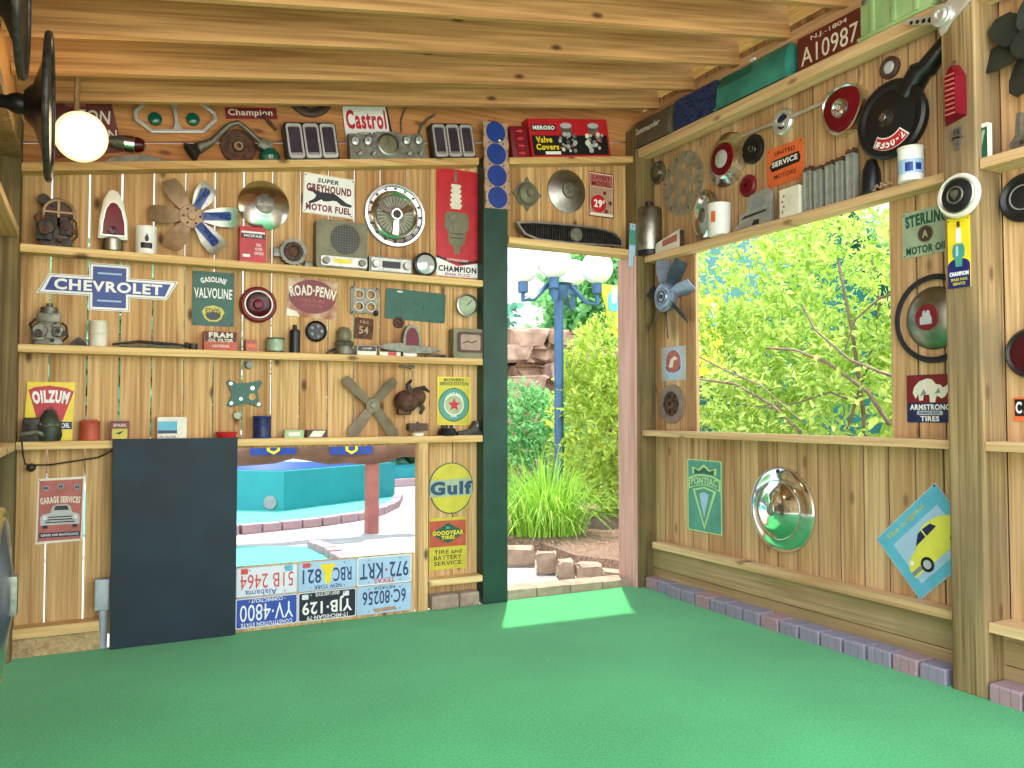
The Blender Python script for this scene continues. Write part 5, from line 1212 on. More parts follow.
t = plt(xs[0], z1, PLT_W, 'upside-down white number plate with red figures', LGREY); up(t, '51B 2464', 0, .0, .27, .075, TXR, 0.); up(t, 'Alabama', .03, .058, .16, .03, TXB); patch(t, rect(.04, .03, .003, cx=.11, cz=.055), SKYBLUE, -.003, 'sticker'); patch(t, rect(.035, .028, .003, cx=-.115, cz=.055), TXR, -.003, 'sticker')
t = plt(xs[1], z1, PLT_L, 'upside-down pale blue number plate with a yellow emblem', PALEBLUE)
patch(t, [(-.045, .06), (.045, .06), (.022, .02), (.014, -.045), (-.014, -.045), (-.022, .02)], YELLOW, -.003, 'emblem'); up(t, 'RBC', -.08, -.0, .1, .075, TXN); up(t, '821', .085, -.0, .1, .075, TXN); up(t, 'NEW YORK', 0, .06, .15, .022, TXN); patch(t, rect(.04, .024, .003, cx=-.115, cz=.06), TXR, -.003, 'sticker')
t = plt(xs[2], z1, PLT_L, 'upside-down pale number plate with blue letters and a red star', WHITE); up(t, '972', -.085, 0, .11, .085, TXN); up(t, 'KRT', .075, 0, .13, .085, TXN); up(t, 'TEXAS', 0, .057, .12, .028, TXR)
star = []
for k in range(10): a = -pi/2+k*pi/5; r = .012 if k % 2 == 0 else .005; star.append((.01+r*cos(a), r*sin(a)))
patch(t, star, RED, -.003, 'emblem')
t = plt(xs[0], z0, PLT_B, 'upside-down blue number plate with white figures', PLT_W); up(t, 'YV·4800', 0, 0, .27, .085, WHITE, 0.); up(t, 'CONSTITUTION STATE', 0, .06, .26, .02, WHITE); up(t, 'CONNECTICUT', .0, -.06, .16, .018, WHITE)
t = plt(xs[1], z0, PLT_K, 'upside-down black number plate with white figures', PLT_W); up(t, 'YJB·129', 0, 0, .27, .085, WHITE, .02); up(t, '19·MICHIGAN·79', 0, .06, .22, .022, WHITE); up(t, 'GREAT LAKE STATE', 0, -.06, .13, .018, WHITE)
for s in (-.12, .1): patch(t, rect(.034, .026, .003, cx=s, cz=.052), PLT_W, -.003, 'sticker')
t = plt(xs[2], z0, PLT_L, 'upside-down pale blue number plate with navy figures and brown scroll', PALEBLUE); up(t, '6C·80256', 0, -.01, .25, .075, TXN); patch(t, [(-.07, -.05), (.06, -.045), (.075, -.065), (-.05, -.072)], TAN, -.003, 'scroll_print'); up(t, 'NEVADA', 0, -.062, .12, .018, TXN)
# round and square signs between the opening and the green post
t, w, h = hang_b('round_sign', 'round yellow sign with blue lettering on a pale band', 'sign', (428.5, 464.5, 473, 515), YB-.001)
R = w/2; b = MB(DGREEN)
teardrop = [(R*cos(a), R*sin(a)*(1 if a < pi else 1.0)) for a in [2*pi*k/40 for k in range(40)]]
teardrop = [(x, z+h*.06) if z > -R*.5 else (x, z*(1.12)+h*.06) for x, z in teardrop]
b.prism(teardrop, -.003, 0); b.build('border', t, smooth=0)
b = MB(OLIVEY); b.prism([(x*.96, h*.06+(z-h*.06)*.96) for x, z in teardrop], -.0042, -.003); b.build('plate', t, smooth=0)
cb = [(-R*.93, -h*.14), (R*.93, -h*.12), (R*.96, h*.04), (R*.88, h*.22), (-R*.9, h*.2), (-R*.97, h*.04)]
patch(t, cb, PALEGREEN, -.0042, 'band'); lettering(t, 'Gulf', 0, h*.035, w*.94, h*.27, paint('deep_blue_lettering', '#234a6d', .4), -.005, bold=.05); screws(t, 0, h*.45, -.004, DARKMETAL, .003)
t, w, h = hang_b('tyre_sign', 'square yellow and brick red tyre sign with a dark diamond', 'sign', (429, 517.5, 466, 569), YB-.001)
plate(t, w, h, OLIVEY, .003); y = -.003
patch(t, rect(w*.98, h*.52, 0, cz=h*.2), BRICKRED, y); patch(t, rect(w*.98, h*.05, 0, cz=h*.47), OLIVEY, y-.001)
patch(t, [(-w*.47, h*.2), (0, h*.4), (w*.47, h*.2), (0, 0)], DGREEN, y-.001, 'diamond'); lettering(t, 'GOODYEAR', 0, h*.205, w*.84, h*.085, YELLOW, y-.002, bold=.04); lettering(t, 'TIRES', 0, h*.115, w*.36, h*.07, YELLOW, y-.002, bold=.04); patch(t, [(-w*.06, h*.28), (w*.06, h*.29), (w*.02, h*.33), (-w*.05, h*.33)], SEAGREEN, y-.002, 'foot_print')
for k, s in enumerate(('TIRE and', 'BATTERY', 'SERVICE')): lettering(t, s, 0, -h*(.16+.11*k), w*.74, h*.08, BROWN, y, bold=.015)

# ---- over the doorway
t, w, h = hang_b('star_lens', 'small grey lens with pointed lugs on the boards over the doorway', 'lamp', (513, 178, 540, 211), YB-.001)
R = w*.42; b = MB(PEWTER); o_ = []
for k in range(24):
    a = pi/2+2*pi*k/24; o_.append((R*(1.3 if k % 6 == 0 else 1)*cos(a)*(1 if k % 12 else 1.0), R*(1.35 if k % 6 == 0 else 1)*sin(a)))
b.prism(o_, -.01, 0); b.build('flange', t, smooth=0); b = MB(OLIVE); b.lathe([(R*.9, .01), (R*.75, .03), (R*.4, .042), (0, .045)]); b.build('lens', t); b = MB(STEEL); b.lathe([(R*.3, .043), (R*.24, .05), (0, .05)]); b.build('boss', t)
t, w, h = hang_b('hubcap', 'plain grey-green hubcap with a raised centre over the doorway', 'hubcap', (547, 170, 585, 213), YB-.001)
R = h/2; hubcap(t, R, [(1, 0), (1, .06), (.9, .1), (.6, .2), (.4, .25), (.36, .26)], STEEL); b = MB(PEWTER); b.lathe([(R*.38, R*.255), (R*.34, R*.32), (R*.2, R*.35), (0, R*.35)]); b.build('center_badge', t)
t, w, h = hang_b('tin_sign', 'small red and pink price sign with a round 29 over the doorway', 'sign', (588.5, 173, 613.5, 217.5), YB-.001)
plate(t, w, h, CREAM, .003, edge=DRED); y = -.003
patch(t, rect(w*.9, h*.28, 0, cz=h*.32), PINKRED, y); lettering(t, 'LATEST', 0, h*.38, w*.7, h*.09, DRED, y-.001, bold=.03); lettering(t, 'MODEL', 0, h*.25, w*.76, h*.11, DRED, y-.001, bold=.03)
patch(t, rect(w*.92, h*.66, 0, cz=-h*.16), TAN, y); patch(t, circ(w*.3, 24, -w*.12, -h*.2), RED, y-.001); lettering(t, '29', -w*.14, -h*.2, w*.32, h*.18, WHITE, y-.002, bold=.04); lettering(t, '¢', w*.08, -h*.15, w*.1, h*.1, WHITE, y-.002)
for k in range(5): patch(t, circ(w*.07, 8, w*.3*cos(k*1.3)+w*.05, -h*.16+h*.22*sin(k*1.3)), [BROWN, DRED, CREAM][k % 3], y-.0007, 'picture')
patch(t, rect(w*.9, h*.06, 0, cz=-h*.44), CREAM, y-.001)
# oval grille on the door ledge
pts = [(514, 218), (530, 217), (560, 219), (595, 223), (612, 228), (620, 236), (621, 243), (610, 242), (570, 240), (535, 236), (522, 230)]
Yg = 4.44; c = [on_y(u, v, Yg) for u, v in pts]; mx_ = sum(p.x for p in c)/len(c); 
t = thing('radiator_grille', 'black oval grille with upright bars resting on the door ledge', 'grille', (mx_, Yg, 2.191))
zmin = min(p.z for p in c); O = [(p.x-mx_, p.z-zmin) for p in c]; cz = sum(z for _, z in O)/len(O)
I = [(x*.955, cz+(z-cz)*.8) for x, z in O]
b = MB(STEEL); b.ringprism(O, I, -.03, 0); b.build('frame', t, smooth=0)
b = MB(BLACK); b.prism(I, -.006, -.001); g = b.build('backing', t, smooth=0)
def yspan(x):
    zz = []
    for (xa, za), (xb, zb) in zip(I, I[1:]+I[:1]):
        if (xa-x)*(xb-x) < 0: zz.append(za+(zb-za)*(x-xa)/(xb-xa))
    return (min(zz), max(zz)) if len(zz) > 1 else None
b = MB(DARKMETAL)
for k in range(44):
    x = -.36+.0165*k; s = yspan(x)
    if s: b.box(x-.0025, x+.0025, -.024, -.004, s[0], s[1])
b.build('bars', t, smooth=0)
s = yspan(.01); b = MB(PEWTER); b.lathe([(0, .036), (.04, .034), (.046, .028), (.046, .004)], c=(.01, 0, (s[0]+s[1])/2)); b.build('badge', t)

# ================================================================== right-hand wall
BT = 2.859
# valve covers along the beam
def vcover(name, label, cat, u0, u1, vt, m, style):
    t, w, h = stand_r(name, label, cat, u0, u1, vt, BT, 3.2)
    b = MB(m); d = .07
    prof = [(-.046, 0), (-.05, h*.2), (-.048, h*.42), (-.040, h*.66), (-.026, h*.86), (-.006, h), (.045, h), (.05, 0)]
    n = len(prof); e = .022
    V = []
    for x, k in ((-w/2, 1), (-w/2+e, 1), (w/2-e, 1), (w/2, 1)):
        for y, z in prof: V.append((x, y if abs(x) < w/2-.001 else y*.72, z if abs(x) < w/2-.001 else z*.86))
    F = [tuple(range(n)), tuple(range(4*n-1, 3*n-1, -1))]
    for r in range(3): F += [(r*n+i, r*n+(i+1) % n, (r+1)*n+(i+1) % n, (r+1)*n+i) for i in range(n)]
    b.raw(V, F); b.box(-w/2-.004, w/2+.004, -.052, .052, 0, .012, m, .003); b.build('cover', t, smooth=.5)
    return t, w, h
t, w, h = vcover('valve_cover', 'brown-grey valve cover with pale script at the corner end of the beam', 'valve cover', 634, 676, 114, PEWTER if 0 else paint('brown_grey_enamel', '#6f6656', .4, .2, .14, 12), 0)
lettering(t, 'Commander', -.02, h*.55, w*.62, h*.2, CREAM, -.047, shear=.25)
t, w, h = stand_r('ribbed_cover', 'dark blue cover plate with rough speckled face between two valve covers', 'valve cover', 678, 722, 91, BT, 3.2)
b = MB(paint('speckled_blue', '#22375f', .5, .1, .3, 60, .6, '#3c5080', .5, .7)); b.prism(rect(w, h, .02, cz=h/2), -.03, .03); b.build('plate', t, smooth=.5)
rr = random.Random(3); b = MB(NAVY)
for k in range(60): b.prism(circ(.007, 7, rr.uniform(-w*.44, w*.44), h*rr.uniform(.1, .9)), -.034, -.03)
b.build('cast_pattern', t, smooth=0)
t, w, h = vcover('valve_cover', 'long metallic teal valve cover beside the maroon number plate', 'valve cover', 720, 795, 60, TEALM, 1)
for k in range(3): b = MB(TEALM); b.box(-w*.36+k*w*.26, -w*.2+k*w*.26, -.05, -.03, h*.14, h*.34, bev=.006); b.build('rib', t)
b = MB(DGREEN); b.box(-w*.44, w*.02, -.043, -.02, h*.6, h*.84, bev=.004); b.build('label_pad', t)
b = MB(WHITE); b.box(-w*.02, w*.04, -.03, -.016, h*.98, h*1.04); b.build('sticker', t, smooth=0)
t, w, h = stand_r('license_plate', 'maroon number plate with cream figures on the upper beam', 'number plate', 798, 863, 23, BT, 3.19)
b = MB(paint('plate_maroon', '#6d2a22', .45, 0, .12, 12)); b.prism(rect(w, h, .01, cz=h/2), -.004, 0); b.build('plate', t, smooth=0)
lettering(t, 'A10987', 0, h*.4, w*.88, h*.52, CREAM, -.004, bold=.0); lettering(t, 'N.J.-1804', w*.0, h*.83, w*.56, h*.16, CREAM, -.004, bold=.0)
for s in (-1, 1): b = MB(DARKMETAL); b.cyl(.004, .004, .006, c=(s*w*.36, 0, h*.9), n=8); b.build('bolt', t)
t, w, h = stand_r('oil_pan', 'light green ribbed pan at the end of the beam by the tall post', 'pan', 864, 938, -16, BT, 3.2)
b = MB(LIMEGREEN); b.box(-w/2, w/2, -.035, .05, .012, h, bev=.02)
for k in range(3): b.box(-w*.3+k*w*.3-.012, -w*.3+k*w*.3+.012, -.044, -.03, h*.08, h*.9, bev=.006)
b.box(-w/2-.008, w/2, -.045, .055, 0, .014, bev=.004); b.build('pan', t); b = MB(PEWTER); b.cyl(.012, 0, .014, c=(-w*.42, -.03, h*.9), n=6); b.build('plug', t)

def disc_r(name, label, cat, u, v, rv, X=XR-.001, rz=-pi/2):
    p = on_x(u, v, X); q = on_x(u, v-rv, X); return thing(name, label, cat, p, rz), q.z-p.z
t, R = disc_r('horn_button', 'small dull chrome boss at the far end of the upper wall', 'cap', 658.5, 173, 11.5)
b = MB(STEEL); b.lathe([(R, 0), (R, .008), (R*.8, .016), (R*.55, .012), (R*.5, .03), (R*.3, .04), (0, .04)]); b.build('disc', t)
b = MB(PEWTER)
for k in range(3): b.box(R*.4, R*.9, -.026, -.012, -.006, .006, mx=Matrix.Rotation(k*2.1+.5, 4, 'Y'))
b.build('tabs', t)
t, R = disc_r('flywheel_plate', 'big grey steel plate with six round holes above the silver cylinder', 'engine part', 683.5, 183.5, 31.5)
n = 48; b = MB(paint('flywheel_grey', '#b3a98f', .5, .4, .16, 16)); hl = R*.145
# plate with holes: ring segments around each hole
b.lathe([(R*.74, 0), (R, 0), (R, .006), (R*.985, .008), (R*.74, .008), (R*.74, 0)], n=64)
b.lathe([(R*.16, 0), (R*.32, 0), (R*.32, .008), (R*.16, .008), (R*.16, 0)])
for k in range(6):
    a0 = k*pi/3+pi/2; V = []; F = []; m = 32; c = (R*.53*cos(a0), R*.53*sin(a0))
    outl = []
    for i in range(m):
        th = 2*pi*i/m; d = (cos(th), sin(th)); t_ = 0.
        while t_ < R:
            x = c[0]+d[0]*t_; zz = c[1]+d[1]*t_; r = hypot(x, zz); aa = (atan2(zz, x)-a0+pi) % (2*pi)-pi
            if r > R*.75 or r < R*.31 or abs(aa) > pi/6+.005: break
            t_ += R*.01
        outl.append((c[0]+d[0]*t_, c[1]+d[1]*t_))
    b.ringprism(outl, circ(hl, m, *c), -.0075, -.0005)
b.build('plate', t, smooth=0)
for k in range(12): b = MB(STEEL); a = k*pi/6+.2; b.box(R*.8, R*.94, -.012, -.008, -.004, .004, mx=Matrix.Rotation(a, 4, 'Y')); b.build('weight', t, smooth=0)
t, R = disc_r('tail_lamp', 'bell shaped chrome tail lamp with red lens and silver centre above the white can', 'tail lamp', 728, 160, 27)
b = MB(CHROME); b.lathe([(R, 0), (R, .012), (R*.92, .02), (R*.74, .032), (R*.68, .044), (R*.6, .047)]); b.build('bezel', t, smooth=.7)
b = MB(REDLENS); b.lathe([(R*.62, .045), (R*.55, .05), (R*.3, .054)]); b.build('lens', t); b = MB(GLASSY); b.lathe([(R*.34, .052), (R*.26, .06), (0, .064)]); b.build('centre_lens', t)
t, R = disc_r('rubber_plug', 'round black cap with raised centre beside the orange sign', 'cap', 754, 149.5, 14.5)
b = MB(BLACK); b.lathe([(R, 0), (R, .014), (R*.86, .022), (R*.7, .016), (R*.4, .016), (R*.34, .024), (0, .026)]); b.build('cap', t); b = MB(PEWTER); b.ring(R*.2, .002, h=.026, k=6); b.build('emblem', t)
t, R = disc_r('reflector', 'small dark red round knob below the black cap', 'reflector', 749, 186, 11)
b = MB(DRED); b.lathe([(R, 0), (R, .012), (R*.85, .022), (R*.7, .018), (0, .02)]); b.build('body', t)
b = MB(REDLENS)
for k in range(3): b.box(-R*.6, R*.6, -.026, -.018, -R*.1, R*.1, mx=Matrix.Rotation(k*pi/3+.3, 4, 'Y'))
b.build('facets', t, smooth=0)
# mirror arm
p = on_x(784, 122, XR-.001)
t = thing('mirror_arm', 'thin chrome rod passing through a round chrome base, pointing at the red lamp', 'rod', p, -pi/2)
def loc_r(u, v, X): q = on_x(u, v, X); return (p.y-q.y, X-p.x, q.z-p.z)
R = on_x(784, 109, XR).z-p.z
b = MB(SATIN); b.lathe([(R, 0), (R, .012), (R*.85, .022), (R*.62, .022), (R*.56, .012)]); b.build('base', t)
b = MB(NAVY); b.lathe([(R*.58, .012), (0, .01)]); b.build('gasket_disc', t)
b = MB(SATIN); b.tube([loc_r(742, 136, XR-.02), loc_r(772, 124, XR-.03), loc_r(782, 125, XR-.03)], [.006, .009, .011]); b.tube([loc_r(782, 125, XR-.03), loc_r(790, 117, XR-.03), loc_r(829, 100, XR-.03)], [.012, .01, .008]); b.ball(.014, c=loc_r(783, 124, XR-.03)); b.build('rod', t)
t, R = disc_r('tail_lamp', 'rounded triangular chrome tail lamp with large red lens at the end of the chrome rod', 'tail lamp', 848, 110, 25.5)
b = MB(CHROME)
def tri(r, s): return [(r*(1-.05*cos(3*a+pi))*cos(a+s), r*(1-.05*cos(3*a+pi))*sin(a+s)) for a in [2*pi*k/48 for k in range(48)]]
def stack(b, layers, m=None):
    V = []; F = []
    for k, (pts, y) in enumerate(layers): V += [(x, -y, z) for x, z in pts]
    n = len(layers[0][0])
    for k in range(len(layers)-1): F += [(k*n+i, k*n+(i+1) % n, (k+1)*n+(i+1) % n, (k+1)*n+i) for i in range(n)]
    F.append(tuple(range((len(layers)-1)*n, len(layers)*n))); b.raw(V, F, m)
stack(b, [(tri(R*.98, .5), 0), (tri(R*1.0, .5), .03), (tri(R*.97, .5), .05), (tri(R*.9, .5), .054), (tri(R*.84, .5), .048)]); b.build('bezel', t, smooth=.5)
b = MB(REDLENS); stack(b, [(tri(R*.84, .5), .049), (tri(R*.7, .5), .056), (tri(R*.4, .5), .058)]); b.build('lens', t)
b = MB(CHROME); b.lathe([(R*.38, .058), (R*.34, .07), (R*.24, .074), (R*.2, .064)]); b.ring(R*.12, .006, h=.066, k=8); b.build('ring', t); b = MB(GLASSY); b.lathe([(R*.2, .064), (0, .068)]); b.build('centre_lens', t)
t, w, h = hang_r('tin_sign', 'orange tin sign with white word on a black banner', 'sign', (767.5, 804, 144, 183), XR-.001)
plate(t, w, h, ORANGE, .004); y = -.004
patch(t, [(-w*.36, -h*.02-.02), (w*.4, -h*.02-.012), (w*.43, h*.04), (w*.38, h*.2), (-w*.34, h*.17), (-w*.42, h*.02)], BLACK, y, 'banner'); lettering(t, 'SERVICE', 0, h*.065, w*.7, h*.14, WHITE, y-.001, bold=.03, rot=.02)
lettering(t, 'UNITED', 0, h*.33, w*.56, h*.11, DRED, y, bold=.02); lettering(t, 'MOTORS', 0, -h*.27, w*.6, h*.12, DRED, y, bold=.02); screws(t, w*.44, h*.44, y)
SLAT = paint('slat_grey', '#a5a599', .5, .2, .14, 20)
# things on the shelf over the opening
ST = 2.151
t, w, h = stand_r('headlamp', 'round chrome-rimmed lamp with a long barrel behind the white can', 'lamp', 695, 722, 190, ST, 3.268)
t.rotation_euler = (0, 0, -pi/2-.35)
R = h/2; b = MB(CHROME); b.lathe([(R, .015), (R, .03), (R*.9, .045), (R*.78, .04), (R*.7, .02)], c=(0, 0, R)); b.build('bezel', t)
b = MB(STEEL); b.lathe([(R*.97, .018), (R*.9, -.01), (R*.5, -.035), (0, -.04)], c=(0, 0, R)); b.build('shell', t)
b = MB(GLASSY); b.lathe([(R*.72, .02), (R*.5, .034), (R*.3, .038)], c=(0, 0, R)); b.build('glass', t); b = MB(PEWTER); b.lathe([(R*.3, .036), (R*.24, .05), (0, .052)], c=(0, 0, R)); b.build('boss', t)
def can_r(name, label, u0, u1, vt, m, X, rim=None):
    t, w, h = stand_r(name, label, 'can', u0, u1, vt, ST, X); r = w/2*.92
    b = MB(m); b.lathe([(0, 0), (r*.97, 0), (r, .004), (r*.97, .008), (r*.97, h-.008), (r, h-.004), (r*.96, h), (0, h-.002)], axis='z'); b.build('tin', t)
    if rim: b = MB(rim); b.lathe([(r*1.01, h-.014), (r*1.03, h-.008), (r*1.01, h), (r*.9, h+.002), (0, h+.002)], axis='z'); b.build('lid', t)
    return t, r, h
t, r, h = can_r('oil_can', 'white can with a small orange mark in front of the chrome-rimmed lamp', 711, 728, 204, WHITE, 3.222)
wrap(t, r, h*.55, h*.34, .05, .5, ORANGE)
t, w, h = stand_r('oil_filler', 'tall silver cylinder with a knob, next to the corner post', 'canister', 639, 659, 208, ST, 3.25)
r = w*.42; b = MB(STEEL); b.lathe([(r*.96, h*.1), (r, h*.12), (r, h*.93), (r*.9, h*.98), (0, h)], axis='z'); b.build('body', t); b = MB(BLACK); b.cyl(r*1.0, 0, h*.12, axis='z'); b.build('base', t); b = MB(DARKMETAL); b.cyl(r*.3, h*.98, h*1.12, axis='z', n=16); b.build('knob', t)
t, w, h = stand_r('paper_card', 'small cream booklet leaning beside the tall silver cylinder', 'booklet', 657, 681, 233, ST, 3.24)
b = MB(CREAM); b.prism([(-w/2, 0), (w/2, 0), (w/2, h), (-w*.42, h*.62), (-w/2, h*.5)], -.012, .004); b.build('pages', t, smooth=0); patch(t, [(-w*.2, h*.3), (w*.4, h*.4), (w*.4, h*.8), (-w*.2, h*.62)], PINKRED, -.012, 'cover_print'); b = MB(BROWN); b.box(w*.5, w*.56, -.01, .01, 0, h*.95); b.build('spine', t, smooth=0)
t, w, h = stand_r('engine_bracket', 'grey stepped casting with slots between the white can and the white carton', 'bracket', 736, 772, 193, ST, 3.25)
b = MB(SLAT); O = [(-w*.5, 0), (w*.5, 0), (w*.5, h*.9), (w*.42, h), (-w*.02, h*.94), (-w*.12, h*.84), (-w*.16, h*.5), (-w*.34, h*.44), (-w*.38, h*.18), (-w*.5, h*.12)]
b.prism(O, -.014, .014); b.build('casting', t, smooth=0)
b = MB(GREYP); b.prism([(-w*.02, h*.5), (w*.38, h*.56), (w*.38, h*.82), (.04*w, h*.8)], -.017, -.014); b.build('raised_pad', t, smooth=0)
b = MB(DARKMETAL); b.prism([(-w*.3, h*.3), (w*.4, h*.36), (w*.4, h*.42), (-w*.2, h*.38)], -.0155, -.014); b.prism([(w*.0, h*.06), (w*.06, h*.2), (w*.2, h*.2), (w*.2, h*.06)], -.0155, -.014); b.build('slot', t, smooth=0)
t, w, h = stand_r('parts_box', 'small white carton with faded red marks beside the grey slats', 'box', 783.5, 803, 188, ST, 3.25)
b = MB(CREAM); b.box(-w/2, w/2, -.03, .03, 0, h, bev=.002); b.build('carton', t, smooth=0)
for k in range(4): patch(t, circ(.007, 9, -w*.34+.01*(k % 2), h*(.2+.18*k)), PINKRED, -.03, 'print')
for i, (u0, u1, vt) in enumerate(((804.5, 813.5, 167), (815, 824, 166), (826.5, 835.5, 161), (837, 845.5, 157), (847, 857.5, 149))):
    t, w, h = stand_r('metal_bar', ['shortest grey metal slat, next to the white carton', 'second grey metal slat from the white carton', 'middle one of the five grey metal slats', 'fourth grey metal slat, next to the tallest', 'tallest grey metal slat, next to the black dome'][i], 'slat', u0, u1, vt, ST, 3.25, 'grey slats on the shelf over the opening')
    w *= .8; b = MB(SLAT); b.ringprism(rect(w, h*.9, .002, 2, 0, h*.45), rect(w-.014, h*.9-.012, .001, 2, 0, h*.45), -.018, .015); b.box(-w/2+.004, w/2-.004, -.004, .014, .003, h*.9-.003); b.build('channel', t, smooth=0)
    b = MB(BROWN); b.prism([(-w/2, h*.9), (w/2, h*.9), (w/2, h), (w*.1, h*.95), (-w*.1, h*.99), (-w/2, h*.94)], -.02, .012); b.build('burnt_tip', t, smooth=0)
t, w, h = stand_r('air_horn', 'low black dome below the black air cleaner', 'cap', 859, 884, 160, ST, 3.255)
b = MB(BLACK); b.lathe([(0, 0), (.045, 0), (.045, h*.3), (.04, h*.7), (.02, h), (0, h)], axis='z'); b.build('dome', t); b = MB(RUBBER); b.ring(.044, .005, axis='z', c=(0, 0, .006)); b.build('lip', t)
t, w, h = stand_r('wiring_scrap', 'small tan tangle of wire at the foot of the black dome', 'wire', 874, 893, 181, ST, 3.225)
b = MB(TAN); rr = random.Random(8); P = [(-w*.5+w*k/9, rr.uniform(-.012, .012), .006+h*.7*abs(sin(k*1.1))) for k in range(10)]; b.tube(P, .004, n=6); b.tube([(x*.9, -y, z*.7+.003) for x, y, z in P[::-1]], .003, n=6); b.build('wire', t)
t, r, h = can_r('tin_can', 'white can with blue label near the tall post', 899, 923, 148, WHITE, 3.225, CREAM)
wrap(t, r, h*.4, h*.42, -.7, 1.9, PALEBLUE); wrap(t, r*1.005, h*.38, h*.26, .2, .8, BLUE); wrap(t, r*1.005, h*.38, h*.2, 1.0, 1.5, BLUE)
# air cleaner
p = on_x(893, 120, XR-.05); q = on_x(893, 81, XR-.05); R = q.z-p.z
t = thing('air_cleaner', 'large round black air cleaner with a snorkel and a red number sticker', 'engine part', p, -pi/2)
b = MB(BLACK); b.lathe([(0, -.048), (R*.8, -.048), (R*.86, -.04), (R*.86, .0), (R, .008), (R, .02), (R*.93, .03), (R*.82, .03), (R*.74, .022), (R*.2, .05), (R*.16, .05)], n=56); b.build('lid', t, smooth=.5)
b = MB(STEEL); b.cyl(R*.1, .045, .075); b.build('wing_nut', t); b = MB(DARKMETAL); b.cyl(R*.22, .045, .052); b.build('washer', t)
s0 = loc_r; 
def loc_t(u, v, X): q = on_x(u, v, X); return (p.y-q.y, X-p.x, q.z-p.z)
b = MB(BLACK); b.tube([(R*.35, .012, R*.5), (R*.75, .012, R*1.0), loc_t(927, 68, XR-.035), loc_t(944, 45, XR-.035), loc_t(952, 34, XR-.035)], [R*.3, R*.29, R*.25, R*.2, R*.15], n=16); b.build('snorkel', t)
b = MB(PEWTER); b.ball(.01, c=loc_t(938, 52, XR-.075)); b.build('clip', t)
n = 10; O = []
for k in range(n+1): a = -2.25+1.5*k/n; O.append((R*.80*cos(a), R*.80*sin(a)))
I = []
for k in range(n+1): a = -2.25+1.5*(n-k)/n; I.append((R*.48*cos(a), R*.48*sin(a)))
def disk_y(pts): return [(x, -(.022+.028*max(0, (R*.74-hypot(x, z))/(R*.54)))-.003, z) for x, z in pts]
V = disk_y(O+I); V2 = [(x, y+.003, z) for x, y, z in V]; m = len(V)
def strip(b, A, B, mt):
    k = len(A); V = disk_y(A+B); W = [(x, y+.002, z) for x, y, z in V]
    b.raw(V+W, [(i, i+1, k+i+1, k+i) for i in range(k-1)]+[(2*k+i, 3*k+i, 3*k+i+1, 2*k+i+1) for i in range(k-1)], mt)
b = MB(WHITE); strip(b, O, I[::-1], WHITE); s_ = b.build('sticker', t, smooth=0)
b = MB(RED); sc = lambda P, k: [(x*k, z*k) for x, z in P]
O2 = [(R*.77*cos(-2.2+1.4*k/n), R*.77*sin(-2.2+1.4*k/n)) for k in range(n+1)]; I2 = [(R*.51*cos(-2.2+1.4*k/n), R*.51*sin(-2.2+1.4*k/n)) for k in range(n+1)]
V = [(x, y-.0022, z) for x, y, z in disk_y(O2+I2)]; k = n+1
b.raw(V, [(i, i+1, k+i+1, k+i) for i in range(n)]); b.build('sticker_field', t, smooth=0)
for i, ch in enumerate('#350-2'):
    a = -2.05+i*.225; lettering(t, ch, R*.64*cos(a), R*.64*sin(a), R*.12 if ch != '-' else R*.07, R*.2 if ch != '-' else R*.05, WHITE, -.0335, rot=a+pi/2, bold=.03, th=.002)
t, R = disc_r('rubber_plug', 'small brown ring with pale centre above the black air cleaner', 'cap', 891, 68, 11)
b = MB(BROWN); b.lathe([(R, 0), (R, .014), (R*.8, .02), (R*.55, .016)]); b.build('ring', t); b = MB(LGREY); b.lathe([(R*.56, .016), (R*.4, .022), (0, .022)]); b.build('centre', t)

# signs and discs around the opening
t, w, h = hang_r('tin_sign', 'pale green tin sign with dark capitals partly behind the tall post', 'sign', (903, 950, 208.5, 255), XR-.001)
plate(t, w, h, PALEGREEN, .004); y = -.004
lettering(t, 'STERLING', w*.02, h*.29, w*.9, h*.27, DGREEN, y, arc=.18, bold=.05); lettering(t, 'MOTOR OIL', w*.02, -h*.36, w*.88, h*.17, DGREEN, y, bold=.04)
patch(t, circ(w*.17, 26, 0, -h*.04), OLIVE, y); patch(t, circ(w*.145, 26, 0, -h*.04), BROWN, y-.0008); lettering(t, 'A', 0, -h*.04, w*.12, h*.16, PALEGREEN, y-.0016); screws(t, w*.46, h*.45, y)
t, R = disc_r('rubber_ring', 'black rubber ring round a domed hubcap beside the tall post', 'ring', 936, 318.5, 44)
b = MB(RUBBER); b.ring(R*.95, R*.06, sq=.7, h=.014, n=56); b.build('ring', t); b = MB(RUBBER); b.ring(R*.89, R*.015, h=.02, n=56, k=6); b.build('bead', t)
t, R = disc_r('hubcap', 'domed silver hubcap with a red centre badge inside the black ring', 'hubcap', 935, 318, 31.5)
hubcap(t, R, [(1, 0), (1, .04), (.94, .1), (.75, .26), (.5, .38), (.4, .4)], STEEL); b = MB(DRED); b.lathe([(R*.42, R*.39), (R*.38, R*.43), (0, R*.44)]); b.build('center_badge', t)
b = MB(LGREY); b.prism([(-R*.2, -R*.22), (R*.2, -R*.22), (R*.2, -R*.02), (R*.14, R*.06), (R*.12, R*.2), (R*.04, R*.22), (0, R*.1), (-R*.04, R*.22), (-R*.1, R*.2), (-R*.12, R*.04), (-R*.2, 0)], -R*.46, -R*.43); b.build('emblem', t, smooth=0)
t, w, h = hang_r('tin_sign', 'maroon and navy tin sign with a cream rhinoceros', 'sign', (907.5, 954, 374.5, 422.5), XR-.001)
plate(t, w, h, NAVY, .004, .006); y = -.004
patch(t, rect(w*.98, h*.58, .004, cz=h*.2), DRED, y)
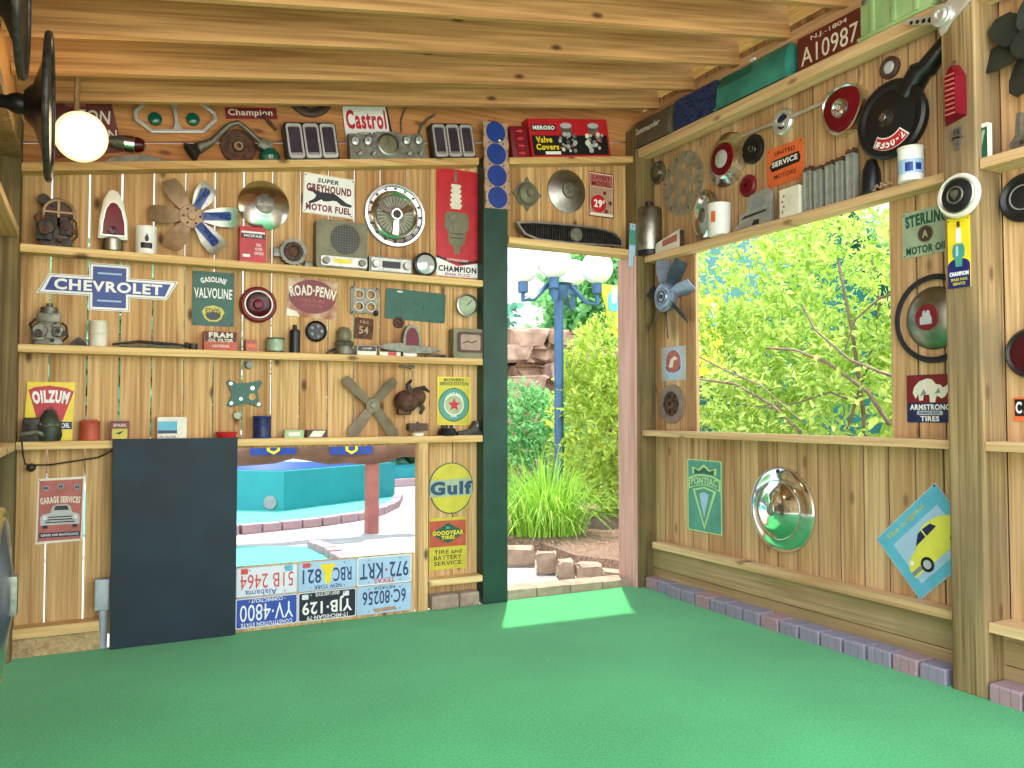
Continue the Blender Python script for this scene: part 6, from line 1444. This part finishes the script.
rh = [(-.3, -.0), (-.36, .12), (-.33, .24), (-.22, .36), (-.05, .42), (.06, .4), (.14, .3), (.24, .28), (.3, .22), (.42, .3), (.4, .22), (.46, .2), (.38, .12), (.34, .04), (.26, .0), (.16, .06), (.12, -.08), (.02, -.08), (.0, .08), (-.12, .08), (-.14, -.04), (-.22, -.04), (-.24, .1), (-.28, .02)]
patch(t, [(a*w, c*h) for a, c in rh], CREAM, y-.001, 'rhino_print'); patch(t, [(-.2*w, .05*h), (-.12*w, .2*h), (-.06*w, .1*h)], GREYP, y-.0018, 'rhino_print'); patch(t, [(.12*w, .1*h), (.2*w, .22*h), (.24*w, .12*h)], GREYP, y-.0018, 'rhino_print')
lettering(t, 'ARMSTRONG', 0, -h*.18, w*.86, h*.12, WHITE, y, bold=.03); patch(t, rect(w*.56, h*.09, h*.04, cz=-h*.3), LGREY, y); lettering(t, 'RHINO-FLEX', 0, -h*.3, w*.44, h*.05, NAVY, y-.001); lettering(t, 'TIRES', 0, -h*.42, w*.4, h*.11, WHITE, y, bold=.03)
# car poster hung as a diamond
A, T, Bt = on_x(877, 538, XR-.002), on_x(936, 481.5, XR-.002), on_x(920, 601, XR-.002)
c = (T+Bt)/2; e1 = Vector((A.y-T.y, T.z-A.z)); e2 = Vector((A.y-Bt.y, Bt.z-A.z))
w = e1.length; h = e2.length; ang = atan2(e1.y, e1.x)
c = A+Vector((0, -(e1.x+e2.x)/2, (e1.y+e2.y)/2))
t = thing('poster', 'tilted turquoise poster with a yellow car, half behind the tall post', 'poster', c, -pi/2, 0)
t.rotation_euler = (Matrix.Rotation(-pi/2, 3, 'Z')@Matrix.Rotation(-ang, 3, 'Y')).to_euler()
b = MB(LGREY); b.prism(rect(w, h), -.003, 0); b.build('border', t, smooth=0); b = MB(SKYBLUE); b.prism(rect(w-.012, h-.012), -.0042, -.003); b.build('sheet', t, smooth=0); y = -.0042
patch(t, rect(w*.72, h*.62, 0, cz=-h*.04, cx=w*.0), PALEBLUE, y, 'inner_print'); lettering(t, 'The original', -w*.08, h*.38, w*.6, h*.08, OLIVEY, y)
cr = [(-.42, -.26), (-.42, -.12), (-.36, -.02), (-.16, .06), (-.04, .2), (.12, .24), (.3, .2), (.44, .1), (.46, -.16), (.34, -.26)]
patch(t, [(a*w*.9, cc*h*.9-.02*h) for a, cc in cr], paint('poster_yellow', '#e3dc52', .45, 0, .05), y-.001, 'car_print')
patch(t, [(-.14*w, .05*h), (-.035*w, .155*h), (.02*w, .165*h), (.02*w, .06*h)], NAVY, y-.002, 'car_print'); patch(t, [(.04*w, .06*h), (.04*w, .165*h), (.16*w, .15*h), (.2*w, .07*h)], NAVY, y-.002, 'car_print')
for cx in (-.16, .3): patch(t, circ(h*.1, 22, cx*w, -h*.22), BLACK, y-.002, 'wheel_print'); patch(t, circ(h*.06, 18, cx*w, -h*.22), LGREY, y-.0028, 'wheel_print')
patch(t, rect(w*.14, h*.06, .004, cx=-w*.31, cz=-h*.2), GREYP, y-.002, 'grille_print'); patch(t, circ(h*.03, 12, -w*.3, -h*.08), WHITE, y-.002, 'lamp_print')
b = MB(BLACK); b.ball(.005, c=(w*.47, y, h*.47), n=8, k=4); b.build('screw', t)
t, w, h = hang_r('tin_sign', 'upright green sign with a pale arrowhead shield below the sill', 'sign', (688, 722.5, 460, 532.5), XR-.001)
plate(t, w, h, SEAGREEN, .004, .012); y = -.004; LG = paint('pale_lime_print', '#b7d98a', .5, 0, .06)
b = MB(LG); b.ringprism(rect(w, h, .012), rect(w*.94, h*.97, .01), y-.0006, y); b.build('border', t, smooth=0)
crown = [(-.34, .3), (-.36, .4), (-.18, .36), (0, .44), (.18, .36), (.36, .4), (.34, .3), (.18, .31), (0, .33), (-.18, .31)]
patch(t, [(a*w, c*h) for a, c in crown], LG, y, 'crown_print'); patch(t, [(a*w*.82, (.32+(c-.33)*.74)*h) for a, c in crown], DGREEN, y-.0008, 'crown_print')
band = [(-.46, .08), (-.46, .24), (-.24, .29), (0, .3), (.24, .29), (.46, .24), (.46, .08), (.24, .13), (0, .15), (-.24, .13)]
patch(t, [(a*w, c*h) for a, c in band], LG, y, 'band_print'); patch(t, [(a*w*.9, (.19+(c-.19)*.78)*h) for a, c in band], SEAGREEN, y-.0008, 'band_print'); lettering(t, 'PONTIAC', 0, h*.2, w*.76, h*.1, LG, y-.0016, arc=.35, bold=.02)
sh = [(-.34, .08), (0, .13), (.34, .08), (0, -.46)]
patch(t, [(a*w, c*h) for a, c in sh], LG, y, 'shield_print'); patch(t, [(a*w*.78, (c*.86-.004)*h) for a, c in sh], SEAGREEN, y-.0008, 'shield_print'); patch(t, [(a*w*.4, (c*.6-.02)*h) for a, c in sh], PALEBLUE, y-.0016, 'shield_print')
t, R = disc_r('hubcap', 'large domed mirror-bright hubcap below the window sill', 'hubcap', 783, 509.5, 42.5)
hubcap(t, R, [(1, 0), (1, .05), (.96, .09), (.86, .12), (.74, .14), (.7, .16), (.69, .2), (.66, .22), (.6, .26), (.5, .33), (.36, .37), (.2, .385), (.17, .40), (0, .405)], paint('mirror_chrome', '#eceeed', .11, 1., .02, 6), 64)
b = MB(CHROME); b.ring(R*.985, R*.022, h=R*.05, n=64); b.ring(R*.69, R*.015, h=R*.2, n=64, k=8); b.build('beaded_rim', t); b = MB(STEEL); b.lathe([(R*.12, R*.4), (R*.1, R*.42), (0, R*.42)]); b.build('center_badge', t)
b = MB(BLACK); b.ball(.012, c=(-.01, -R*.1, R*.9), n=10, k=6); b.build('valve_hole', t)
# fan near the doorway
p = on_x(665, 297, XR-.05); q = on_x(665, 282, XR-.05); R = q.z-p.z
t = thing('engine_fan', 'steel engine fan with bluish blades beside the open window', 'fan', p, -pi/2)
BS = paint('bluish_steel', '#93a3b8', .35, .6, .14, 14); BD = paint('dark_bluish_steel', '#566273', .4, .6, .2, 14)
b = MB(BS); b.lathe([(0, -.03), (R*.9, -.03), (R, -.015), (R, .012), (R*.9, .02), (R*.72, .012), (R*.5, .016), (R*.44, .03), (0, .032)]); b.build('hub', t); b = MB(DARKMETAL); b.ring(R*.35, .004, h=.032, k=6); b.cyl(R*.14, .03, .04); b.build('bearing', t)
for k, (a, m) in enumerate(((95, BS), (52, BD), (10, BS), (-38, BD), (-85, BD), (-130, BS), (160, BD))):
    mx = Matrix.Rotation(-radians(a), 4, 'Y'); b = MB(m); ln = R*2.75
    O = [(R*.8, .02), (ln*.6, .034), (ln, .03), (ln, -.03), (ln*.6, -.034), (R*.8, -.02)]; n = 6
    V = [(x, -.9*z, z) for x, z in O]+[(x, -.9*z+.004, z) for x, z in O]
    b.raw(V, [tuple(range(n)), tuple(range(2*n-1, n-1, -1))]+[(i, (i+1) % n, n+(i+1) % n, n+i) for i in range(n)], None, mx); b.build('blade', t, smooth=0)
t, w, h = hang_r('tin_sign', 'small pale blue square sign with a round red emblem beside the open window', 'sign', (662, 686, 346.5, 380.5), XR-.001)
plate(t, w, h, LGREY, .004); y = -.004; patch(t, circ(w*.36, 26, 0, 0, 1.15), PALEBLUE, y); patch(t, circ(w*.3, 26, 0, h*.06, 1.0), PINKRED, y-.0008); patch(t, circ(w*.3, 26, 0, -h*.1, .5), TXN, y-.0006)
patch(t, [(-w*.18, -h*.1), (-w*.1, h*.12), (w*.06, h*.22), (w*.2, h*.12), (w*.02, h*.08), (-w*.02, -h*.12)], CREAM, y-.0016, 'head_print')
t, R = disc_r('clutch_disc', 'round rusty clutch disc with pale edge just above the sill', 'engine part', 672.5, 404, 19.5)
b = MB(paint('clutch_lining', '#8d7c6d', .7, 0, .15, 30)); b.lathe([(R*.64, 0), (R, 0), (R, .014), (R*.64, .014), (R*.64, 0)]); b.build('lining', t)
b = MB(RUST); b.lathe([(R*.64, .008), (R*.3, .01), (R*.28, .024), (R*.12, .024), (R*.1, .01), (0, .01)]); b.build('plate', t)
for k in range(6): a = k*pi/3; b = MB(DARKMETAL); b.prism(rect(R*.24, R*.14, R*.04, 3, R*.45*cos(a), R*.45*sin(a)), -.02, -.009); b.build('spring', t, smooth=.4)
# thin plate on the corner post edge
pa, pb = on_y(632.5, 221, 4.36), on_y(636, 268, 4.36)
t = thing('license_plate', 'narrow pale blue-green plate hanging on the corner post edge at the door ledge', 'number plate', ((pa.x+pb.x)/2, 4.3835, (pa.z+pb.z)/2), 0, .05)
b = MB(PALEBLUE); b.box(-.025, .025, -.004, 0, -.142, .142, bev=.0015); b.build('plate', t, smooth=0); b = MB(SEAGREEN); b.box(-.024, .024, -.0052, -.004, .0, .1); b.build('print', t, smooth=0); b = MB(STEEL); b.cyl(.006, .004, .008, c=(0, 0, .125), n=8); b.build('bolt', t)

# ---- tall post
p = on_x(946, 17, XP-.004)
t = thing('chrome_wrench', 'chrome wiper gear with holed arm at the top of the tall post', 'car part', p, -pi/2)
def loc_p(u, v): q = on_x(u, v, XP-.004); return (p.y-q.y, q.z-p.z)
b = MB(SATIN); b.cyl(.045, 0, .04); b.lathe([(.03, .04), (.026, .05), (.016, .05), (.012, .042), (0, .042)]); b.build('hub', t)
b = MB(SATIN); a = loc_p(909, 23); n_ = 12
b.prism([(-.03, .024), (a[0], a[1]+.014), (a[0]-.012, a[1]), (a[0], a[1]-.012), (-.03, -.02)], -.014, 0); b.build('arm', t, smooth=0)
for k in range(4):
    f = .25+.17*k; bb_ = MB(BLACK); bb_.cyl(.011-.001*k, .014, .0155, c=(a[0]*f-.02, 0, a[1]*f), n=14); bb_.build('hole', t)
b = MB(SATIN); c1 = loc_p(966, -6); b.prism([(-.03, .03), (.02, -.04), (c1[0]+.03, c1[1]-.03), (c1[0], c1[1]+.03)], -.02, 0); c2 = loc_p(942, 34); b.prism([(-.035, -.02), (.03, -.03), (c2[0]+.02, c2[1]), (c2[0], c2[1]-.01)], -.01, 0); b.build('lever', t, smooth=0)
p = on_x(956, 95, XP-.001)
t = thing('tail_lamp', 'wedge-shaped ribbed red lens screwed to the tall post', 'tail lamp', p, -pi/2)
w = .092; h = on_x(956, 66, XP).z-on_x(956, 123, XP).z
prof = [(-w/2, -h*.5), (w/2, -h*.42), (w/2, h*.28), (w*.2, h*.5), (-w*.06, h*.47), (-w*.5, h*.3)]
b = MB(REDLENS); n = len(prof); V = [(x, 0, z) for x, z in prof]+[(x*.5+w*.08, -.05, z*.92) for x, z in prof]
b.raw(V, [tuple(range(n)), tuple(range(2*n-1, n-1, -1))]+[(i, (i+1) % n, n+(i+1) % n, n+i) for i in range(n)]); b.build('lens', t, smooth=0)
b = MB(PINKRED)
for k in range(9): zz = -h*.38+k*h*.085; b.box(-w*.14, w*.3, -.0535, -.049, zz-.003, zz+.003)
b.build('ribs', t, smooth=0); b = MB(RUST); b.tube([(w*.05, -.02, h*.44), (w*.02, -.02, h*.54), (w*.16, -.02, h*.56)], .006); b.build('clip', t)
t, w, h = hang_r('emblem', 'small metal crest below the red wedge lens on the tall post', 'badge', (953, 962, 128, 150), XP-.001)
b = MB(PEWTER); b.prism([(-w*.5, h*.1), (w*.5, h*.1), (w*.5, h*.5), (-w*.5, h*.5)], -.006, 0); b.prism([(-w*.4, h*.06), (w*.4, h*.06), (w*.24, -h*.5), (-w*.24, -h*.5)], -.006, 0); b.prism([(-w*.7, h*.0), (w*.7, h*.0), (w*.7, h*.06), (-w*.7, h*.06)], -.006, 0); b.build('crest', t, smooth=0); lettering(t, 'V8', 0, h*.3, w*.7, h*.26, DARKMETAL, -.006)
p = on_x(957.5, 195.5, XP-.03); R = (on_x(957, 171.5, XP-.03).z-p.z)*.92
t = thing('horn_button', 'round cream-rimmed button with a dark crest centre on the tall post', 'badge', p+Vector((.029, 0, 0)), -pi/2)
b = MB(CREAM); b.lathe([(R*.8, 0), (R, .014), (R, .026), (R*.92, .036), (R*.8, .034)]); b.build('rim', t); b = MB(STEEL); b.lathe([(R*.82, .034), (R*.78, .04), (R*.72, .036)]); b.build('ring', t); b = MB(BLACK); b.lathe([(R*.74, .036), (R*.5, .046), (0, .05)]); b.build('center_badge', t)
b = MB(PEWTER); b.ring(R*.36, .004, h=.048, k=6); b.prism([(-R*.16, R*.2), (R*.16, R*.2), (R*.18, 0), (0, -R*.24), (-R*.18, 0)], -.053, -.047); b.build('crest', t)
t, w, h = hang_r('tin_sign', 'narrow yellow and navy tin sign with a spark plug on the tall post', 'sign', (948.5, 970.5, 217, 288), XP-.001)
plate(t, w, h, YELLOW, .004); y = -.004
dome = [(-w/2, -h/2), (w/2, -h/2)]+[(w/2*cos(a*pi/10), -h*.18+h*.1*sin(a*pi/10)) for a in range(11)]
patch(t, dome, paint('plug_sign_navy', '#24286a', .4), y, 'field'); lettering(t, 'CHAMPION', 0, -h*.3, w*.86, h*.06, WHITE, y-.001, bold=.04); lettering(t, 'SPARK PLUG', 0, -h*.38, w*.74, h*.04, OLIVEY, y-.001, bold=.02); lettering(t, 'SERVICE', 0, -h*.44, w*.56, h*.04, OLIVEY, y-.001, bold=.02)
b = MB(WHITE); b.prism([(-w*.12, h*.14), (w*.12, h*.14), (w*.1, h*.34), (-w*.1, h*.34)], y-.002, y); b.build('plug_insulator', t, smooth=0); patch(t, rect(w*.14, h*.08, 0, cz=h*.4), RUST, y, 'plug_terminal')
b = MB(SEAGREEN); b.prism([(-w*.2, h*.12), (w*.2, h*.12), (w*.28, h*.04), (w*.26, -h*.06), (w*.16, -h*.08), (w*.14, -h*.2), (-w*.14, -h*.2), (-w*.16, -h*.08), (-w*.26, -h*.06), (-w*.28, h*.04)], y-.0025, y); b.build('plug_body', t, smooth=0); patch(t, rect(w*.1, h*.14, 0, cx=-w*.06, cz=h*.02), PALEBLUE, y-.0025, 'plug_hex'); screws(t, w*.44, h*.46, y, BLACK, .003)

# ---- beyond the tall post
p = on_x(1029, 44, XR-.06)
t = thing('engine_fan', 'dark green-black fan beyond the tall post, cut by the picture edge', 'fan', p, -pi/2)
FD = paint('dark_fan_paint', '#2e332c', .4, .1, .2, 10)
b = MB(FD); b.cyl(.06, -.03, .03); b.build('hub', t)
for a in (183, 130, 255, 75, 20, -50):
    mx = Matrix.Rotation(-radians(a), 4, 'Y'); b = MB(FD); O = [(.04, .03), (.07, .055), (.13, .06), (.18, .045), (.2, 0), (.18, -.045), (.13, -.06), (.07, -.05), (.04, -.03)]; n = len(O)
    V = [(x, -.35*z-.004, z) for x, z in O]+[(x, -.35*z+.006, z) for x, z in O]
    b.raw(V, [tuple(range(n)), tuple(range(2*n-1, n-1, -1))]+[(i, (i+1) % n, n+(i+1) % n, n+i) for i in range(n)], None, mx); b.build('blade', t, smooth=.4)
t, w, h = stand_r('small_carton', 'small green and cream carton on the shelf beyond the tall post', 'box', 979, 993, 125, ST, 3.215)
b = MB(CREAM); b.box(-w*.4, w*.45, -.03, .0, 0, h, bev=.001); b.build('carton', t, smooth=0); patch(t, rect(w*.8, h*.84, 0, cx=w*.025, cz=h*.46), DGREEN, -.03); patch(t, [(-w*.3, h*.15), (-w*.1, h*.15), (w*.3, h*.8), (.1*w, h*.8)], PALEGREEN, -.031, 'stripe')
t, w, h = stand_r('engine_bracket', 'grey angled bracket at the end of the shelf beyond the tall post', 'bracket', 1011, 1040, 112, ST, 3.23)
b = MB(PEWTER); b.prism([(-w*.5, h*.2), (-w*.3, 0), (w*.5, 0), (w*.5, h*.3), (-w*.1, h*.4), (-w*.05, h), (-w*.2, h), (-w*.25, h*.45)], -.02, .02); b.build('casting', t, smooth=0); b = MB(DARKMETAL); b.cyl(.008, .02, .026, c=(0, 0, h*.2), n=10); b.build('bolt', t)
t, R = disc_r('rubber_plug', 'black round cap on the boards below the shelf beyond the tall post', 'cap', 1026, 198, 24)
b = MB(BLACK); b.lathe([(R, 0), (R, .02), (R*.86, .034), (R*.7, .024), (R*.3, .03), (0, .03)]); b.build('cap', t); b = MB(GREYP); b.ring(R*.5, .003, h=.028, k=6); b.build('bead', t)
t, R = disc_r('round_lamp', 'black round lamp with dark red lens beyond the tall post', 'tail lamp', 1033, 353, 25)
b = MB(BLACK); b.lathe([(R, 0), (R, .02), (R*.86, .036), (R*.76, .03)]); b.build('rim', t); b = MB(DREDLENS); b.lathe([(R*.78, .03), (R*.4, .04), (0, .042)]); b.build('lens', t)
t, w, h = hang_r('tin_sign', 'small black framed sign with white letter C above the far sill', 'sign', (1014, 1062, 397, 421), XR-.001)
plate(t, w, h, ORANGE, .004); patch(t, rect(w*.94, h*.72, 0, cz=h*.06), BLACK, -.004, 'field'); lettering(t, 'C', -w*.38, h*.06, w*.13, h*.5, WHITE, -.005, bold=.03); lettering(t, 'APITOL', w*.08, h*.06, w*.7, h*.46, WHITE, -.005, bold=.03)

# ---- side wall, seen almost edge-on
def edge_wheel(label, u, v, v0, Y):
    p = on_y(u, v, Y); R = on_y(u, v0, Y).z-p.z; d = p.x-(XL if p.z < 2.25 else -.325)-.002
    t = thing('steering_wheel', label, 'steering wheel', p, pi/2)
    b = MB(DARKMETAL); b.ring(R*.97, .011, n=48); b.build('rim', t)
    b = MB(BLACK); b.lathe([(0, -.028), (R*.14, -.028), (R*.5, -.012), (R*.95, .003), (R*.95, -.005), (R*.6, -.02), (R*.3, -.045), (R*.2, -.07), (0, -.075)], n=40); b.build('dish', t)
    b = MB(BLACK); b.lathe([(0, -.06), (R*.13, -.06), (R*.15, -.09), (R*.12, -.11), (.022, -.12), (.022, -d), (0, -d)]); b.build('hub', t)
edge_wheel('dark dished wheel seen edge-on, mounted on the side wall by the lit bulb', 49, 108, 37, 3.1)
edge_wheel('nearer dark wheel seen edge-on high on the side wall', 22, -2, -78, 2.6)
p = on_y(4, 596, 2.45); R = on_y(4, 510, 2.45).z-p.z
t = thing('wheel_cover', 'large chrome wheel cover with brassy edge seen edge-on near the floor', 'wheel cover', p, pi/2)
b = MB(CHROME); b.lathe([(R*.98, -.02), (R*.9, .0), (R*.7, .006), (R*.5, .01), (R*.3, .018), (0, .02)], n=56); b.build('disc', t, smooth=.6)
b = MB(paint('brass_edge', '#c9b45c', .3, .8, .08)); b.ring(R*.98, .011, h=-.012, n=56); b.build('rim', t)
b = MB(PEWTER); b.box(-.02, .02, -.03, .01, -.05, .05, bev=.004); b.build('clip', t)
b = MB(BLACK); b.lathe([(R*.3, 0), (R*.26, -(p.x-XL)+.002), (0, -(p.x-XL)+.002)]); b.build('mount', t)
t = thing('tin_sign', 'dark red tin sign on the side wall, seen edge-on beneath the top plate', 'sign', (XL+.003, 3.2, 2.17), pi/2)
plate(t, .5, .2, DRED, .004); lettering(t, 'MOTOR OIL', 0, 0, .4, .06, CREAM, -.004)
t = thing('water_pump', 'blue-grey pump body on the side wall shelf at the picture edge', 'engine part', (XL+.08, 3.62, .994), pi/2)
b = MB(GREYP); b.lathe([(0, 0), (.05, 0), (.055, .03), (.04, .07), (.02, .1), (0, .1)], axis='z'); b.build('body', t); b = MB(NAVY); b.cyl(.03, 0, .03, axis='x', c=(.03, 0, .05)); b.build('outlet', t)
# drooping wires at the corner of the side wall
t = thing('cable', 'thin dark cable drooping from the yellow sign shelf toward the navy board', 'cable', (-.27, 4.472, .94))
b = MB(DARKMETAL); b.tube([(-.015, -.1, .06), (-.01, -.1, .0), (.0, -.085, -.05), (.02, 0, -.06), (.1, .0, -.06), (.2, .0, -.045), (.3, 0, -.03), (.36, 0, .0)], .004, n=6); b.ball(.02, c=(.02, -.01, -.07)); b.build('wire', t)
